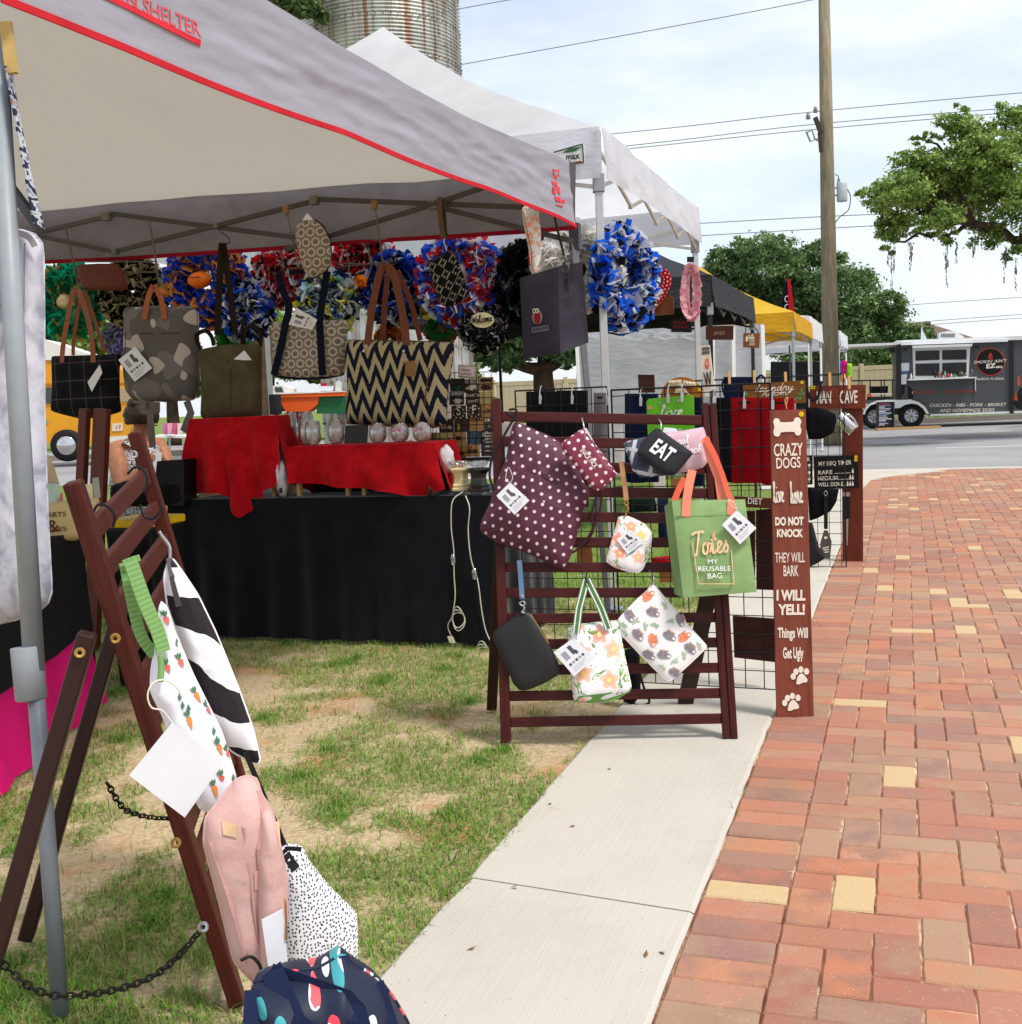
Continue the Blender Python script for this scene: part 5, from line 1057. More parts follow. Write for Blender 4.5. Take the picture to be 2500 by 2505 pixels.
def lead(label, pts, sw, coil, plug, par):
    o_ = [(.0 if i < 1 else .03) for i in range(len(pts))]; P_ = smooth3([TC(x, y, o_[i]-.045+.02) for i, (x, y) in enumerate(z3b(*pts))], 6); r = par
    mb = MB(); mb.tube(P_, .0032, 6); mb.obj('cable', M_wire, r, smooth=True); c = TC(*z3b(sw)[0], .02); mb = MB(); mb.lathe(c-Z*.03, [(0, 0), (.010, .004), (.014, .02), (.014, .04), (.010, .056), (0, .06)], 10); mb.obj('inline_switch', glass_mat('#d8dcd0', .3), r, smooth=True)
    mb = MB(); C_ = TC(*z3b(coil)[0], .02); mb.tube([C_+VV*.03*math.cos(t*.5)*(1+.1*(t//12))+Z*(.05*math.sin(t*.5)-.0012*t)-UU*.01*math.sin(t*.9) for t in range(32)], .003, 5); mb.obj('coil', M_wire, r, smooth=True)
    if plug: c = TC(*z3b(plug)[0], .02); mb = MB(); mb.box(c, VV*.012, UU*.009, Z*.016-VV*.006); mb.box(c-Z*.022+VV*.010, VV*.001, UU*.003, Z*.008); mb.box(c-Z*.022+VV*.002, VV*.001, UU*.003, Z*.008); mb.obj('plug', plain('#cfcab4', .5), r)
lead('cream power cord with coil and plug hanging from the cream warmer', ((1650, 692), (1605, 740), (1598, 880), (1612, 1010), (1614, 1150), (1620, 1260), (1605, 1370), (1580, 1430), (1600, 1490)), (1615, 1060), (1640, 1370), (1605, 1503), w1)
lead('cream power cord with round switch hanging from the black warmer', ((1665, 712), (1700, 780), (1692, 900), (1708, 1060), (1745, 1180), (1765, 1330), (1785, 1440), (1812, 1510)), (1733, 1140), (1775, 1560), None, w2)
# coaster stand
PK = Pl(tpt(1130, .42, 1.0), YB, 8); cs_ = thing('coaster_stand', 'black wire grid stand holding rows of printed wooden coasters', 'stand', tpt(1130, .42))
kz = lambda x, y: (1050+x*.16556, 880+y*.16556)
for y in (190, 370, 570, 770, 965, 1160, 1370): mb = MB(); mb.tube([PK(*kz(40, y+15), .012), PK(*kz(1010, y-10), .012)], .0022, 5); mb.obj('wire', M_cord, cs_)
for x in range(60, 1010, 108): mb = MB(); mb.tube([PK(*kz(x, 190), .010), PK(*kz(x, 1470), .010)], .0018, 5); mb.obj('wire', M_cord, cs_)
mb = MB(); mb.bar(PK(*kz(340, 1490), .03), PK(*kz(960, 1470), .03), .08, .02); mb.obj('base', M_blackm, cs_)
cc = {'d': '#3c2c24', 'l': '#a87c48', 't': '#8a6236', 'k': '#15161a', 'y': '#b5a86a', 'b': '#2a3238'}
tiles = [(310, 280, 'd', '', 'dark coaster with green horned emblem, top row left'), (520, 290, 'd', 'PATRIOTS', 'dark coaster with white capital lettering, top row middle'), (735, 260, 'l', '', 'tan coaster with a brown football emblem, top row right'), (300, 470, 'b', 'TAMPA BAY', 'navy coaster with white lettering over a bolt emblem, second row'), (540, 480, 'd', "let's golf", 'dark coaster with white script, second row middle'), (745, 470, 'y', '', 'coaster with pale goal posts, second row right'), (330, 680, 'd', 'S', 'dark coaster with leaf wreath around letter S'), (560, 660, 'd', 'F', 'dark coaster with leaf wreath around letter F'), (775, 650, 'l', 'LOVE', 'light coaster with big black letters at the right end of its row'), (150, 880, 'd', 'Diva', 'dark coaster with white script Diva'), (380, 870, 'd', '', 'dark coaster with two small yellow squares'), (590, 850, 'l', 'DRINKS', 'tan coaster printed DRINKS'), (815, 850, 'd', 'DRINK ON', 'dark coaster printed DRINK ON at the right end'), (-90, 1080, 't', '', 'brown coaster half hidden behind the red cloth'), (115, 1080, 'y', "It's 5", 'pale yellow coaster with a large dark five'), (335, 1070, 'l', '', 'tan coaster with a small dark picture, fifth row'), (560, 1055, 'b', 'if you can read this', 'navy coaster with blue lettering'), (775, 1045, 'k', 'after Monday and Tuesday', 'black coaster full of white lettering'), (335, 1270, 't', 'cheers', 'brown coaster with dark script, bottom row'), (535, 1235, 'l', 'believe', 'tan coaster with white script believe, bottom row'), (770, 1225, 'd', '', 'grey brown coaster with faint scrolls, bottom row right')]
_wm = {k: wood(v, v, .6, (20, 90)) for k, v in cc.items()}; M_ink, M_ivory, M_blue = plain('#1c1714', .7), plain('#d9d2c0', .7), plain('#4a8296', .7)
for i, (x, y, c, s, l) in enumerate(tiles):
    mb = MB(); q4 = [PK(*kz(x, y), .004), PK(*kz(x+212, y-4), .004), PK(*kz(x+214, y+196), .004), PK(*kz(x+2, y+200), .004)]; mb.prism(q4, PK.n, .006); r = mb.obj('coaster', _wm[c]); tag(r, l, 'coaster', 'printed wooden coasters')
    WL[r.name] = V(r.location); ink = M_ink if c in 'lty' else (M_blue if 'read' in s else M_ivory); pk = PK.at(.004)
    if s:
        ws = s.split(' ') if len(s) > 9 or s == 'TAMPA BAY' or s == 'DRINK ON' else [s]
        if s in ('TAMPA BAY',): ws = [s]
        for k_, t_ in enumerate(ws):
            hh = 10 if len(ws) == 1 and len(s) > 1 else (20 if len(s) == 1 else min(7, 26/len(ws))); yy = y+(60 if s in ('PATRIOTS', 'TAMPA BAY', 'DRINKS') else 110+30/len(ws))+k_*170/len(ws)-(60 if len(ws) > 1 else 0); wd = min(190, 34*len(t_)+20)
            if len(s) == 1: wd = 60
            if s in ('Diva', 'believe', 'cheers'): cursive(t_, r, pk, kz(x+25, yy), kz(x+180, yy-3), 15, ink, .09, .002)
            else: ptext(t_, r, pk, kz(x+106-wd/2, yy), kz(x+106+wd/2, yy-3), hh, ink, .001, .01 if s.isupper() else 0)
    def mk(pts, m_): mb = MB(); mb.prism([pk(*kz(x+a, y+b), .002) for a, b in pts], pk.n, .001); mb.obj('emblem', m_, r)
    if i == 0: mk(((30, 50), (60, 110), (100, 120), (140, 110), (185, 40), (175, 120), (130, 150), (125, 190), (80, 190), (75, 150), (45, 125)), plain('#1f5a42', .6))
    if i == 1: mk(((10, 140), (90, 80), (190, 80), (185, 170), (150, 130), (120, 165), (60, 150)), M_ivory)
    if i == 2: mk(((20, 150), (60, 115), (150, 115), (195, 150), (150, 190), (60, 190)), plain('#3a2018', .6)); mk(((20, 25), (195, 20), (195, 60), (20, 65)), M_ink)
    if i == 3: mk(((50, 130), (110, 100), (190, 115), (200, 140), (140, 180), (80, 175)), M_ivory)
    if i in (6, 7):
        for a in range(10):
            t = -2.2+a*.49-1.57+1.57*.0; t = -4.2+a*.6; xx, yy = 106+80*math.cos(t), 105+80*math.sin(t); mk(((xx-14, yy), (xx, yy-12), (xx+14, yy+4), (xx, yy+12)), M_ivory)
    if i == 10: mk(((40, 80), (75, 80), (75, 120), (40, 120)), plain('#c9b44a')); mk(((40, 130), (75, 130), (75, 165), (40, 165)), plain('#c9b44a'))
    if i == 15: mk(((60, 60), (130, 60), (130, 120), (60, 120)), M_ink)
    if i == 20: mk(((30, 60), (100, 40), (180, 60), (100, 70)), M_prl); mk(((30, 130), (100, 110), (180, 130), (100, 140)), M_prl)
PF = PK.at(.03); r = thing('price_sign', 'small framed price card above the coasters', 'price sign', PF(1142, 925))
mb = MB(); mb.prism([PF(1121, 892), PF(1164, 895), PF(1163, 926), PF(1121, 923)], PF.n, .008); mb.obj('frame', plain('#b9a488', .4, .4, .5), r); mb = MB(); mb.prism([PF(1124, 895, .002), PF(1161, 898, .002), PF(1160, 922, .002), PF(1124, 920, .002)], PF.n, .002); mb.obj('card', plain('#d8c9cf', .7), r)
ptext('Coasters', r, PF, (1130, 906), (1152, 907), 4, plain('#6a3a3a'), .004); ptext('$4.00 each', r, PF, (1128, 916), (1154, 917), 4, plain('#8a3038'), .004)
# wooden post rack behind, person area
PQ = D(225, 1100, 6.0, -8)
r = thing('wooden_stand', 'reddish brown wooden posts standing behind the near rack, below the plaid tote', 'stand', PQ(215, 1640))
for a, b, w_ in (((208, 1000), (178, 1640), .05), ((250, 1000), (222, 1640), .085)): mb = MB(); mb.bar(PQ(*a), PQ(*b), .04, w_, VV); mb.obj('post', wood('#451a0e', '#5c2616', .5, (3, 60)), r, bevel=.004)
# ================================================================ WREATHS
PWR = Pl(P(1475, 650, 6.62), YB)
def wreath(label, cx, cy, rx, ry, cols, yaw=YB, o=0.0, n=420, size=1.0, thick=.48, group='ruffled ribbon wreaths', tints=None, dense=1.0):
    p0 = PWR(cx, cy, o); k = (p0-CC).dot(cf)/F; R = ry*k; pl = Pl(p0, yaw); r = thing('wreath', label, 'wreath', p0-Z*R, group); R1 = R*(1-thick); rt = R*thick*.62
    mb = MB(); mb.tube([p0+(pl.x*math.cos(t*.2618)+pl.y*math.sin(t*.2618))*R1 for t in range(24)], rt*.9, 10, closed=True); mb.obj('ring', cloth(cols[0], transl=.3, var=.3), r, smooth=True)
    mb = MB(); rr = random.Random(int(cx*7+cy)); n = int(n*dense*1.9); size *= .95
    for i in range(n):
        t = rr.random()*6.283; a = rr.uniform(-1.9, 1.9); rad_ = pl.x*math.cos(t)+pl.y*math.sin(t); d = rad_*math.sin(a)+pl.n*math.cos(a); tn = (pl.y*math.cos(t)-pl.x*math.sin(t)); c = p0+rad_*R1+d*rt*rr.uniform(.35, .75)
        d2 = (d+tn*rr.uniform(-.9, .9)+V((rr.uniform(-.5, .5), rr.uniform(-.5, .5), rr.uniform(-.5, .5)))).normalized(); s_ = d2.cross(V((rr.uniform(-1, 1), rr.uniform(-1, 1), rr.uniform(-1, 1)))).normalized(); w_ = .034*size*rr.uniform(.7, 1.3)*R/.3; l_ = .078*size*rr.uniform(.7, 1.2)*R/.3; bend = d2.cross(s_)*rr.uniform(-.5, .5)
        v0, v1 = c-s_*w_*.45, c+s_*w_*.45; m_ = c+d2*l_*.55+bend*l_*.3; e = c+d2*l_+bend*l_*rr.uniform(-.3, .9)+s_*w_*rr.uniform(-.6, .6)
        mb.add([v0, v1, m_+s_*w_, m_-s_*w_, e+s_*w_*.9, e-s_*w_*.8], [(0, 1, 2, 3), (3, 2, 4, 5)], None, rr.randrange(len(cols)) if tints is None else rr.choice(tints))
    mb.obj('ribbon_ruffles', [cloth(c, transl=.58, var=.15) for c in cols], r, kind='stuff', fix=False)
    return r, pl, R
W_ = '#f0f0f4'; K_ = '#1a1a1e'; RD = '#e0222e'; BL = '#2a58d8'; OR = '#f08a28'; SV = '#c0c6d0'
r, pl, R = wreath('green and gold ruffled wreath with cream ball at the far left', 168, 738, 80, 108, ['#16b486', '#2cc69a', '#0f9a72', '#c8a05a'], YB+22, .0, 560, .85, .46); mb = MB(); crumple(mb, pl.p+pl.n*.03-pl.x*.02, .055, .055, 99, 10); mb.obj('ball', plain('#d9c08a', .6), r, smooth=True)
wreath('black and cream ruffled wreath behind the brown clutch', 312, 715, 95, 98, [K_, K_, '#b5a878', '#c9bc8c'], YB+10, -.06, 520)
r, pl, R = wreath('blue and orange ruffled wreath with an orange football', 508, 688, 118, 126, ['#2458dc', '#3068ec', '#1e50d0', '#f09a48', '#f0aa5c'], YB, .0, 640, .9, .42)
mb = MB(); rows = []
for j in range(13):
    t = -1+2*j/12; rr_ = .056*max(0, (1-t*t))**.75; rows.append([pl.p+pl.n*.09+pl.x*(-.0+t*.092)+(Z*math.cos(a*.5236)+pl.n*math.sin(a*.5236))*rr_ for a in range(13)])
mb.grid(rows); mb.obj('football', plain('#ee6f10', .5, .3, bump=.2), r, smooth=True); mb = MB(); mb.tube([pl.p+pl.n*.147+pl.x*(-.04+.02*i)+Z*.014 for i in range(5)], .003, 5); mb.obj('laces', plain('#7a3208', .6), r)
wreath('red white and black ruffled wreath behind the oval pouch', 690, 668, 95, 92, [RD, '#d83848', W_, W_, K_], YB, -.05, 480, 1.1)
wreath('blue silver and black ruffled wreath left of the circle patterned tote', 612, 762, 78, 82, ['#2a64e0', SV, W_, K_], YB, .04, 420, 1.1)
wreath('red white and black ruffled wreath above the yellow and navy one', 880, 640, 90, 88, [RD, '#d83848', W_, K_], YB, -.06, 460, 1.1)
wreath('yellow white teal and navy ruffled wreath behind the zigzag tote handles', 812, 742, 100, 92, ['#e6e030', W_, '#9cccd8', '#26407c', '#1f3464', W_], YB, .05, 560, 1.25, .6)
wreath('blue navy and grey ruffled wreath right of the zigzag tote handles', 962, 705, 92, 96, ['#2a5cd0', '#1c3478', SV, K_], YB, -.02, 480, 1.1)
r, pl, R = wreath('red white and blue ruffled wreath with a white ball', 1130, 682, 120, 118, [RD, '#d8404c', W_, W_, '#2a5cdc', '#3a6ce4'], YB, .03, 660, 1.0, .40); mb = MB(); crumple(mb, pl.p+pl.n*.0+pl.x*.02+Z*.045, .07, .07, 200, 12); mb.obj('ball', plain('#d6d0d0', .5, .3), r, smooth=True)
r, pl, R = wreath('black and silver ruffled wreath with a red band behind the dark lunch bag', 1322, 690, 80, 125, [K_, K_, K_, '#24262a', '#7d838c'], YB+12, -.02, 560, 1.05); mb = MB(); mb.tube([pl.p+pl.n*.10+pl.x*(-.06+.04*i)+Z*(.13-.004*i*i) for i in range(6)], .045, 10); mb.obj('red_band', cloth('#b0101c', sheen=.3), r, smooth=True)
r, pl, R = wreath('black and white zebra wreath with an oval Welcome plaque', 1190, 805, 78, 82, [K_, K_, '#9a9aa0', '#c9c9cc'], YB, .06, 700, .62, .62, dense=1.5)
PWc = Pl(pl.p+pl.n*.085, YB); mb = MB(); mb.prism([PWc(1180+28*math.cos(a*.314), 783+19*math.sin(a*.314)) for a in range(20)], PWc.n, .006); mb.obj('plaque', plain('#d9cf9e', .7), r); cursive('Welcome', r, PWc, (1156, 792), (1204, 785), 17, M_ink, .10, .003)
r, pl, R = wreath('green and multicolour ruffled wreath with a round yellow plaque', 1065, 800, 55, 56, ['#1f7a3c', '#2c9a4c', '#7a2a6a', '#c8503c'], YB, -.1, 380, .6, .5)
PWd = Pl(pl.p+pl.n*.08, YB); mb = MB(); mb.prism([PWd(1044+20*math.cos(a*.314), 762+20*math.sin(a*.314)) for a in range(20)], PWd.n, .006); mb.obj('plaque', plain('#c8c03a', .7), r); cursive('gloom', r, PWd, (1030, 769), (1058, 771), 13, M_ink, .10, .003)
wreath('orange and brown autumn wreath hanging low behind the zigzag tote', 940, 832, 62, 50, ['#a0521c', '#c87824', '#5a2e14', '#d8a048'], YB, -.08, 360, .7, .5)
wreath('bright lime green wreath behind the olive tote', 562, 826, 60, 58, ['#3fae14', '#55c81e', '#2f8a10'], YB, -.05, 380, .8, .55)
wreath('lilac and pale blue wreath low behind the plaid tote handles', 262, 830, 58, 52, ['#7a4aa8', '#9ec2e0', '#c9d8e6', '#8a9a6a'], YB, -.1, 300, .9, .6)
wreath('small orange flower cluster wreath on the yellow and navy one', 912, 694, 20, 20, ['#e08020', '#e0a030', '#c85a18'], YB, .16, 90, 1.3, .7)
wreath('white ruffled wreath hanging beside the white tent pole', 1428, 662, 60, 128, ['#f0eee8', '#e6e4de', '#f4f2ee'], YB+22, .10, 620, .8, .46)
wreath('blue black and silver ruffled wreath right of the white tent pole', 1520, 680, 70, 142, ['#2a6ce4', '#2a6ce4', K_, SV, '#d4d8de'], YB+70, .0, 620, .8, .36)
# ================================================================ BAGS HUNG FROM THE GREY TENT
zA4 = lambda *p: zz(0, 480, .25934, p); zA5 = lambda *p: zz(400, 480, .25934, p); zA6 = lambda *p: zz(800, 480, .25934, p); zA7 = lambda *p: zz(1200, 480, .25934, p)
H1 = PB.at(.06); g3 = 'bags hung under the grey tent'
b = Bag('clutch', 'brown leather clutch hooked below the left of the tent frame', H1.at(.02), zA4((735, 650), (920, 640), (1110, 640), (1150, 690), (1200, 830), (1200, 870), (1180, 882), (980, 885), (800, 880), (770, 840), (725, 690)), .05, plain('#5c2a18', .6, .25, var=.15), wr=.004, p=5, group=g3)
Hh = H1.at(-.02)
hr = thing('wire_hanger_rack', 'grey wire hook rack hung from the tent frame by the brown clutch', 'hanger', Hh(320, 720))
for pts in (((645, 270), (700, 520), (780, 860)), ((1440, 240), (1490, 540), (1530, 840)), ((720, 625), (1510, 620)), ((1170, 720), (1520, 720)), ((1200, 720), (1230, 880), (1190, 890)), ((1360, 740), (1370, 870), (1340, 860), (1300, 800))): mb = MB(); mb.tube([Hh(*q_, .03) for q_ in zA4(*pts)], .006 if len(pts) == 3 and pts[0][1] < 300 else .004, 6); mb.obj('wire', plain('#5a5452', .5, .4, .3), hr)
M_dpl = pm('dark_plaid', plaid('#14171c', '#0e1014', '#5a4a4a', .105, .025), .9)
b = Bag('tote_bag', 'dark plaid wool tote with brown leather straps, leftmost under the grey tent', H1, [(127, 872), (210, 870), (297, 866), (291, 900), (292, 980), (297, 1006), (250, 1020), (195, 1023), (150, 1012), (125, 1004), (129, 950)], .09, M_dpl, wr=.006, p=6, group=g3)
M_lth = plain('#8a4a26', .5, .3, var=.18, sc=40)
for pts, w_ in ((((750, 880), (700, 1120), (650, 1420), (640, 1570)), 11), (((770, 900), (725, 1150), (695, 1350), (690, 1500)), 8), (((790, 880), (870, 1100), (920, 1350), (935, 1570)), 12), (((800, 890), (890, 1160), (950, 1350), (990, 1480)), 8)): belt(b.r, H1, zA4(*pts), w_, M_lth, .05 if w_ > 9 else .0, 'strap')
price_tag(b.r, H1.at(.07), zA4((825, 1755), (940, 1590), (965, 1665), (865, 1845)), 0, False)
M_cam = pm('grey_camo', camo('#5e5a59', '#716c6b', '#b2aba4'), .9)
b = Bag('backpack', 'grey camouflage backpack with tan handles and a paper tag', H1.at(-.02), [(308, 752), (390, 750), (469, 751), (482, 758), (484, 860), (485, 950), (478, 978), (400, 982), (330, 980), (312, 960), (305, 900), (308, 820)], .14, M_cam, wr=.008, p=8, group=g3)
b.line(zA4((1250, 1295), (1500, 1300), (1780, 1295)), .006, plain('#3a3431', .8), 'flap_edge'); b.line(zA4((1255, 1060), (1255, 1300), (1230, 1700)), .004, plain('#3a3431', .8), 'seam')
M_lt2 = plain('#9c5426', .5, .3)
for pts in (((1500, 850), (1450, 980), (1420, 1165)), ((1510, 850), (1570, 960), (1610, 1165))): belt(b.r, H1, zA4(*pts), 13, M_lt2, .055, 'handle')
M_gs = cloth('#6a6360'); zB2 = lambda *p: zz(0, 900, .25934, p)
for pts, w_ in ((((1440, 320), (1450, 500), (1470, 750)), 16), (((1410, 310), (1420, 390)), 16), (((1790, 310), (1830, 420), (1760, 600)), 17), (((1500, 320), (1500, 420)), 20)): belt(b.r, H1, zB2(*pts), w_, M_gs, .03, 'strap', sm=False)
price_tag(b.r, H1.at(.075), zA4((1115, 1545), (1275, 1420), (1435, 1620), (1270, 1750)), 0, True, zA4((1275, 1425), (1240, 1350), (1290, 1330), (1280, 1425)))
M_olv = pm('olive_canvas', lambda t, uv, x, y: t.ramp(t.noise(uv, 9, 4), [(.3, H('#463f2a')), (.7, H('#5a533a'))]), .9)
b = Bag('tote_bag', 'olive green canvas tote with long dark webbing straps', H1, [(489, 856), (543, 845), (590, 843), (637, 844), (637, 930), (638, 1021), (560, 1029), (494, 1023), (497, 960), (494, 900)], .12, M_olv, wr=.006, p=8, group=g3)
M_web = cloth('#241e18')
for a, c, w_ in ((((548, 596), (540, 720), (537, 820)), .0, 16), (((552, 598), (568, 720), (581, 820)), .0, 14)): belt(b.r, H1, a, w_, M_web, .02, 'strap', sm=False)
for x, y in ((537, 824), (581, 824)): cord(b.r, H1, [(x, y-6), (x-5, y+6), (x, y+16), (x+5, y+6), (x, y-4)], .004, M_dark, .03, 'swivel_clip')
for pts in (((350, 1450), (310, 1320), (390, 1270), (450, 1320), (475, 1410)), ((750, 1460), (770, 1280), (840, 1225), (910, 1290), (915, 1420)), ((745, 1440), (745, 1250), (760, 1150))): belt(b.r, H1, zA5(*pts), 9, M_web, .0, 'handle')
b.line(zA5((650, 1560), (900, 1545)), .005, plain('#2a2418', .8), 'pocket_edge'); b.line([(580, 900), (578, 990), (584, 1012), (636, 1008)], .003, plain('#2a2418', .8), 'pocket_seam')
cord(b.r, H1, zA5((540, 440), (600, 445), (625, 420), (600, 380), (530, 330), (520, 270)), .004, M_dark, .0, 'hook'); price_tag(b.r, H1.at(.03), zA5((690, 1540), (790, 1455), (860, 1548), (775, 1548)), .03, False)
M_rng = pm('taupe_circles', rings('#857b6e', '#b8ae9e', .056), .9)
b = Bag('tote_bag', 'taupe tote with circle pattern and navy blue straps', H1.at(-.02), [(667, 789), (760, 786), (850, 783), (846, 850), (841, 918), (800, 926), (750, 929), (700, 925), (672, 918), (668, 850)], .12, M_rng, wr=.004, p=9, group=g3)
M_nav = cloth('#0f1626'); b.line([(673, 914), (700, 921), (750, 925), (800, 922), (842, 913)], .022, M_nav, 'bottom_trim', .002)
for pts in (((1135, 730), (1170, 880), (1230, 1050), (1200, 1200), (1160, 1400), (1090, 1690)), ((1590, 715), (1560, 900), (1520, 1170), (1530, 1400), (1545, 1690))): belt(b.r, H1, zA5(*pts), 17, M_nav, .055, 'strap')
for pts in (((1160, 720), (1240, 710), (1320, 700)), ((1160, 1010), (1165, 1180))): belt(b.r, H1, zA5(*pts), 8, M_nav, -.03, 'strap', sm=False)
price_tag(b.r, H1.at(.08), zA5((1180, 1210), (1250, 1050), (1450, 1165), (1400, 1260)), 0, True)
b = Bag('pouch', 'oval taupe pouch with circle pattern and navy zip edge', H1.at(.07), zA5((1340, 222), (1420, 225), (1500, 290), (1560, 400), (1585, 550), (1565, 660), (1500, 720), (1400, 770), (1350, 740), (1310, 650), (1280, 520), (1250, 400), (1258, 280)), .05, M_rng, wr=.003, group=g3)
b.line(zA5((1420, 228), (1500, 290), (1558, 400), (1580, 550), (1560, 660), (1500, 715), (1405, 765)), .02, M_nav, 'zip_edge', -.004); b.patch(zA5((1310, 228), (1360, 160), (1400, 205), (1410, 222)), M_paper, 'paper_tag', .004)
hr = thing('wire_hanger_rack', 'wire hook rail on a wooden peg hanging above the zigzag tote', 'hanger', H1(880, 655))
for pts in (((820, 655), (972, 640)), ((820, 645), (968, 648)), ((920, 500), (940, 640)), ((704, 510), (735, 655)), ((704, 658), (740, 656)), ((838, 598), (850, 615), (860, 650), (855, 668)), ((890, 595), (905, 615), (912, 650), (905, 680)), ((686, 612), (695, 630), (698, 660))): mb = MB(); mb.tube([H1(*q_, .02) for q_ in pts], .0035, 5); mb.obj('wire', plain('#6a5a50', .5, .4, .4), hr)
for x, y in ((920, 503), (704, 515)): mb = MB(); mb.box(H1(x, y, .02), VV*.016, UU*.012, Z*.022); mb.obj('wooden_peg', plain('#8a6a42', .6), hr, bevel=.003)
M_chv = pm('navy_chevron', chevron('#151829', '#a99c78', .083, .127), .9)
b = Bag('tote_bag', 'large navy and cream zigzag tote with brown leather handles', H1.at(.03), [(848, 832), (980, 833), (1110, 838), (1108, 870), (1099, 930), (1092, 1000), (1094, 1040), (1060, 1047), (950, 1042), (848, 1036), (849, 1000), (853, 930), (846, 880)], .16, M_chv, wr=.007, p=9, group=g3)
M_lth3 = plain('#6a3418', .5, .3, var=.15, sc=40)
for pts, w_, o_ in ((((600, 665), (560, 760), (500, 1050), (460, 1330), (445, 1490)), 17, .09), (((610, 665), (690, 740), (745, 950), (800, 1250), (820, 1500)), 18, .09), (((580, 700), (545, 1000), (525, 1350)), 13, .0), (((660, 700), (790, 1000), (880, 1360)), 12, .0)): belt(b.r, H1, zA6(*pts), w_, M_lth3, o_, 'handle')
b.line([(849, 834), (980, 836), (1109, 840)], .012, M_lth3, 'top_trim', .002); b.line([(849, 1032), (950, 1038), (1060, 1042), (1092, 1036)], .022, M_lth3, 'bottom_trim', .0); b.line(zA6((1035, 1400), (1010, 1700), (980, 1928), (1000, 2150)), .007, M_lth3, 'side_piping', .003); b.line(zA6((1000, 1800), (1150, 1835)), .01, M_lth3, 'strap_loop', .006)
for x, y in ((445, 1465), (815, 1468)): mb = MB(); mb.lathe(H1(*zA6((x, y))[0], .125), [(0, .003), (.007, .002), (.008, -.01)], 10, ax=H1.n); mb.obj('rivet', M_silver, b.r)
price_tag(b.r, H1.at(.135), zA6((740, 1560), (825, 1550), (820, 1700), (732, 1695)), 0, False, mat=plain('#8a6238', .6))
M_geo = pm('black_tan_squares', geo('#0c0c0e', '#8f887c', .042), .85)
b = Bag('pouch', 'black and tan geometric wristlet hanging over the red white and blue wreath', H1.at(.02), zA6((960, 640), (1060, 575), (1160, 520), (1210, 560), (1280, 740), (1340, 930), (1260, 990), (1180, 1042), (1090, 1030), (1020, 900)), .035, M_geo, wr=.002, ang=-30, group=g3)
belt(b.r, H1, zA6((1085, 20), (1095, 200), (1125, 400)), 12, plain('#5a4538', .6), .04, 'wrist_strap', sm=False); belt(b.r, H1, zA6((1115, 30), (1125, 250), (1135, 400)), 8, plain('#4a382e', .6), .02, 'wrist_strap', sm=False); cord(b.r, H1, zA6((1130, 400), (1125, 440), (1140, 480), (1150, 520)), .004, M_silver, .03, 'clip')
b = Bag('zip_case', 'white case with orange fruit print seen edge on below the tent edge', Pl(H1(1300, 570, .25), 30), zA7((300, 130), (320, 95), (360, 85), (445, 125), (470, 350), (472, 560), (440, 700), (415, 756), (395, 740), (370, 520), (320, 260)), .045, pm('fruit_print', floral('#ece4de', ['#ee8a66', '#f0a080'], 26), .7), wr=.002, p=5, group=g3)
b.line(zA7((305, 130), (325, 270), (375, 520), (398, 740)), .008, plain('#a0624a', .5), 'zip_edge', .0)
# dark lunch bag with owl
PL1 = Pl(H1(1366, 700, .28), -34); PL2 = Pl(PL1(1366, 700), 38); M_cha = pm('charcoal_denim', lambda t, uv, x, y: t.ramp(t.noise(t.vec(x*700., y*60., 0), 1, 2), [(.3, H('#28252e')), (.7, H('#393541'))]), .75, .2, .5)
lb_ = thing('lunch_bag', 'charcoal lunch bag with a red owl emblem hanging at the tent corner', 'bag', PL1(1340, 870), g3)
f_ = [PL1(1271, 680), PL1(1366, 652), PL1(1370, 864), PL1(1281, 878)]; s2 = [f_[1], PL2(1424, 641), PL2(1440, 838), f_[2]]
mb = MB(); bagface(mb, f_, PL1.n, .008, 14, .012); mb.obj('front_panel', M_cha, lb_, smooth=True); mb = MB(); bagface(mb, s2, PL2.n, .01, 14, -.02); mb.obj('side_panel', M_cha, lb_, smooth=True)
bk_ = [f_[0]+(s2[1]-s2[0]), s2[1], s2[2], f_[3]+(s2[2]-s2[3])]; mb = MB(); bagface(mb, bk_, -PL1.n, .004, 6, 0); mb.obj('back_panel', M_cha, lb_, smooth=True); mb = MB(); bagface(mb, [f_[0], bk_[0], bk_[3], f_[3]], -PL2.n, .004, 6, 0); mb.obj('side_panel', M_cha, lb_, smooth=True)
PLo = PL1.at(.016)
def oe(cx, cy, rx, ry, m_, o_, nm='owl_print'): mb = MB(); mb.prism([PLo(*zA7((cx+rx*math.cos(a*.45), cy+ry*math.sin(a*.45)))[0], o_) for a in range(14)], PLo.n, .001); mb.obj(nm, m_, lb_)
oe(440, 1140, 48, 70, plain('#8a7a70', .7), 0); oe(442, 1145, 30, 62, plain('#7e1420', .7), .002); oe(415, 1082, 17, 24, M_ivory, .003); oe(443, 1080, 15, 23, M_ivory, .003); oe(415, 1082, 8, 13, M_ink, .005); oe(443, 1080, 7, 12, M_ink, .005)
mb = MB(); mb.prism([PLo(*q_) for q_ in zA7((390, 1240), (545, 1215), (548, 1265), (390, 1290))], PLo.n, .001); mb.obj('name_panel', plain('#6a6670', .7), lb_)
for i in range(6): mb = MB(); mb.prism([PLo(*q_, .002) for q_ in zA7((402+24*i, 1248-4*i), (418+24*i, 1246-4*i), (418+24*i, 1270-4*i), (402+24*i, 1273-4*i))], PLo.n, .001); mb.obj('name_print', plain('#35323a', .7), lb_)
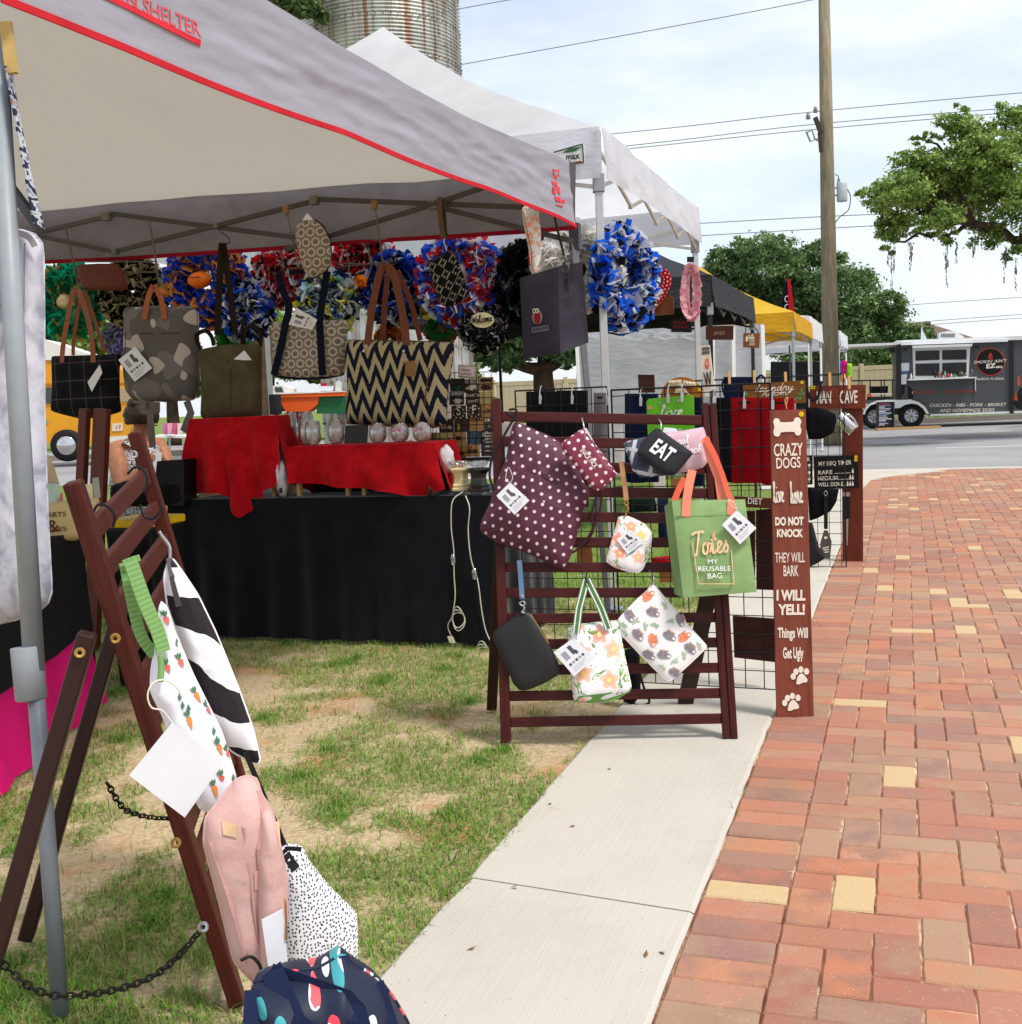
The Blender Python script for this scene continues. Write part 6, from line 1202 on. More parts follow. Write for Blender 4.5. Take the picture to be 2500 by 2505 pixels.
belt(lb_, PL1, zA7((625, 200), (660, 350), (690, 470), (715, 570)), 5, M_cord, .02, 'strap'); cord(lb_, PL1, zA7((715, 570), (735, 600), (725, 640), (700, 680), (715, 720), (755, 715), (765, 670), (735, 640)), .005, M_dark, .03, 'ring_clip'); belt(lb_, PL2, zA7((735, 700), (740, 810)), 14, M_cord, .012, 'strap_anchor', sm=False)
belt(lb_, H1, zA7((480, 160), (470, 300)), 8, M_cord, .1, 'strap', sm=False)
# ================================================================ GRID PANELS AND SIGNS
def gridpanel(label, A, B, z0, z1, cellsz=.0762, r=.0022, fr=.004):
    A, B = V(A), V(B); x = (B-A).normalized(); L_ = (B-A).length; g = thing('grid_panel', label, 'grid panel', (A+B)/2+Z*z0, 'black wire grid panels')
    for i in range(int(L_/cellsz)+2):
        t = min(i*cellsz, L_); e = i == 0 or t == L_; mb = MB(); mb.tube([A+x*t+Z*z0, A+x*t+Z*z1], fr if e else r, 6); mb.obj('wire', M_cord, g)
    n = int((z1-z0)/cellsz)+1
    for j in range(n+1):
        z_ = min(z1, z0+j*cellsz); mb = MB(); o = x.cross(Z)*.003; mb.tube([A+Z*z_+o, B+Z*z_+o], fr if j == 0 or z_ == z1 else r, 6); mb.obj('wire', M_cord, g)
    return g
G1 = Pl(P(1400, 950, 5.45), YB); a, b = G1(1266, 1100), G1(1490, 1100); z1 = G1(1400, 950).z
gridpanel('black wire grid panel behind the left part of the right rack', (a.x, a.y, 0), (b.x, b.y, 0), z1-1.22, z1)
G2 = Pl(G(1891, 1687), YB-3); a, b = G2(1507, 1300), G2(1891, 1300); z2 = 1.245
gridpanel('black wire grid panel with the red bags beside the tall dog sign', (a.x, a.y, 0), (b.x, b.y, 0), .0, z2)
G3 = Pl(G(2065, 1387), YB); a, b = G3(1642, 1100), G3(2066, 1100); z3_ = G3(1850, 924).z
gridpanel('black wire grid panel behind the laundry and man cave signs', (a.x, a.y, 0), (b.x, b.y, 0), .0, z3_)
def board(name, label, pl, pts, mat, th=.018, cat='sign', bevel=.003, o=0, group=None):
    q_ = [pl(x, y, o) for x, y in pts]; r = thing(name, label, cat, V((sum(p.x for p in q_)/len(q_), sum(p.y for p in q_)/len(q_), min(p.z for p in q_))), group); mb = MB(); mb.prism(q_, pl.n, th); mb.obj('board', mat, r, bevel=bevel); return r
def flat(r, pl, pts, mat, name='print', o=.002): mb = MB(); mb.prism([pl(x, y, o) for x, y in pts], pl.n, .0012); return mb.obj(name, mat, r)
def disc(r, pl, cx, cy, rx, ry, mat, name='sticker', o=.002, n=18): return flat(r, pl, [(cx+rx*math.cos(6.283*i/n), cy+ry*math.sin(6.283*i/n)) for i in range(n)], mat, name, o)
def folded_bag(label, pl, x0, y0, x1, y1, mat, o=-.02, cat='tote bag', cut=True):
    class B_: pass
    b = B_(); pl = pl.at(o); b.r = thing('folded_tote', label, cat, pl((x0+x1)/2, y1), 'folded tote bags clipped to the grid panels')
    f_ = [pl(x0, y0), pl(x1, y0), pl(x1+2, y1), pl(x0+1, y1)]; k_ = [q_-pl.n*.03 for q_ in f_]
    for nm, q4, n_, th in (('front_panel', f_, pl.n, .006), ('back_panel', k_, -pl.n, .0), ('side_panel', [k_[0], f_[0], f_[3], k_[3]], -pl.x, -.004), ('side_panel', [f_[1], k_[1], k_[2], f_[2]], pl.x, -.004), ('bottom_panel', [f_[3], f_[2], k_[2], k_[3]], -Z, 0)):
        mb = MB(); bagface(mb, q4, n_, .006, 12, th); mb.obj(nm, mat, b.r, smooth=True)
    w_ = x1-x0; flat(b.r, pl, [(x0+w_*.5, y0+2), (x0+w_*.52, y0+2), (x0+w_*.53, y1-2), (x0+w_*.51, y1-2)], mat, 'centre_crease', .009)
    if cut: flat(b.r, pl, [(x0+w_*.3, y0+9), (x0+w_*.7, y0+9), (x0+w_*.7, y0+14), (x0+w_*.3, y0+14)], plain('#08080a', .9), 'handle_slot', .009)
    return b
M_bbag = cloth('#131317'); M_nbag = cloth('#121a34'); M_rbag = cloth('#8e0a14', wr=.3); M_gbag = cloth('#6a6566')
def clip(pl, x, y, r):
    mb = MB(); mb.tube(smooth3([pl(x-2, y+26, .006), pl(x+3, y+12, .012), pl(x-1, y+2, .01), pl(x, y-14, .006), pl(x+1, y-18, -.006)], 4), .0022, 5); mb.obj('hook', M_hook, r); mb = MB(); mb.bar(pl(x, y+4, .012), pl(x, y+26, .012), .007, .012); mb.obj('clip', M_silver, r)
b = folded_bag('left black tote bag clipped to the grid behind the rack', G1, 1287, 958, 1360, 1240, M_bbag); clip(G1, 1323, 962, b.r)
b = folded_bag('right black tote bag clipped to the grid behind the rack', G1, 1361, 955, 1434, 1240, M_bbag); clip(G1, 1401, 962, b.r)
b = folded_bag('grey tote bag clipped to the grid between the two tent poles', G1.at(-.01), 1452, 961, 1484, 1200, M_gbag); clip(G1, 1486, 965, b.r)
b = folded_bag('navy tote bag left of the lime green clipboard', G2, 1528, 963, 1606, 1180, M_nbag); clip(G2, 1569, 967, b.r)
b = folded_bag('narrow navy tote bag right of the lime green clipboard', G2, 1690, 972, 1716, 1190, M_nbag, -.03)
b = folded_bag('black tote bag left of the red ones on the grid panel', G2, 1752, 973, 1787, 1180, M_bbag); clip(G2, 1748, 968, b.r)
b = folded_bag('left red tote bag behind the wire grid', G2, 1788, 973, 1859, 1182, M_rbag, -.022); clip(G2, 1822, 973, b.r)
b = folded_bag('right red tote bag behind the tall dog sign', G2, 1861, 974, 1941, 1185, M_rbag, -.03); clip(G2, 1891, 975, b.r)
zg = lambda *p: zz(1740, 960, .20747, p); z8a = lambda *p: zz(1600, 580, .25934, p); z55 = lambda *p: zz(1650, 850, .31056, p)
# lime clipboard
PC = G2.at(.03); M_lime = plain('#5fae12', .35, .4, var=.12, sc=6)
r = board('clipboard', 'lime green board with white script hanging above the rack top', PC, [(1581, 984), (1586, 976), (1690, 966), (1697, 972), (1699, 1060), (1701, 1090), (1586, 1092)], M_lime, .005, 'board'); cursive('live', r, PC, (1612, 1022), (1668, 1018), 30, plain('#dfe8da', .6), .09, .002, .2); flat(r, PC, [(1585, 994), (1594, 993), (1594, 1001), (1585, 1002)], plain('#d88a70', .7), 'price_sticker')
for x, y in ((1614, 986), (1659, 980)): disc(r, PC, x, y, 3, 3, M_silver, 'rivet')
ptext('y', r, PC, (1656, 1062), (1668, 1062), 20, plain('#dfe8da', .6), .002, 0, .35); clip(PC, 1636, 960, r); clip(PC, 1670, 957, r)
# tall dog sign
M_sw = wood('#6e3324', '#8a4632', .5, (60, 3.2)); M_sw = None
def signwood(c1, c2, name):
    t = MT(name, .5, .3); p = t.coord('pos'); x, y, z = t.xyz(p); n = t.noise(t.vec(x*55., y*55., z*3.0), 1, 5, .6, .8); n2 = t.noise(t.vec(x*9., y*9., z*2.2), 1, 3, .5, 1.2)
    t.col(t.ramp(n*.55+n2*.45, [(.32, H(c1)), (.5, H(c2)), (.68, H(c1))])); t.bump(n, .12, .003); return t.mat
def hwood(c1, c2, name):
    t = MT(name, .55, .25); p = t.coord('pos'); x, y, z = t.xyz(p); n = t.noise(t.vec(x*4., y*4., z*60.0), 1, 5, .6, .9); t.col(t.ramp(n, [(.32, H(c1)), (.5, H(c2)), (.68, H(c1))])); t.bump(n, .12, .003); return t.mat
M_dog = signwood('#642f22', '#844433', 'stained_pine'); M_ivo = plain('#ece2d2', .6, .2, var=.04)
ps = Pl(G(1946, 1754), -3, 1.5); S = [(1884, 1004), (1971, 1001), (1991, 1753), (1901, 1754)]
r = board('dog_sign', 'tall narrow stained wood sign with a dog bone and paw prints', ps, S, M_dog, .02)
bone = [(728, 345), (745, 310), (775, 305), (805, 325), (815, 350), (960, 345), (975, 315), (1005, 293), (1040, 305), (1060, 345), (1045, 395), (1060, 440), (1050, 490), (1020, 510), (985, 490), (970, 465), (825, 470), (810, 500), (780, 520), (745, 510), (730, 465), (742, 410)]
flat(r, ps, [(v.x, v.y) for v in smooth3([V((x, y, 0)) for x, y in zg(*(bone+[bone[0]]))], 3)][:-1], M_ivo, 'bone_print', .003); disc(r, ps, *zg((1060, 255))[0], 6.4, 6.4, plain('#d8bc10', .6))
for (s, a, b_, h_, bo, sh) in (('CRAZY', (738, 752), (1080, 737), 30, .012, 0), ('DOGS', (768, 898), (1052, 882), 26, .012, 0), ('live', (735, 1300), (855, 1290), 50, .0, .15), ('here', (938, 1312), (1078, 1298), 52, .0, .15), ('DO NOT', (752, 1565), (1088, 1560), 19, .045, 0)):
    if s in ('live', 'here'): cursive(s, r, ps, zg(a)[0], zg(b_)[0], h_*1.05, M_ivo, .05, .003, .03)
    else: ptext(s, r, ps, zg(a)[0], zg(b_)[0], h_, M_ivo, .0014, bo, sh)
z6 = lambda *p: zz(1750, 1300, .25873, p)
for (s, a, b_, h_, bo) in (('KNOCK', (580, 50), (828, 50), 18, .045), ('THEY WILL', (563, 293), (845, 290), 24, .008), ('BARK', (643, 422), (783, 420), 26, .012), ('I WILL', (577, 648), (850, 648), 24, .045), ('YELL!', (592, 784), (845, 782), 24, .045), ('Things Will', (588, 1003), (873, 1003), 24, .03), ('Get Ugly', (638, 1198), (832, 1195), 26, .03)): ptext(s, r, ps, z6(a)[0], z6(b_)[0], h_, M_ivo, .0014, bo)
for (cx, cy) in ((812, 1390), (732, 1640)):
    pad = [(-50, 50), (-40, -5), (-15, -42), (15, -45), (45, -10), (58, 15), (45, 35), (15, 38), (-15, 52), (-35, 55)]; flat(r, ps, [(v.x, v.y) for v in smooth3([V((x, y, 0)) for x, y in z6(*[(cx+a, cy+b_) for a, b_ in pad+[pad[0]]])], 3)][:-1], M_ivo, 'paw_print', .003)
    for (dx, dy) in ((-78, -20), (-52, -65), (-5, -85), (48, -68)): c = z6((cx+dx, cy+dy))[0]; disc(r, ps, c[0], c[1], 6.5, 8, M_ivo, 'paw_print', .003, 12)
cord(r, ps, zg((890, 195), (880, 150), (870, 90), (900, 60), (885, 150)), .002, plain('#c0a070', .8), .0, 'twine')
# signs behind on the far panel
PM = G3.at(.06); M_mc = hwood('#5a2214', '#7a3422', 'mancave_wood'); M_ln = hwood('#5e3a12', '#7a4e1c', 'laundry_wood')
r = board('man_cave_sign', 'reddish brown wooden sign lettered MAN CAVE with a post under it', Pl(G(2085, 1374), YB), [(1980, 944), (2118, 941), (2117, 999), (1980, 1001)], M_mc, .02)
PMc = Pl(G(2085, 1374), YB); mb = MB(); mb.prism([PMc(2059, 998, -.022), PMc(2110, 997, -.022), PMc(2111, 1375, -.022), PMc(2060, 1374, -.022)], PMc.n, .03); mb.obj('post', signwood('#4a1a0c', '#6a2a16', 'mancave_post'), r, bevel=.004)
zl = lambda *p: zz(1780, 820, .18672, p)
ptext('MAN', r, PMc, zl((1165, 893))[0], zl((1355, 890))[0], 30, M_ivo, .0014, .02); ptext('CAVE', r, PMc, zl((1468, 890))[0], zl((1700, 885))[0], 31, M_ivo, .0014, .02)
for x in (1100, 1135): c = zl((x, 685))[0]; disc(r, PMc, c[0], c[1], 4.4, 4.2, plain('#d8bc10', .6))
belt(r, PMc, zl((1030, 590), (1050, 740), (1090, 830), (1150, 850), (1200, 770), (1230, 600)), 7, M_cord, .02, 'strap')
def mug(label, p, q_, R, hand):
    a = (q_-p); L_ = a.length; a.normalize(); r = thing('glass_mug', label, 'mug', q_, 'clear plastic beer mugs'); mb = MB(); mb.lathe(p, [(R*.95, 0), (R, .01), (R, L_*.9), (R*1.05, L_), (0, L_), (0, L_*.93), (R*.85, L_*.9), (R*.85, .0)], 16, ax=a); mb.obj('cup', glass_mat('#e8ecec', .42), r, smooth=True)
    s_ = (hand-(p+q_)/2); mb = MB(); mb.tube(smooth3([p.lerp(q_, .12)+s_*.5, p.lerp(q_, .1)+s_*.95, p.lerp(q_, .45)+s_*1.25, p.lerp(q_, .85)+s_*.95, p.lerp(q_, .85)+s_*.5], 5), .007, 8); mb.obj('handle', glass_mat('#e8ecec', .35), r, smooth=True)
PG = PMc.at(.06); mug('clear mug tilted to the left under the man cave sign', PG(*zg((1440, 310))[0]), PG(*zg((1210, 430))[0]), .045, PG(*zg((1290, 290))[0])); mug('clear mug tilted to the right under the man cave sign', PG(*zg((1500, 280))[0]), PG(*zg((1680, 450))[0]), .045, PG(*zg((1650, 310))[0]))
PBT = PMc.at(.04); r = board('barbecue_sign', 'small black sign lettered MY BBQ TIMER on the post', PBT, zg((1205, 752), (1728, 740), (1745, 1128), (1215, 1135)), plain('#0e0e10', .6), .012)
ptext('MY BBQ TIMER', r, PBT, zg((1268, 865))[0], zg((1652, 848))[0], 10.5, M_ivo, .002, .006)
for (s, a, b_, n_) in (('RARE ............', (1262, 968), (1640, 950), 1), ('MEDIUM.........', (1258, 1038), (1622, 1025), 2), ('WELL DONE....', (1260, 1110), (1600, 1100), 3)):
    ptext(s, r, PBT, zg(a)[0], zg(b_)[0], 10, M_ivo, .002, .008)
    for k in range(n_): x = 1668-30*k; y = b_[1]; flat(r, PBT, zg((x-10, y), (x-10, y-30), (x-4, y-40), (x-4, y-55), (x+4, y-55), (x+4, y-40), (x+10, y-30), (x+10, y)), M_ivo, 'bottle_print')
for y in (760, 797): c = zg((1705, y))[0]; disc(r, PBT, c[0], c[1], 4.2, 4, plain('#d8bc10', .6))
r = board('wine_sign', 'narrow black sign with white wine glass prints beside the tall dog sign', PBT.at(.02), zg((1100, 745), (1190, 740), (1195, 1085), (1105, 1090)), plain('#0e0e10', .6), .012); ptext('R', r, PBT.at(.02), zg((1128, 812))[0], zg((1165, 810))[0], 10, M_ivo, .002, .02)
for y in (860, 945, 1020): c = zg((1155, y))[0]; disc(r, PBT.at(.02), c[0], c[1], 3.2, 4.2, M_ivo, 'glass_print'); flat(r, PBT.at(.02), zg((1152, y+15), (1158, y+15), (1158, y+42), (1170, y+45), (1140, y+45), (1152, y+42)), M_ivo, 'glass_print')
# apron shapes, spatula, carving set
M_apr = cloth('#101014'); b = Bag('apron', 'black apron hanging behind the man cave sign', G3.at(.0), zg((1120, 180), (1300, 190), (1460, 260), (1470, 330), (1440, 470), (1300, 545), (1150, 550), (1120, 400)), .05, M_apr, 'apron'); b = Bag('apron', 'black apron hanging below the barbecue timer sign', G3.at(.0), zg((1140, 1120), (1500, 1140), (1470, 1290), (1400, 1400), (1250, 1480), (1160, 1510)), .05, M_apr, 'apron'); b = Bag('oven_mitt', 'dark oven mitt with red mark beside the tall dog sign', G3.at(.04), z55((1060, 1380), (1085, 1385), (1130, 1560), (1180, 1660), (1120, 1700), (1060, 1725)), .05, cloth('#2c2a2e'), 'oven mitt', wr=.004)
PS3 = G3.at(.03); r = thing('spatula', 'black handled grill spatula hanging on the far grid panel', 'utensil', PS3(2022, 1372))
mb = MB(); mb.bar(PS3(*z55((1192, 1170))[0]), PS3(*z55((1192, 1430))[0]), .012, .026, VV); mb.obj('handle', plain('#131315', .4), r, bevel=.004); mb = MB(); mb.prism([PS3(*q_) for q_ in z55((1178, 1440), (1205, 1440), (1238, 1530), (1225, 1668), (1140, 1660), (1150, 1530))], PS3.n, .004); mb.obj('blade', plain('#5a5552', .35, .5, .7), r)
for k in range(3): flat(r, PS3, z55((1165+8*k, 1600-0*k+15*k-20), (1215, 1575+20*k-10), (1217, 1582+20*k-10), (1167+8*k, 1608+15*k-20)), M_ivo, 'slot')
flat(r, PS3, z55((1178, 1490), (1205, 1490), (1200, 1508), (1182, 1508)), M_ivo, 'slot'); cord(r, PS3, z55((1192, 1170), (1178, 1150), (1190, 1130), (1206, 1150), (1194, 1168)), .0025, M_silver, .003, 'hook')
PS4 = PMc.at(.03); r = thing('carving_set', 'black handled carving fork and knife hanging on the brown post', 'utensil', PS4(2074, 1340))
for (x0, x1) in ((1335, 1340), (1365, 1368)): mb = MB(); mb.bar(PS4(*z55((x0, 1170))[0]), PS4(*z55((x1, 1350))[0]), .018, .026, VV); mb.obj('handle', plain('#161618', .4), r, bevel=.004)
mb = MB(); mb.prism([PS4(*q_) for q_ in z55((1345, 1350), (1370, 1350), (1362, 1560), (1352, 1560))], PS4.n, .003); mb.obj('blade', M_silver, r)
for x in (1335, 1365):
    mb = MB(); mb.bar(PS4(*z55((x, 1140))[0]), PS4(*z55((x, 1172))[0]), .019, .027, VV); mb.obj('cap', M_silver, r)
# laundry sign, round sign, welcome board, pegs
PLn = G3.at(.04); r = board('laundry_sign', 'brown wooden sign with white script laundry room and green leaves', PLn, zl((198, 650), (1010, 588), (1022, 882), (850, 895), (210, 870)), M_ln, .018)
def script(r, pl, s, a, b_, h_): return cursive(s, r, pl, a, b_, h_*1.25, M_ivo, .085, .003, .15)
script(r, PLn, 'laundry', zl((360, 745))[0], zl((860, 715))[0], 15); script(r, PLn, 'room', zl((450, 800))[0], zl((780, 780))[0], 12); c = zl((975, 618))[0]; disc(r, PLn, c[0], c[1], 4.4, 4, plain('#d8bc10', .6))
M_lfg = plain('#3f9a66', .7)
for (x, y, a_) in ((970, 720, 60), (940, 770, 0), (985, 770, 40), (910, 820, 10), (950, 825, 60), (890, 840, 50), (245, 770, 80)): ca, sa = math.cos(rad(a_)), -math.sin(rad(a_)); flat(r, PLn, zl(*[(x+u*30*ca-v*14*sa, y+u*30*sa+v*14*ca) for u, v in ((-1, 0), (0, -1), (1, 0), (0, 1))]), M_lfg, 'leaf_print')
for k, (x, y) in enumerate(((1785, 925), (1846, 922), (1922, 926), (2030, 928), (2077, 936))): mb = MB(); mb.bar(G3(x, y-16, .03), G3(x+1, y+16, .03), .010, .018); o = mb.obj('clothespin', plain('#c9a26a', .6), bevel=.002); tag(o, 'wooden clothespin on the top wire, number %s from the left' % ('one two three four five'.split()[k]), 'clothespin', 'clothespins on the far grid panel')
b = folded_bag('navy zip bag with dark handle behind the laundry sign', G3, 1770, 922, 1850, 985, M_nbag, .02, cut=False); belt(b.r, G3, [(1850, 930), (1862, 918), (1872, 930), (1866, 950)], 5, M_nbag, .02, 'handle'); belt(b.r, G3, [(1772, 930), (1768, 945), (1775, 970)], 5, M_nbag, .03, 'handle')
PRd = G3.at(.05); r = thing('round_sign', 'round wooden door sign with a spotted ribbon bow', 'sign', PRd(1668, 1000)); mb = MB(); mb.prism([PRd(1668+52*math.cos(t*.2094), 972+50*math.sin(t*.2094)) for t in range(30)], PRd.n, .015); mb.obj('board', signwood('#8a5218', '#a5661f', 'round_sign_wood'), r, bevel=.002)
M_bow = pm('spotted_burlap', polka('#b8a888', '#ece4d4', .022, .22), .9)
for pts in (((1634, 932), (1668, 928), (1668, 946), (1634, 945)), ((1670, 930), (1704, 936), (1702, 950), (1668, 946)), ((1655, 948), (1668, 940), (1676, 950), (1690, 968), (1664, 962), (1646, 966))): b = Bag('', '', PRd.at(.02), pts, .03, M_bow, root=r, part='bow', N=24, wr=.003)
c = z8a((428, 1440))[0]; disc(r, PRd, c[0], c[1], 3.6, 3.8, plain('#d8bc10', .6), o=.004)
PWe = Pl(P(1725, 1000, 6.0), YB); r = board('welcome_sign', 'tall white welcome board with flower leaning behind the rack', PWe, z8a((412, 1030), (520, 1018), (575, 1500), (480, 1505)), plain('#d8cdbc', .7), .018); ptext('W', r, PWe, z8a((480, 1415))[0], z8a((552, 1405))[0], 36, M_ink, .003, .02)
c = z8a((500, 1195))[0]; disc(r, PWe, c[0], c[1], 5.5, 14, plain('#d86a58', .7), 'flower_print'); disc(r, PWe, c[0], c[1], 2, 4, plain('#e8c0a8', .7), 'flower_print', .004)
for k in range(7):
    for j in range(2): x, y = z8a((452+k*11, 1040+j*38-k*1.2))[0]; flat(r, PWe, [(x, y), (x+1.6, y), (x+1.8, y+8), (x+.2, y+8)], M_ink, 'stripe_print')
c = z8a((545, 1465))[0]; flat(r, PWe, [(c[0]-5, c[1]-3), (c[0]+8, c[1]-6), (c[0]+9, c[1]+8), (c[0]-4, c[1]+10)], plain('#4a4a50', .7), 'letter_print')
# lower brown boards behind the dog sign
PD = G2.at(.02); M_db = hwood('#2c120c', '#3e1c14', 'dark_board')
r = board('diet_sign', 'brown wooden sign lettered DIET beside the tall dog sign', PD, zg((270, 1225), (710, 1250), (712, 1370), (275, 1345)), hwood('#4a2418', '#5e3022', 'diet_wood'), .014); ptext('DIET', r, PD, zg((432, 1312))[0], zg((598, 1322))[0], 15, M_ivo, .0014, .008)
board('plain_board', 'dark brown upright board left of the dog sign, taller one', PD.at(-.03), [(1849, 1248), (1893, 1244), (1898, 1444), (1850, 1442)], M_db, .014, 'board'); board('plain_board', 'dark brown upright board left of the dog sign, shorter one', PD.at(-.03), [(1822, 1250), (1846, 1250), (1846, 1427), (1830, 1424)], M_db, .014, 'board')
board('plain_board', 'square dark brown board low on the grid panel beside the dog sign', PD.at(-.03), z6((162, 800), (560, 828), (566, 1237), (178, 1192)), M_db, .014, 'board')
PE = G1.at(-.03)
for (l, pts, c) in (('small tan board behind the rack slats on the right', ((1640, 1172), (1700, 1170), (1702, 1200), (1642, 1202)), '#8a6236'), ('white card behind the rack slats near the tent poles', ((1500, 1042), (1520, 1040), (1524, 1130), (1503, 1132)), '#c9c4c0'), ('wooden board behind the rack slats in the middle', ((1410, 1318), (1445, 1316), (1450, 1388), (1412, 1390)), '#7a4e22'), ('brown board behind the lower rack slats', ((1612, 1385), (1650, 1384), (1652, 1425), (1614, 1424)), '#8a5a24'), ('grey card behind the upper left rack slats', ((1226, 1035), (1286, 1040), (1284, 1068), (1226, 1068)), '#bab8ba'), ('white lettered board behind the right rack slats', ((1598, 1165), (1625, 1164), (1630, 1250), (1602, 1250)), '#d5d0c8')): board('small_sign', l, PE, pts, plain(c, .6), .01)
# low bags behind the rack
for (l, pts, c) in (('dark green tote bag seen between the rack slats', ((1535, 1218), (1600, 1215), (1606, 1250), (1540, 1252)), '#0e2018'), ('navy tote bag seen between the lower rack slats', ((1610, 1215), (1632, 1215), (1636, 1330), (1612, 1330)), '#141a30'), ('red folded tote bag seen between the rack slats', ((1595, 1365), (1640, 1360), (1645, 1375), (1596, 1376)), '#9a1018'), ('black backpack standing on the concrete behind the rack', ((1530, 1590), (1562, 1585), (1566, 1700), (1548, 1722), (1526, 1715)), '#141416')): b = Bag('low_bag', l, Pl(G(1545, 1722), -4) if 'backpack' in l else PE, pts, .05, cloth(c), wr=.004, p=5)
belt(b.r, Pl(G(1545, 1722), -4), [(1562, 1640), (1578, 1690), (1588, 1716), (1570, 1724), (1550, 1722)], 6, M_cord, .01, 'strap')
# things hung at the far edge of the white tent
PHg = Pl(P(1640, 750, 9.1), YB)
def hang(label, pts, c, name='wooden_sign', txt=None): r = board(name, label, PHg, pts, c if not isinstance(c, str) else plain(c, .6), .02); return r
r = hang('brown wooden plaque hanging inside the black tent behind the red heart', zA7((1370, 1020), (1450, 960), (1690, 925), (1725, 965), (1725, 1110), (1370, 1145)), hwood('#5a2e18', '#7a4626', 'plaque_wood'))
r = hang('small black sign with red lettering hanging under the black tent', zA7((1705, 1158), (1895, 1160), (1895, 1285), (1702, 1280)), '#0c0b0d'); ptext('BE QUIET', r, PHg, zA7((1730, 1205))[0], zA7((1865, 1205))[0], 6, plain('#7a1620', .7), .003, .02); ptext('BE NICE', r, PHg, zA7((1730, 1245))[0], zA7((1865, 1245))[0], 6, plain('#7a1620', .7), .003, .02)
r = board('wooden_sign', 'dark brown sign with faded lettering under the black tent', PHg.at(-.6), z8a((487, 840), (748, 835), (745, 968), (487, 968)), hwood('#3a1a10', '#4e2618', 'jewels_wood'), .02); ptext('JEWELS', r, PHg.at(-.6), z8a((560, 925))[0], z8a((668, 918))[0], 8, plain('#8a7a60', .7), .003, .02)
PSw = Pl(P(1838, 830, 11.8), YB); r = board('sweet_sign', 'small square wooden sign with white lettering on the black tent pole', PSw, z8a((842, 905), (998, 908), (990, 1048), (838, 1040)), hwood('#7a4424', '#935a32', 'sweet_wood'), .02); cursive('Hello', r, PSw, z8a((890, 965))[0], z8a((945, 962))[0], 12, M_ivo, .12, .003); ptext('SWEET', r, PSw, z8a((900, 995))[0], z8a((952, 993))[0], 5.5, M_ivo, .0014, .02); ptext('CHEEKS', r, PSw, z8a((893, 1022))[0], z8a((952, 1020))[0], 5.5, M_ivo, .0014, .02); flat(r, PSw, z8a((862, 985), (865, 945), (872, 932), (880, 932), (886, 945), (886, 985)), M_ivo, 'bottle_print'); cord(r, PSw, z8a((862, 905), (870, 850), (940, 845), (985, 905)), .004, M_cord, .0, 'string')
M_hrt = pm('red_heart_dots', polka('#a80f1a', '#f0c8c4', .03, .2), .8)
hr = thing('heart_wreath', 'red heart wreath with white dots hanging at the white tent edge', 'wreath', PHg(1590, 775)); mb = MB(); mb.tube(smooth3([PHg(*q_, .05) for q_ in zA7((1545, 725), (1620, 715), (1672, 770), (1665, 850), (1610, 950), (1540, 1040), (1475, 1100), (1440, 1060))], 5), [.036]*36, 10); mb.obj('stuffed_ring', M_hrt, hr, smooth=True)
r = thing('pink_wreath', 'pink ribbon loop wreath hanging from the white tent corner', 'wreath', PHg(1690, 780)); mb = MB(); rr = random.Random(4)
for i in range(150):
    t = i/150*6.283; c = PHg(1693+11*math.cos(t), 716-56*math.sin(t), .05); d = (PHg.x*math.cos(t)+PHg.y*math.sin(t)*.45+PHg.n*rr.uniform(-.5, .5)).normalized(); s_ = d.cross(PHg.n).normalized()*.016; l_ = .045*rr.uniform(.7, 1.2)
    mb.add([c-s_-d*l_*.5, c+s_-d*l_*.5, c+s_*1.2+d*l_, c-s_*1.2+d*l_], [(0, 1, 2, 3)], None, i % 2)
mb.obj('ribbon_loops', [cloth('#d88a98', transl=.3), cloth('#e8b4bc', transl=.3)], r, kind='stuff', fix=False); mb = MB(); mb.prism([PHg(1682, 629, .03), PHg(1699, 629, .03), PHg(1698, 642, .03), PHg(1682, 642, .03)], PHg.n, .02); mb.obj('clip', M_blackm, r)
# small signs on the booth table behind
board('sign_rack', 'dark brown board with small wooden tags behind the grid panels', Pl(P(1580, 940, 9.5), YB), zz(1240, 900, .2697, ((1188, 60), (1335, 62), (1340, 225), (1195, 225))), hwood('#2c140c', '#40201a', 'tagboard'), .02)
# ================================================================ LEFT BACKGROUND TABLE, PERSON, VAN
PT2 = Pl(G(120, 1820), 80)
tb2 = thing('draped_table', 'table in black cloth over a bright pink skirt at the left edge', 'table', G(120, 1820)); e0, e1 = G(-120, 2040), G(262, 1718)
dr = (e1-e0).normalized(); nr = V((dr.y, -dr.x, 0)); nr = nr if nr.x > 0 else -nr
draped(tb2, [e0-nr*.06+Z*.40, e1-nr*.06+Z*.36], [e0, e1], nr, 5, .03, MT('hot_pink', .6, .3).col(H('#d8006e')).translucent(.2).mat, 'pink_skirt', 60, 14, .7, .015)
draped(tb2, [e0-nr*.05+Z*.75, e1-nr*.05+Z*.75], [e0-nr*.03+Z*.28, e1-nr*.03+Z*.33], nr, 3, .012, cloth('#1a1a1c'), 'black_cloth', 50, 12, .2)
draped(tb2, [e1-nr*.05+Z*.75, e1-nr*.8+Z*.75], [e1-nr*.03+Z*.02, e1-nr*.8+Z*.02], dr, 3, .012, cloth('#1a1a1c'), 'black_cloth', 30, 12, .9)
mb = MB(); mb.prism([e0-nr*.05+Z*.755, e1-nr*.05+Z*.755, e1-nr*.8+Z*.755, e0-nr*.8+Z*.755], Z, .02); mb.obj('table_top', cloth('#1a1a1c'), tb2)
PB3 = D(150, 1270, 4.7, 25); M_can = cloth('#c2ac7c')
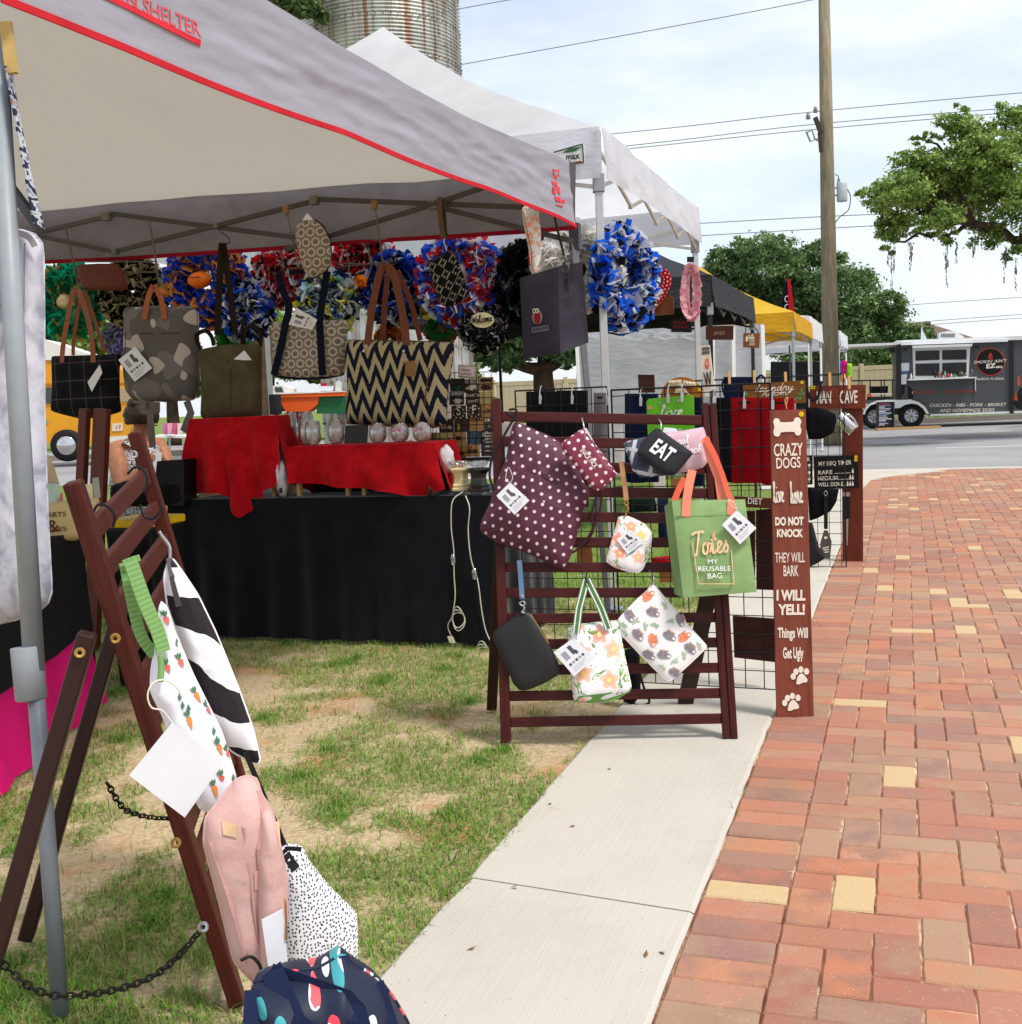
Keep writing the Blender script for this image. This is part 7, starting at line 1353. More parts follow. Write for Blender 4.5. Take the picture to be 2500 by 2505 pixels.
b = Bag('canvas_bag', 'cream canvas bin with brown serif lettering behind the near rack', PB3, zB2((380, 1300), (700, 1240), (930, 1230), (940, 1420), (720, 1620), (460, 1650), (390, 1640)), .14, M_can, wr=.004, p=8)
for s, a, b_, h_ in (('PARTS', (395, 1400), (610, 1385), 12), ('&', (445, 1540), (555, 1525), 32), ('PIECES', (380, 1545), (620, 1520), 11)): b.text(s, zB2(a)[0], zB2(b_)[0], h_, plain('#5a3418', .8), .004)
for (l, pts, c) in (('pale green card standing in the canvas bin', ((440, 1085), (560, 1080), (570, 1300), (450, 1310)), '#b8c8bc'), ('pink patterned card standing in the canvas bin', ((520, 1200), (590, 1180), (600, 1290), (540, 1300)), '#c86a70'), ('clear plastic packet standing in the canvas bin', ((870, 1040), (930, 1030), (950, 1220), (890, 1235)), '#9a9c94'), ('cream notebook standing in the canvas bin', ((800, 1100), (870, 1090), (880, 1235), (830, 1245)), '#d8cca4'), ('beige cloth backed chair at the left edge', ((420, 800), (470, 830), (520, 960), (560, 1090), (430, 1090)), '#b8a484')): board('card', l, PB3.at(-.03), zB2(*pts), plain(c, .6), .004, 'card', 0)
def bin_(label, c, sx, sy, h_, z0):
    r = thing('storage_bin', label, 'storage bin', c+Z*z0, 'black storage bins with yellow lids'); mb = MB(); k = []
    for (f, z_) in ((.9, 0), (1, h_)): k.append([c+VV*sx*a*f+UU*sy*b_*f+Z*(z0+z_) for a, b_ in ((-1, -1), (1, -1), (1, 1), (-1, 1))])
    mb.add(k[0]+k[1], [(3, 2, 1, 0), (4, 5, 6, 7)]+[(i, (i+1) % 4, 4+(i+1) % 4, 4+i) for i in range(4)]); mb.obj('body', plain('#0e1210', .4), r, bevel=.01); mb = MB(); mb.box(c+Z*(z0+h_+.018), VV*sx*1.05, UU*sy*1.05, Z*.018); mb.obj('lid', plain('#d8b008', .45), r, bevel=.008)
bc = G(350, 1760); bc = P(352, 1250, 5.2); bc.z = 0; bin_('lower black storage bin with yellow lid behind the near rack', bc, .125, .13, .36, .0); bin_('upper black storage bin with yellow lid stacked on the lower one', bc, .12, .13, .33, .4); b = Bag('duffel_bag', 'black duffel bag lying on the stacked storage bins', Pl(bc-UU*.1, YB), [(298, 1180), (350, 1172), (415, 1185), (420, 1234), (350, 1238), (296, 1236)], .3, cloth('#0c0c0e'), wr=.01, p=4)
# person seated behind the table
pd = 7.5; hp = lambda x, y, d=pd: P(x, y, d); base = hp(325, 1020); base.z = 0
pr = thing('person', 'seated person with brown hair in a speckled sleeveless top reading a white card', 'person', base)
def skin_body(name, chains, radii, mat, parent, sub=2):
    vs, ed, rs_ = [], [], []; idx = {}
    for ch in chains:
        last = None
        for k in ch:
            if k not in idx: idx[k] = len(vs); vs.append(tuple(V(J[k])-WL[parent.name])); rs_.append(radii[k])
            if last is not None: ed.append((idx[last], idx[k]))
            last = k
    me = bpy.data.meshes.new(name); me.from_pydata(vs, ed, []); me.materials.append(mat); o = bpy.data.objects.new(name, me); COL.objects.link(o); o.parent = parent; WL[o.name] = WL[parent.name]
    sk = o.modifiers.new('skin', 'SKIN'); sk.use_smooth_shade = True; lay = me.skin_vertices[0] if len(me.skin_vertices) else None
    for i, r_ in enumerate(rs_): me.skin_vertices[0].data[i].radius = (r_, r_) if not isinstance(r_, tuple) else r_
    me.skin_vertices[0].data[0].use_root = True; ss = o.modifiers.new('sub', 'SUBSURF'); ss.levels = sub; ss.render_levels = sub; return o
hc = hp(353, 1025); J = {'pelvis': base+Z*.50, 'belly': base+Z*.70, 'chest': hp(322, 1120), 'collar': hp(338, 1085), 'neck': hp(350, 1066), 'head': hc+Z*.0, 'crown': hc+Z*.075,
     'sL': hp(283, 1105, 7.4), 'eL': hp(300, 1195, 7.25), 'wL': hp(362, 1140, 7.25), 'hL': hp(378, 1118, 7.24), 'sR': hp(390, 1090, 7.6), 'eR': hp(418, 1165, 7.5), 'wR': hp(392, 1120, 7.32), 'hR': hp(384, 1112, 7.28),
     'kL': base+V((.05, .45, .48)), 'kR': base+V((.32, .40, .48)), 'fL': base+V((.05, .45, .06)), 'fR': base+V((.32, .40, .06)), 'tL': base+V((.08, .60, .04)), 'tR': base+V((.36, .55, .04))}
for i, (dx, dy) in enumerate(((6, -14), (10, -9), (12, -4), (11, 2), (-4, -12))): J['f%d' % i] = hp(378+dx, 1118+dy, 7.235)
RD_ = {'pelvis': .15, 'belly': .14, 'chest': .15, 'collar': .085, 'neck': .055, 'head': .085, 'crown': .06, 'sL': .075, 'eL': .055, 'wL': .032, 'hL': .036, 'sR': .07, 'eR': .05, 'wR': .03, 'hR': .034, 'kL': .075, 'kR': .075, 'fL': .045, 'fR': .045, 'tL': .035, 'tR': .035, **{'f%d' % i: .009 for i in range(5)}}
M_skin = MT('skin', .55, .3); M_skin.col(M_skin.ramp(M_skin.noise(M_skin.coord('pos'), 30, 3), [(.3, H('#9a6446')), (.7, H('#ad7656'))])); M_skin = M_skin.mat
skin_body('body', [('pelvis', 'belly', 'chest', 'collar', 'neck', 'head', 'crown'), ('chest', 'sL', 'eL', 'wL', 'hL'), ('chest', 'sR', 'eR', 'wR', 'hR'), ('pelvis', 'kL', 'fL', 'tL'), ('pelvis', 'kR', 'fR', 'tR')]+[('hL', 'f%d' % i) for i in range(5)], RD_, M_skin, pr)
mb = MB(); fd = V((.5, .85, 0)).normalized(); sdv = fd.cross(Z)
for i in range(2): mb.lathe(hc+fd*.092+sdv*(.032 if i else -.032)+Z*.012, [(0, .006), (.009, .003), (.011, 0)], 8, ax=fd)
mb.obj('eyes', plain('#241812', .3, .5), pr); mb = MB(); mb.tube([hc+fd*.088+Z*.012, hc+fd*.108-Z*.016, hc+fd*.09-Z*.024], [.007, .012, .008], 6); mb.obj('nose', M_skin, pr, smooth=True); mb = MB(); mb.tube([hc+fd*.086+sdv*.02-Z*.045, hc+fd*.093-Z*.044, hc+fd*.086-sdv*.02-Z*.045], .005, 6); mb.obj('mouth', plain('#8a3c38', .5), pr, smooth=True)
for s_ in (-1, 1): mb = MB(); crumple(mb, hc+sdv*s_*.088-Z*.005, .014, .03, s_+3, 6); mb.obj('ear', M_skin, pr, smooth=True)
mb = MB(); n = 16; rows = []
for j in range(n+1):
    th = math.pi*.02+math.pi*.62*j/n; row = []
    for i in range(2*n+1):
        ph = math.pi*(i % (2*n))/n; d = V((math.sin(th)*math.cos(ph), math.sin(th)*math.sin(ph), math.cos(th))); k = .118+.012*mn.noise(d*5)+.01*mn.noise(d*14)
        if d.dot(fd) > .35 and d.z < .45: k = .07
        row.append(hc+Z*.018-fd*.012+d*k)
    rows.append(row)
mb.grid(rows); crumple(mb, hc-fd*.05+Z*.10, .06, .045, 12); mb.obj('hair', plain('#2c1a10', .5, .3, var=.4, sc=60, bump=.4), pr, smooth=True)
J.update({'c0': base+Z*.44, 'c1': base+Z*.70, 'c2': hp(322, 1122), 'c3': hp(335, 1096), 'c4': hp(285, 1112, 7.45), 'c5': hp(385, 1098, 7.6)}); M_top = pm('speckled_top', spots('#c8c8cc', '#22222a', 160, .32), .9)
M_top = MT('speckled_top', .9, .1); M_top.col(M_top.ramp(M_top.noise(M_top.coord('pos'), 120, 2), [(.45, H('#24242a')), (.52, H('#c4c4c8'))])); M_top = M_top.mat
skin_body('sleeveless_top', [('c0', 'c1', 'c2', 'c3'), ('c2', 'c4'), ('c2', 'c5')], {'c0': .185, 'c1': .18, 'c2': .20, 'c3': .115, 'c4': .088, 'c5': .08}, M_top, pr)
J.update({'p0': base+Z*.50, 'p1': base+V((.05, .45, .49)), 'p2': base+V((.32, .4, .49)), 'p3': base+V((.05, .45, .1)), 'p4': base+V((.32, .4, .1))}); skin_body('trousers', [('p0', 'p1', 'p3'), ('p0', 'p2', 'p4')], {'p0': .17, 'p1': .09, 'p2': .09, 'p3': .065, 'p4': .065}, cloth('#1c2030'), pr)
mb = MB(); mb.prism([hp(372, 1108, 7.22), hp(395, 1106, 7.22), hp(394, 1138, 7.22), hp(374, 1143, 7.22)], V((0, -1, 0)), .002); o = mb.obj('reading_card', M_paper); tag(o, 'white card held in the seated person\'s hand', 'card')
r = thing('folding_chair', 'dark folding chair under the seated person', 'chair', base); mb = MB(); mb.box(base+Z*.34, V((.22, 0, 0)), V((0, .22, 0)), V((0, 0, .015))); mb.obj('seat', plain('#222226', .6), r)
for sx in (-.2, .2):
    for sy in (-.2, .2): mb = MB(); mb.bar(base+V((sx, sy, 0)), base+V((sx, sy, .34)), .02); mb.obj('leg', M_dark, r)
PBX = D(405, 1180, 6.2, YB); r = board('display_case', 'black display case standing at the left end of the table', PBX, zB2((1480, 880), (1735, 865), (1735, 1300), (1440, 1300)), plain('#0a0a0c', .6), .12, 'case')
# yellow camper van
VPn = D(220, 1030, 30, 6); M_yel = plain('#d99408', .35, .5, var=.05, sc=3); van = thing('camper_van', 'yellow camper van with raised white roof parked behind the stalls', 'van', V((VPn(220, 1030).x, VPn(220, 1030).y, 0)))
vz = lambda *p: zz(90, 780, .21739, p); gz = P(220, 1145, 30).z
mb = MB(); q_ = [VPn(x, y) for x, y in vz((-400, 420), (900, 500), (1040, 700), (1060, 1240), (1020, 1400), (430, 1430), (410, 1300), (200, 1290), (180, 1400), (-400, 1400))]; mb.prism(q_, VPn.n, 1.7); mb.obj('body', M_yel, van, bevel=.05)
mb = MB(); mb.prism([VPn(x, y, .05) for x, y in vz((-400, 150), (60, 225), (600, 400), (900, 430), (930, 500), (-400, 440))], VPn.n, 1.8); mb.obj('roof', plain('#d9d5cc', .5), van, bevel=.04)
for (nm, pts, m_, o_) in (('window', ((70, 770), (240, 770), (240, 950), (60, 955)), plain('#3a423c', .15, .6), .03), ('window', ((930, 780), (1040, 780), (1060, 930), (940, 935)), plain('#a89274', .5), .03), ('trim', ((-400, 730), (1060, 715), (1060, 735), (-400, 752)), plain('#b87804', .4), .02), ('trim', ((-400, 965), (1060, 940), (1060, 955), (-400, 985)), plain('#c9860a', .4), .02), ('side_lamp', ((80, 1130), (130, 1130), (128, 1180), (80, 1180)), plain('#8aa07a', .3), .03), ('plate', ((850, 1180), (970, 1170), (970, 1260), (850, 1265)), plain('#d9c8b4', .5), .03), ('bumper', ((760, 1330), (1060, 1310), (1060, 1385), (760, 1395)), plain('#dad8d0', .4), .12)): mb = MB(); mb.prism([VPn(x, y, o_) for x, y in vz(*pts)], VPn.n, .06); mb.obj(nm, m_, van, bevel=.01)
ptext('17', van, VPn, vz((900, 1240))[0], vz((955, 1235))[0], 9, plain('#a03428', .6), .04)
for (x, y) in ((350, 1425), (-300, 1430)):
    c = VPn(*vz((x, y))[0]); mb = MB(); mb.lathe(c-VPn.n*.10, [(0, .02), (.2, .02), (.36, .03), (.42, .08), (.42, .2), (.36, .25), (.24, .25)], 24, ax=VPn.n); w_ = mb.obj('wheel', plain('#151515', .7), van, smooth=True); mb = MB(); mb.lathe(c+VPn.n*.14, [(.25, .0), (.24, .03), (.18, .02), (.14, .05), (.06, .08), (0, .085)], 20, ax=VPn.n); mb.obj('hubcap', plain('#c9c9c9', .12, .6, 1.0), w_, smooth=True)
# boat shaped trailer stand
PBo = D(750, 980, 26, 0); bo = thing('boat_stand', 'orange and green boat shaped food stand seen below the circle patterned tote', 'food stand', V((PBo(750, 980).x, PBo(750, 980).y, 0))); zo = lambda *p: zz(630, 900, .12448, p)
for nm, pts, c, t_, o_ in (('gunwale', ((250, 520), (1700, 470), (1700, 550), (250, 590)), '#d8591a', .6, .1), ('hull', ((420, 585), (1220, 565), (1190, 720), (1000, 860), (560, 860)), '#cf5216', .8, .06), ('green_panel', ((1160, 560), (1700, 550), (1700, 900), (1160, 900)), '#1c5a34', .6, .0), ('dark_panel', ((260, 590), (430, 590), (540, 860), (270, 860)), '#33403a', .6, .0), ('rim', ((250, 510), (640, 480), (1700, 455), (1700, 472), (250, 525)), '#e6e0d8', .6, .12), ('cab', ((150, 410), (250, 350), (470, 345), (640, 400), (640, 490), (150, 560)), '#dcd8d2', .7, -.1), ('cab_window', ((320, 380), (460, 375), (495, 475), (340, 480)), '#3c4a48', .05, -.08), ('cooler', ((1200, 360), (1500, 355), (1475, 450), (1220, 450)), '#d4d4dc', .3, .0), ('red_cup', ((1240, 295), (1340, 295), (1340, 358), (1240, 358)), '#a81830', .1, -.05), ('jug', ((1530, 280), (1580, 250), (1640, 290), (1640, 450), (1530, 450)), '#c9ccc4', .2, .0), ('tow_support', ((560, 855), (1000, 855), (900, 1300), (700, 1300)), '#2c2c2e', .3, .0)): mb = MB(); mb.prism([PBo(x, y, o_) for x, y in zo(*pts)], PBo.n, t_); mb.obj(nm, plain(c, .5), bo)
# pastel craft table far behind
PCf = D(400, 1060, 20, 0); cf_ = thing('craft_table', 'far white table with pink goods under the hanging camouflage bag straps', 'table', V((PCf(420, 1060).x, PCf(420, 1060).y, 0)))
mb = MB(); mb.prism([PCf(380, 1064), (PCf(455, 1066)), PCf(455, 1072), PCf(380, 1070)], PCf.n, .6); mb.obj('table_top', M_wht, cf_)
for x in (386, 415, 450): mb = MB(); mb.bar(PCf(x, 1070), PCf(x, 1185), .03); mb.obj('leg', plain('#9a9a98', .5), cf_)
for k, x in enumerate((398, 412, 428, 440)): mb = MB(); mb.prism([PCf(x, 1035, .05*k), PCf(x+11, 1035, .05*k), PCf(x+11, 1063, .05*k), PCf(x, 1063, .05*k)], PCf.n, .03); mb.obj('packet', plain(('#c86aa0', '#e0a0b4', '#d85a84', '#e6c8d0')[k], .6), cf_)
# ================================================================ FAR BACKGROUND
# silo
SCn = P(976, 960, 28); SCn.z = 0; SR = 1.86
def galv(name):
    t = MT(name, .45, .4, .35); p = t.coord('pos'); x, y, z = t.xyz(p); n = t.noise(p, 1.1, 4); an = t.M('ARCTAN2', y-SCn.y, x-SCn.x)
    c = t.ramp(n+t.noise(p, 12, 3)*.2, [(.4, H('#8f938f')), (.75, H('#b9bcb6'))])
    st = t.noise(t.vec(an*9.0, z*.16, 0), 1, 4, .7); c = t.mix(t.sm(st, .50, .62)*.8, c, H('#7a4418')); st2 = t.noise(t.vec(an*34.0, z*.35, 3.0), 1, 4, .75); c = t.mix(t.sm(st2, .56, .68)*.7, c, H('#8a5a28')); sp = t.noise(p, 4.2, 5, .7); c = t.mix(t.sm(sp, .60, .68)*.8, c, H('#4a2414')); t.col(c); return t.mat
M_galv = galv('galvanised_sheet'); silo = thing('grain_silo', 'rusty corrugated metal silo rising behind the tents', 'silo', SCn)
bh = .82; cor = .082
for k in range(17):
    for j in range(8):
        a0, a1 = j*.7854+(.35 if k % 2 else 0), (j+1)*.7854+(.35 if k % 2 else 0)+.01; rows = []; nz_ = int(bh/cor)*6; o_ = .012 if k % 2 else 0
        for i in range(nz_+1):
            z_ = k*bh+bh*i/nz_; r_ = SR+o_*.6+.012*math.sin(6.283*z_/cor)+(.006 if j % 2 else 0); rows.append([SCn+V((r_*math.cos(lerp(a0, a1, q_/6)), r_*math.sin(lerp(a0, a1, q_/6)), z_)) for q_ in range(7)])
        if k < 9 or math.sin((a0+a1)/2) > .5: rows = rows[::6]
        mb = MB(); mb.grid(rows); mb.obj('sheet', M_galv, silo, smooth=True, fix=False)
mb = MB()
for k in range(18):
    for i in range(70): a = i/70*6.283; mb.box(SCn+V(((SR+.03)*math.cos(a), (SR+.03)*math.sin(a), k*bh+.04)), (.012, 0, 0), (0, .012, 0), (0, 0, .012))
for j in range(8):
    for i in range(170): a = j*.7854+.02; mb.box(SCn+V(((SR+.03)*math.cos(a), (SR+.03)*math.sin(a), i*.082)), (.012, 0, 0), (0, .012, 0), (0, 0, .012))
mb.obj('bolts', plain('#4a4038', .6), silo, kind='stuff', fix=False)
mb = MB(); mb.lathe(SCn, [(SR+.1, 17*bh), (SR*.4, 17*bh+.9), (.25, 17*bh+1.1), (0, 17*bh+1.15)], 32); mb.obj('roof', M_galv, silo, smooth=True)
# utility pole and lines
pt, pb = P(2016, 0, 24), P(2031, 850, 24); k = (pb-pt).normalized(); pf = pt+k*(pt.z/-k.z); ptop = pt-k*3.2
t = MT('weathered_pole', .8, .15); p = t.coord('pos'); x, y, z = t.xyz(p); n = t.noise(t.vec(x*16., y*16., z*.8), 1, 5, .65); t.col(t.ramp(n, [(.3, H('#6e6654')), (.55, H('#8a806a')), (.75, H('#a0967e'))])); t.bump(n, .3, .02)
pole = thing('utility_pole', 'tall weathered utility pole rising behind the tents', 'utility pole', pf); mb = MB(); mb.tube([pf, pf.lerp(ptop, .5), ptop], [.19, .14, .09], 16); mb.obj('shaft', t.mat, pole, smooth=True)
PP = Pl(P(2022, 300, 23.8), 0); M_gm = plain('#7d8288', .5, .4); mb = MB(); mb.bar(PP(1994, 287), PP(2008, 325), .08); mb.bar(PP(2004, 325), PP(2008, 372), .06); mb.obj('bracket', plain('#3a302a', .7), pole)
for (x, y, h_) in ((1995, 276, .12), (1977, 292, .12)): mb = MB(); c = PP(x, y); mb.lathe(c, [(0, 0), (.03, 0), (.06, .02), (.03, .04), (.06, .06), (.03, .08), (.04, h_), (0, h_)], 10); mb.obj('insulator', M_gm, pole, smooth=True)
mb = MB(); mb.tube([PP(1972, 322), PP(1982, 346), PP(1994, 342), PP(1986, 318), PP(1974, 324)], .02, 6); mb.bar(PP(1994, 340), PP(2006, 345), .04); mb.obj('fuse_cutout', M_gm, pole)
mb = MB(); c = PP(2060, 493); mb.lathe(c, [(0, 0), (.10, 0), (.108, .02), (.108, .36), (.09, .40), (0, .41)], 18); mb.obj('transformer', plain('#b4bcc2', .45, .3), pole, smooth=True); mb = MB(); c = PP(2052, 450); mb.lathe(c, [(.03, 0), (.045, .03), (.025, .06), (.035, .09), (0, .14)], 8); mb.obj('bushing', M_gm, pole, smooth=True)
for y in (460, 478): mb = MB(); mb.bar(PP(2036, y), PP(2050, y), .03); mb.obj('mounting_arm', M_gm, pole)
mb = MB(); mb.tube(smooth3([PP(2072, 462), PP(2080, 480), PP(2076, 512), PP(2055, 530), PP(2043, 545)], 5), .012, 5); mb.tube(smooth3([PP(2052, 440), PP(2050, 430), PP(2042, 427)], 5), .01, 5); mb.obj('drop_cable', plain('#6a6e72', .6), pole)
def line(pts, lab, d=24, r=.0095): mb = MB(); mb.tube(smooth3([P(x, y, d_ if d_ else d) for x, y, d_ in pts], 8), r, 5); o = mb.obj('power_line', plain('#757a82', .6)); tag(o, lab, 'power line', 'power lines')
line([(1000, 45, 24), (1122, 22, 24), (1300, -9, 24), (1700, -70, 24)], 'power line at the top, just right of the silo'); line([(900, 200, 24), (1128, 158, 24), (1650, 64, 24), (1985, 0, 24), (2300, -70, 24)], 'power line slanting up from the silo to the top of the pole')
line([(1300, 347, 24), (1650, 312, 24), (1996, 273, 24), (2500, 227, 24), (2900, 195, 24)], 'upper of the three power lines crossing the middle of the pole'); line([(1300, 382, 24), (1650, 344, 24), (1992, 304, 24), (2500, 262, 24), (2900, 235, 24)], 'middle of the three power lines crossing the middle of the pole'); line([(1300, 390, 24), (1650, 352, 24), (2000, 316, 24), (2500, 273, 24), (2900, 246, 24)], 'lower of the three power lines crossing the middle of the pole')
line([(1600, 555, 24), (1736, 545, 24), (2122, 525, 24), (2700, 505, 24)], 'upper of the two power lines low on the pole'); line([(1600, 586, 24), (1740, 575, 24), (2122, 553, 24), (2700, 520, 24)], 'lower of the two power lines low on the pole')
line([(2000, 765, 60), (2210, 747, 60), (2500, 727, 60), (2800, 710, 60)], 'highest of the three power lines above the trailer', r=.017); line([(2000, 812, 60), (2236, 789, 60), (2500, 769, 60), (2800, 750, 60)], 'middle of the three power lines above the trailer', r=.017); line([(2000, 818, 60), (2240, 797, 60), (2500, 778, 60), (2800, 760, 60)], 'lowest of the three power lines above the trailer', r=.017)
# trees
def leaf_mat(name, cols, tr=.25):
    t = MT(name, .6, .25); n = t.node('ShaderNodeAttribute'); n.attribute_name = 'rnd'; t.col(t.ramp(E(t, n.outputs['Fac']), [(i/(len(cols)-1), H(c)) for i, c in enumerate(cols)])); t.translucent(tr); return t.mat
M_lv1 = leaf_mat('oak_leaf_light', ['#4a6228', '#68843a', '#8ea654', '#bccc7c']); M_lv2 = leaf_mat('oak_leaf_dark', ['#425834', '#587244', '#748f58', '#9cb07a']); M_bark = plain('#4a3c30', .9, .1, var=.3, sc=6, bump=.6)
def leaves(name, blobs, n, size, mat, parent, cl=26, spread=.30, seed=1, hollow=.55):
    rs = np.random.RandomState(seed); vol = np.array([b[1]*b[2]*b[3] for b in blobs]); vol = vol**.8/np.sum(vol**.8); nc = n//cl; pick = rs.choice(len(blobs), nc, p=vol); B = np.array([[*b[0], *b[1:]] for b in blobs])[pick]
    d = rs.normal(size=(nc, 3)); d /= np.linalg.norm(d, axis=1)[:, None]; rr = (hollow+(1.08-hollow)*rs.rand(nc)**.7)[:, None]; C = B[:, :3]+d*rr*B[:, 3:6]; sp = (B[:, 3:6].mean(1)*spread)[:, None]
    P_ = np.repeat(C, cl, 0)+rs.normal(size=(nc*cl, 3))*np.repeat(sp, cl, 0)*np.array([1, 1, .6])*.55; m_ = len(P_); nn = rs.normal(size=(m_, 3))+np.array([0, 0, .7]); nn /= np.linalg.norm(nn, axis=1)[:, None]; a = np.cross(nn, rs.normal(size=(m_, 3))); a /= np.linalg.norm(a, axis=1)[:, None]; b = np.cross(nn, a); s = (size*(.6+.8*rs.rand(m_)))[:, None]
    vs = np.stack([P_-a*s, P_-b*s*.45, P_+a*s, P_+b*s*.45], 1).reshape(-1, 3)-np.array(WL[parent.name])
    me = bpy.data.meshes.new(name); me.vertices.add(m_*4); me.vertices.foreach_set('co', vs.ravel()); me.loops.add(m_*4); me.loops.foreach_set('vertex_index', np.arange(m_*4)); me.polygons.add(m_); me.polygons.foreach_set('loop_start', np.arange(m_)*4); me.polygons.foreach_set('loop_total', np.full(m_, 4)); me.update()
    crn = np.repeat(rs.rand(nc), cl)*.55+rs.rand(m_)*.45; at = me.attributes.new('rnd', 'FLOAT', 'POINT'); at.data.foreach_set('value', np.repeat(crn, 4).astype(np.float32)); me.materials.append(mat); o = bpy.data.objects.new(name, me); COL.objects.link(o); o.parent = parent; WL[o.name] = WL[parent.name]; return o
def limb(mb, a, b, ra, rb, wob=.06, n=6): a, b = V(a), V(b); L_ = (b-a).length; mb.tube([a.lerp(b, i/n)+V((mn.noise(V((i*.9, a.x, 1))), mn.noise(V((i*.9, a.y, 5))), mn.noise(V((i*.9, a.z, 9)))))*L_*wob*(1 if 0 < i < n else 0) for i in range(n+1)], [lerp(ra, rb, i/n) for i in range(n+1)], 8)
def tree(name, label, foot, forks, blobs_px, d, n, size, mat, seed, trunk_r=.3, dz=.8, cl=26, extra=None, spread=.30, hollow=.55):
    r = thing(name, label, 'tree', foot, 'trees around the market'); k = d/F; blobs = []
    for i, b in enumerate(blobs_px):
        x, y, rx = b[:3]; ry = b[3] if len(b) > 3 else rx*.8; dd = d+math.sin(i*2.3+seed)*rx*k*dz; blobs.append((P(x, y, dd), rx*k, rx*k, ry*k))
    mb = MB(); f = V(foot); top = V(forks[0]); limb(mb, f, top, trunk_r, trunk_r*.7, .04)
    for q_ in forks[1:]: limb(mb, top, q_, trunk_r*.55, trunk_r*.22, .1)
    ends = forks[1:] or [top]
    for b in blobs:
        e = min(ends, key=lambda q_: (V(q_)-b[0]).length); limb(mb, e, b[0], trunk_r*.22, trunk_r*.06, .12)
    mb.obj('trunk', M_bark, r, smooth=True); leaves('crown', blobs, n, size, mat, r, cl, spread, seed, hollow); return r
d = 22; fo = P(2830, 1000, d); fo.z = 0
oak = tree('oak_tree', 'live oak branch with hanging moss reaching in from the right', fo, [P(2760, 640, d), P(2500, 572, d), P(2380, 548, d), P(2470, 420, d), P(2700, 300, d), P(2560, 330, d)],
     [(2330, 430, 85), (2200, 470, 75, 50), (2420, 470, 100), (2330, 310, 48, 42), (2250, 400, 60, 45), (2150, 480, 48, 34), (2420, 390, 80), (2495, 290, 62), (2190, 545, 55, 40), (2300, 530, 65, 45), (2420, 570, 60, 36), (2485, 610, 40, 30), (2385, 350, 60, 50), (2270, 470, 70), (2340, 280, 24, 24), (2180, 590, 28, 30), (2300, 585, 40, 24), (2550, 480, 110), (2680, 300, 150), (2800, 400, 170), (2250, 340, 22, 18), (2420, 310, 24, 18), (2110, 470, 20, 16), (2470, 360, 50)], d, 90000, .044, M_lv1, 3, .26, .9, 46, spread=.25, hollow=.1)
mb = MB(); rr = random.Random(3)
for (x, y0, y1) in ((2180, 610, 705), (2186, 600, 660), (2230, 590, 645), (2226, 590, 660), (2316, 600, 705), (2314, 600, 660), (2340, 590, 640), (2382, 590, 625), (2456, 610, 690), (2460, 600, 650), (2484, 630, 700), (2172, 560, 640)):
    for k in range(26):
        yy = y0+(y1-y0)*rr.random()**1.3; c = P(x+rr.gauss(0, 3.0)*(1-(yy-y0)/(y1-y0)*.7), yy, d+rr.gauss(0, .05)); l_ = .09*rr.random()+.03; s_ = V((rr.uniform(-1, 1), rr.uniform(-1, 1), 0))*.011; mb.add([c-s_, c+s_, c+s_*.4-Z*l_+V((rr.uniform(-.02, .02), 0, 0)), c-s_*.4-Z*l_], [(0, 1, 2, 3)])
mb.obj('hanging_moss', plain('#7d7a72', .9), oak, kind='stuff', fix=False)
d = 42; fo = P(1960, 1000, d); fo.z = 0
tree('oak_tree', 'big dark green oak behind the yellow tent and utility pole', fo, [P(1960, 900, d), P(1850, 780, d), P(2050, 780, d), P(1950, 720, d), P(2150, 850, d)],
     [(1790, 680, 70), (1880, 640, 75), (1960, 680, 80), (1940, 780, 110), (2060, 720, 80), (2130, 790, 85), (2200, 850, 70), (2240, 840, 45), (1840, 770, 100), (2050, 850, 90), (2150, 890, 60), (1760, 640, 40, 36), (1900, 600, 34, 28), (1830, 610, 40, 32), (2050, 650, 40, 36), (2170, 745, 45, 40), (2265, 810, 26, 22), (1740, 760, 70), (2000, 620, 40, 34), (2110, 940, 40, 30), (2000, 900, 90, 50), (2230, 890, 30, 24)], d, 115000, .075, M_lv2, 8, .45, .8, 50, spread=.26, hollow=.45)
d = 30; fo = P(1330, 1000, d); fo.z = 0
tree('oak_tree', 'spreading oak with forked trunk in front of the beige fence', fo, [P(1328, 905, d), P(1240, 890, d), P(1375, 880, d), P(1330, 850, d), P(1420, 850, d)], [(1230, 850, 70, 40), (1320, 830, 80, 45), (1400, 850, 60, 36), (1180, 820, 70, 50), (1450, 820, 60, 40), (1290, 790, 90, 50), (1370, 885, 30, 18), (1240, 900, 30, 14)], d, 22000, .09, M_lv2, 12, .36)
d = 46
for (x, y, rx, ry, lab, m_, s_) in ((60, 800, 150, 110, 'tree at the far left behind the green wreath', M_lv2, 21), (420, 900, 110, 90, 'green tree behind the camouflage backpack', M_lv1, 22), (660, 850, 110, 110, 'light green tree behind the circle patterned tote', M_lv1, 23), (850, 880, 110, 80, 'green tree behind the zigzag tote', M_lv2, 24), (1060, 900, 100, 70, 'green tree behind the coaster stand', M_lv1, 25), (260, 830, 110, 80, 'pale green tree above the yellow van roof', M_lv1, 26)):
    fo = P(x, 1000, d); fo.z = 0; tree('background_tree', lab, fo, [P(x, y+60, d)], [(x, y, rx*.7, ry*.7), (x-rx*.5, y+ry*.2, rx*.5, ry*.5), (x+rx*.5, y+ry*.15, rx*.5, ry*.5), (x-rx*.2, y-ry*.4, rx*.45, ry*.4), (x+rx*.3, y-ry*.35, rx*.4, ry*.4)], d, 9000, .15, m_, s_, .3)
d = 25; fo = P(640, 1000, d); fo.z = 0
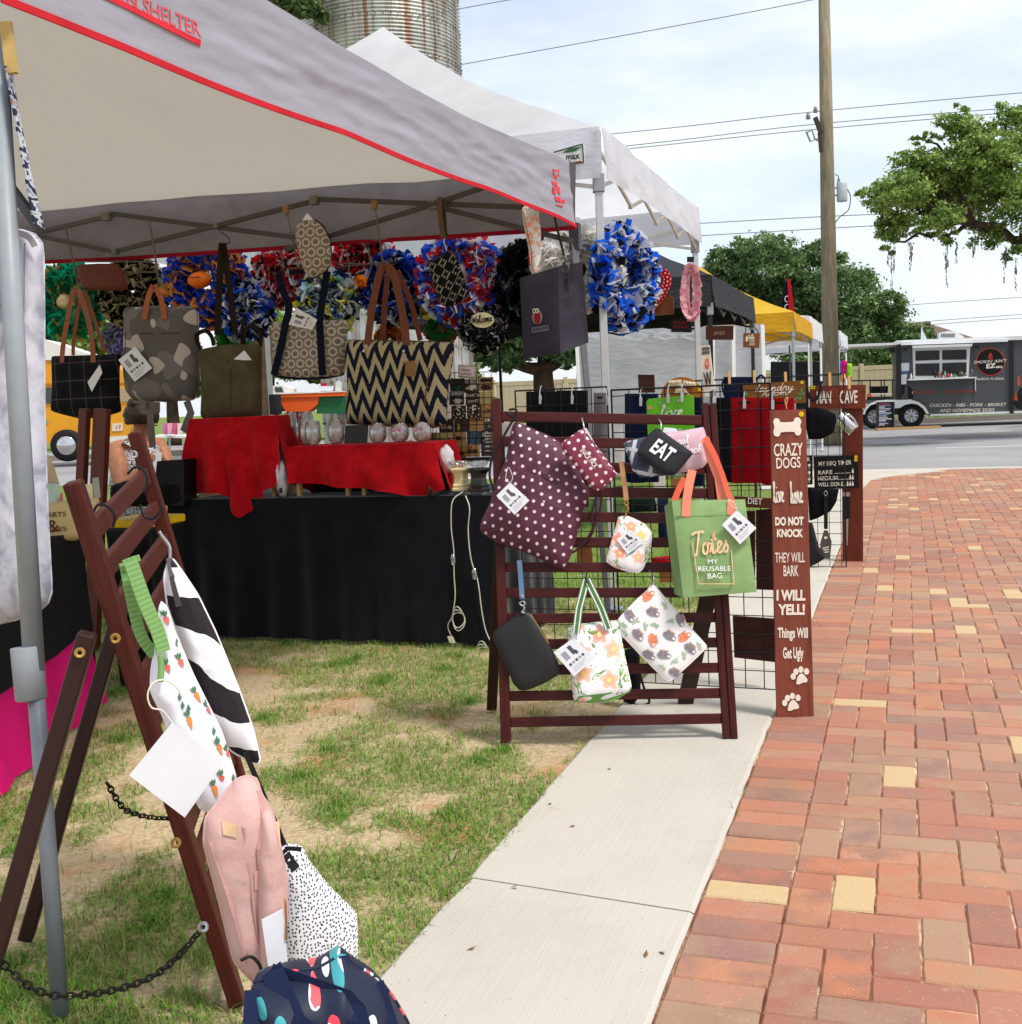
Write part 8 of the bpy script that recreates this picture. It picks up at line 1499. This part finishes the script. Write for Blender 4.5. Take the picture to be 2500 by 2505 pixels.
tree('oak_tree', 'tree tip peeking out between the grey tent and the silo at the top', fo, [P(640, 300, d), P(720, 40, d)], [(735, 5, 42), (785, 42, 20), (690, -30, 60), (750, -30, 40)], d, 9000, .07, M_lv2, 31, .3, hollow=.2)
# shrubs far under the trailer, fence
fd = 38.5; fa, fb = P(860, 960, fd), P(2330, 940, fd-1.5); fa.z = fb.z = 0; fx = (fb-fa).normalized(); fl = (fb-fa).length; fn = thing('vinyl_fence', 'beige plank fence running behind the trees and the food trailer', 'fence', (fa+fb)/2); M_fen = plain('#b8a988', .55, .2, var=.05, sc=3); npan = int(fl/2.4)
mbase = bpy.data.meshes.new('plank'); 
for i in range(npan+1):
    p0 = fa+fx*2.4*i; mb = MB(); mb.bar(p0, p0+Z*1.92, .13); mb.obj('post', M_fen, fn, bevel=.01)
    if i < npan:
        for z_ in (.12, 1.78): mb = MB(); mb.bar(p0+fx*.07+Z*z_, p0+fx*2.33+Z*z_, .06, .14); mb.obj('rail', M_fen, fn)
        for q_ in range(13): c = p0+fx*(.16+.173*q_); mb = MB(); mb.box(c+Z*.95, fx*.0835, fx.cross(Z)*.018, Z*.80); mb.obj('plank', M_fen, fn)
# food trailer
PK2 = Pl(G(2230, 1047), -15); zt = lambda *p: zz(2190, 820, .16079, p); ztl = lambda *p: zz(2040, 820, .13485, p)
M_tr = plain('#4a4d50', .5, .35, var=.05, sc=3); M_trw = plain('#d8dad8', .45, .3, var=.03); tr = thing('food_trailer', 'grey barbecue food trailer with serving window parked across the road', 'food trailer', G(2320, 1047)+UU*0)
def tp_(name, pts, mat, o=0, t_=.03, par=None, bevel=0): mb = MB(); mb.prism([PK2(x, y, o) for x, y in pts], PK2.n, t_); return mb.obj(name, mat, par or tr, bevel=bevel)
tp_('body', [(2197, 838), (2760, 820), (2760, 1000), (2275, 1017), (2262, 985), (2230, 975), (2197, 985)], M_tr, 0, 2.3); tp_('roof', [(2192, 833), (2762, 812), (2762, 822), (2192, 842)], M_trw, .06, 2.42, bevel=.02); tp_('floor_rail', [(2275, 1013), (2760, 996), (2760, 1001), (2275, 1018)], M_trw, .03, .1)
for x, w_ in ((2196, 8), (2470, 9)): tp_('corner_post', [(x, 842 if x < 2300 else 832), (x+w_, 842 if x < 2300 else 832), (x+w_, 1012 if x > 2300 else 978), (x, 1012 if x > 2300 else 980)], M_blackm, .05, .06)
tp_('awning_roller', zt((80, 105), (1700, 60), (1700, 100), (80, 155)), plain('#e6e8ea', .5), .16, .14, bevel=.03)
tp_('window_frame', zt((260, 180), (1140, 140), (1110, 640), (275, 670)), M_trw, .04, .05)
for q_ in (((305, 240), (668, 232), (670, 375), (305, 390)), ((712, 230), (1080, 220), (1080, 370), (712, 375)), ((305, 435), (670, 425), (668, 615), (305, 620)), ((712, 425), (1080, 410), (1080, 600), (712, 605))): tp_('window_pane', zt(*q_), plain('#1c1f20', .3, .4, var=.3, sc=4), .055, .03)
tp_('window_awning', zt((245, 165), (1155, 135), (1140, 175), (255, 200)), M_trw, .30, .28); ct_ = tp_('counter', zt((185, 670), (1205, 635), (1210, 655), (185, 690)), M_trw, .42, .42)
M_ket = {'#1a1416': .2, '#8a2018': .2}
for i, (x, y, w_, h_, c) in enumerate(((595, 640, 34, 110, '#1c1416'), (640, 640, 30, 90, '#6a2c18'), (685, 640, 30, 95, '#7a1c14'), (742, 635, 34, 90, '#8a9a94'), (790, 635, 60, 60, '#a81820'), (838, 632, 26, 55, '#d0c8c4'), (880, 630, 46, 50, '#1f7a44'), (975, 625, 110, 85, '#3c3832'), (1060, 615, 40, 50, '#8a8a88'), (1145, 600, 44, 90, '#5a5a5c'), (230, 668, 34, 90, '#c8ccc8'))):
    c_ = PK2(*zt((x, y+8))[0], .25); k_ = .16079*31.4/2800; mb = MB(); R_ = w_*k_/2; hh = h_*k_; mb.lathe(c_, [(0, 0), (R_, .005), (R_, hh*.65), (R_*.5, hh*.78), (R_*.4, hh), (0, hh)], 10); o = mb.obj('condiment', plain(c, .35, .4), smooth=True); tag(o, ('tall black squeeze bottle', 'brown sauce bottle', 'dark red sauce bottle', 'clear bottle', 'red wide container', 'small white shaker', 'green can', 'dark basket shaped bin', 'small metal box', 'metal napkin stand', 'white pump bottle')[i]+' on the trailer counter', 'condiment', 'items on the trailer counter')
lc = zt((1445, 405))[0]; M_or = plain('#c8432a', .5)
def trd(cx, cy, rx, ry, mat, o, nm): c = [(cx+rx*math.cos(6.283*i/36), cy+ry*math.sin(6.283*i/36)) for i in range(36)]; return tp_(nm, zt(*c), mat, o, .004)
trd(1448, 405, 222, 212, M_or, .010, 'logo_ring'); trd(1448, 405, 208, 198, plain('#141214', .5), .016, 'logo_disc'); tp_('logo_flame', zt((1448, 255), (1470, 300), (1482, 330), (1470, 360), (1445, 372), (1420, 360), (1410, 325), (1430, 295)), M_or, .022, .004); tp_('logo_flame', zt((1450, 310), (1460, 335), (1448, 352), (1436, 338)), plain('#141214', .5), .028, .004)
for (s, a, b_, h_, m_, bo, sh) in (("SMOKIN' AIN'T", (1188, 435), (1695, 408), 7.5, M_ivo, .0, .25), ('EZ', (1378, 505), (1530, 492), 11, M_ivo, .03, .1), ('BBQ', (1530, 500), (1625, 495), 5, M_ivo, .03, 0), ('VALRICO, FLORIDA', (1215, 685), (1650, 678), 6, M_ivo, .0, .2), ('CHICKEN - RIBS - PORK - BRISKET', (525, 1092), (1695, 1078), 8.4, M_ivo, .0, .25), ('AND HOMEMADE SIDES', (672, 1172), (1510, 1160), 8.6, M_ivo, .0, .25), ('SMOKIN AINT EZ BBQ', (290, 885), (625, 880), 5.5, M_or, .0, 0), ('f', (255, 890), (272, 889), 6, M_ivo, .03, 0), ('SMOKINAINTEZBBQ.COM', (725, 880), (1190, 870), 5.8, M_or, .0, 0)): ptext(s, tr, PK2, zt(a)[0], zt(b_)[0], h_, m_, .05 if s in ("SMOKIN' AIN'T", 'EZ', 'BBQ') else .012, bo, sh, ext=.003)
for pts, c in ((((75, 425), (212, 420), (210, 540), (78, 545)), '#d8d8dc'), (((110, 545), (185, 543), (185, 590), (112, 592)), '#3a78b0'), (((62, 548), (108, 546), (108, 592), (62, 595)), '#b03a2c'), (((58, 600), (180, 596), (165, 745), (58, 748)), '#dcdee2'), (((60, 760), (150, 755), (140, 880), (60, 970)), '#1a1a22'), (((190, 750), (280, 850), (270, 970), (190, 970)), '#1a1a1e'), (((1850, 650), (1890, 610), (1905, 750), (1860, 780)), '#c05030'), (((1800, 980), (1830, 830), (1868, 990), (1840, 1000)), '#b04a2c'), (((1800, 1040), (1900, 800), (1928, 800), (1928, 1150), (1840, 1110)), '#151218')): tp_('decal', zt(*pts), plain(c, .6), .008 if c != '#151218' else .005, .004)
for x in (2380, 2560, 2650): tp_('panel_joint', [(x, 842), (x+1, 842), (x+1, 1008), (x, 1008)], plain('#33363a', .6), .006, .004)
mb = MB()
for i in range(70):
    for y in (846, 1008): c = PK2(2205+i*5.5, y-(i*.22 if y < 900 else i*.1), .004); mb.box(c, PK2.x*.008, Z*.008, PK2.n*.004)
mb.obj('rivets', plain('#7d8084', .5), tr, kind='stuff', fix=False)
tp_('marker_lamp', zt((118, 205), (180, 200), (178, 232), (118, 236)), M_blackm, .02, .03); tp_('marker_lamp', zt((1210, 168), (1275, 164), (1273, 195), (1210, 198)), M_blackm, .02, .03); tp_('counter_leg', zt((1210, 660), (1222, 660), (1226, 850), (1214, 850)), M_trw, .03, .03)
tp_('roof_vent', [(2307, 829), (2307, 810), (2330, 806), (2350, 808), (2368, 820), (2368, 826)], M_trw, -.9, .6, bevel=.03)
for k_ in range(9): tp_('vent_slot', [(2311+4*k_, 812), (2313+4*k_, 812), (2313+4*k_, 822), (2311+4*k_, 822)], M_dark, -.89, .01)
def wheel(px, py):
    c = PK2(px, py, -.02); w_ = thing if False else None; mb = MB(); mb.lathe(c-PK2.n*.2, [(.15, 0), (.30, .0), (.335, .05), (.335, .18), (.30, .23), (.19, .235), (.185, .2)], 28, ax=PK2.n); ty = mb.obj('wheel', plain('#161617', .8), tr, smooth=True); mb = MB(); mb.lathe(c, [(.19, .02), (.178, .035), (.165, .0), (.06, -.01), (.05, .03), (0, .035)], 24, ax=PK2.n); mb.obj('rim', plain('#8a8c8e', .3, .5, .9), ty, smooth=True)
    for k_ in range(8): a = k_*.785; u = PK2.x*math.cos(a)+PK2.y*math.sin(a); mb = MB(); mb.bar(c+u*.04+PK2.n*.012, c+u*.17+PK2.n*.012, .03, .03, PK2.n); mb.obj('spoke', plain('#c4c6c8', .3, .5, .9), ty)
wheel(*zt((243, 1225))[0]); wheel(2139, 1019)
def arch(x0, x1, y0, y1, k_): n = 14; return [(lerp(x0, x1, i/n), y1-(y1-y0)*max(0, math.sin(math.pi*i/n))**k_) for i in range(n+1)]
of = [(2110, 1013), (2116, 1000), (2126, 988), (2145, 980), (2170, 978), (2225, 978), (2246, 983), (2262, 994), (2272, 1012)]; inf = [(2266, 1013), (2258, 1000), (2245, 990), (2230, 987), (2214, 990), (2200, 998), (2187, 999), (2172, 996), (2160, 990), (2142, 987), (2128, 992), (2118, 1004), (2115, 1014)]
tp_('fender', of+inf, M_trw, .10, .3); tp_('wheel_well', [(2112, 1015), (2125, 988), (2180, 982), (2250, 986), (2272, 1015)], M_blackm, -.15, .1); tp_('porch_deck', ztl((540, 1180), (1100, 1175), (1100, 1230), (580, 1240)), M_tr, .0, 2.2)
tp_('porch_roof', ztl((100, 175), (1180, 130), (1180, 175), (100, 220)), M_trw, .05, 2.3); tp_('porch_rail', ztl((310, 815), (1110, 800), (1110, 825), (310, 840)), M_blackm, .0, .05); tp_('porch_rail', ztl((590, 1060), (1060, 1055), (1060, 1070), (590, 1075)), M_trw, .0, .04)
for x in (500, 650, 850, 905, 1055): tp_('porch_post', ztl((x, 825), (x+20, 825), (x+20, 1180), (x, 1180)), M_blackm, -.02, .05)
tp_('porch_post', ztl((1125, 190), (1170, 190), (1170, 1180), (1125, 1180)), M_blackm, .06, .08); tp_('smoker', ztl((675, 930), (1010, 920), (1000, 1050), (690, 1055)), plain('#131314', .6), -.6, .8, bevel=.05); tp_('porch_skirt', ztl((600, 1120), (1050, 1110), (1050, 1180), (600, 1185)), plain('#1c1c1e', .6), -.01, .05); tp_('tail_lamp', ztl((600, 1060), (640, 1050), (690, 1080), (690, 1110), (600, 1120)), plain('#c84a44', .4), .03, .03); tp_('porch_speaker', ztl((980, 220), (1110, 215), (1110, 310), (1040, 330)), M_blackm, -.1, .3)
r = thing('menu_board', 'black A-frame menu board standing by the trailer wheel', 'menu board', G(2166, 1052)); PMb = Pl(G(2166, 1052), 2, 6); mb = MB(); mb.prism([PMb(*q_) for q_ in ztl((780, 1215), (1090, 1205), (1085, 1680), (770, 1690))], PMb.n, .03); mb.obj('panel', plain('#0e0e10', .5), r)
rr = random.Random(5)
for i in range(15): y = 1245+i*27; x1 = 830+rr.uniform(90, 230); mb = MB(); mb.prism([PMb(*q_, .004) for q_ in ztl((815, y), (x1, y-3), (x1, y+9), (815, y+12))], PMb.n, .003); mb.obj('menu_line', plain(rr.choice(['#c9c9d0', '#a8a8b4', '#a83a34', '#c9c9d0', '#5a7aa8']), .7), r)
for x in (775, 1075): mb = MB(); mb.bar(PMb(*ztl((x+8, 1215))[0], .01), PMb(*ztl((x, 1735))[0], .01), .04); mb.obj('leg', M_blackm, r)
mb = MB(); c = G(2220, 1050); mb.box(c+Z*.03, V((.85, 0, 0)), V((0, .14, 0)), V((0, 0, .03))); o = mb.obj('timber_plank', plain('#b08a5c', .7)); tag(o, 'light timber plank lying under the trailer wheel', 'plank')
# kerb and low plants beyond the road
kb = PK2.p+V((0, 3.2, 0)); mb = MB(); mb.box(kb+V((10, 0, .07)), V((40, 0, 0)), V((0, .15, 0)), V((0, 0, .09))); structure(mb.obj('kerb', plain('#8a847a', .8)))
pts, rn = [], []
for i in range(9000): pts.append((kb.x+random.uniform(-12, 14), kb.y+.3+random.random()*1.8, .0)); rn.append(random.random()*.6)
blades('verge_plants', pts, np.array(rn), 7, M_grass, 'low green plants along the kerb behind the food trailer', wsc=9)
# house behind trailer, white feather flag, red flag, hanging clothes
ho = P(2250, 900, 55); ho.z = 0; hs = thing('house', 'house with brown shingle roof behind the food trailer', 'house', ho); hz = P(2250, 845, 55).z; M_shg = plain('#6e5a4e', .85, .1, var=.2, sc=9); mb = MB(); a, b_, c, e = P(2150, 848, 53), P(2420, 838, 53), P(2420, 838, 63), P(2150, 848, 63); rA_, rB_ = P(2215, 790, 58), P(2262, 788, 58); rB_.z = rA_.z; mb.add([a, b_, c, e, rA_, rB_], [(0, 1, 5, 4), (1, 2, 5), (2, 3, 4, 5), (3, 0, 4), (3, 2, 1, 0)]); mb.obj('roof', M_shg, hs)
mb = MB(); mb.box(V((ho.x+1.2, 58, hz/2)), V((2.2, 0, 0)), V((0, 4, 0)), V((0, 0, hz/2-.05))); mb.obj('wall', plain('#a89478', .8), hs)
def flag(label, pts, d_, mat, px, ytop, ybot): pl = D(px, ytop, d_); r = thing('feather_flag', label, 'flag', V((pl(px, ybot).x, pl(px, ybot).y, 0))); mb = MB(); q_ = [pl(x, y) for x, y in pts]; mb.prism(q_, pl.n, .02); mb.obj('banner', mat, r); mb = MB(); t_ = pl(px, ytop, -.03); mb.tube([V((t_.x, t_.y, 0)), t_], .02, 6); mb.obj('flag_pole', M_dark, r); return r, pl
flag('white pointed flag above the food trailer roof', ((2254, 797), (2258, 810), (2270, 834), (2252, 834)), 40, plain('#e2e4e8', .7), 2253, 797, 900)
r, pl = flag('red and black feather flag behind the yellow tent', ((1926, 683), (1932, 684), (1943, 765), (1912, 765), (1914, 720), (1918, 700)), 25.5, cloth('#14141c'), 1929, 683, 900); mb = MB(); mb.prism([pl(x, y, .02) for x, y in ((1925, 682), (1932, 683), (1944, 766), (1930, 766))], pl.n, .01); mb.obj('red_stripe', cloth('#b01824'), r)
for cy in (732, 752): mb = MB(); mb.tube([pl(1925+6*math.cos(a*.5), cy+7*math.sin(a*.5), .03) for a in range(3, 11)], .012, 5); mb.obj('white_curve', plain('#c9c4c8', .7), r)
r, pl = flag('red and black feather flag lower down between the tent poles', ((1952, 884), (1966, 884), (1972, 930), (1948, 930)), 26.5, cloth('#a81a22'), 1950, 884, 990)
PCl = D(2055, 900, 27, 30)
for k_, (x, y0, y1, w_, c, nm) in enumerate(((2034, 890, 915, 9, '#5a9a78', 'teal'), (2045, 880, 918, 12, '#7ab828', 'lime green'), (2056, 884, 932, 9, '#5a4a9a', 'purple'), (2066, 884, 925, 14, '#b8106a', 'magenta'), (2062, 915, 935, 8, '#e0a078', 'peach'), (2078, 890, 930, 11, '#8ac03a', 'yellow green'))): b = Bag('hanging_shirt', '%s shirt hanging at the corner of the small white tent' % nm, PCl.at(.04*k_), [(x-w_*.5, y0), (x, y0-2), (x+w_*.5, y0), (x+w_*.7, (y0+y1)/2), (x+w_*.4, y1), (x, y1-4), (x-w_*.5, y1), (x-w_*.6, (y0+y1)/2)], .1, cloth(c), 'shirt', wr=.02, N=32, group='clothes hung at the far tent')
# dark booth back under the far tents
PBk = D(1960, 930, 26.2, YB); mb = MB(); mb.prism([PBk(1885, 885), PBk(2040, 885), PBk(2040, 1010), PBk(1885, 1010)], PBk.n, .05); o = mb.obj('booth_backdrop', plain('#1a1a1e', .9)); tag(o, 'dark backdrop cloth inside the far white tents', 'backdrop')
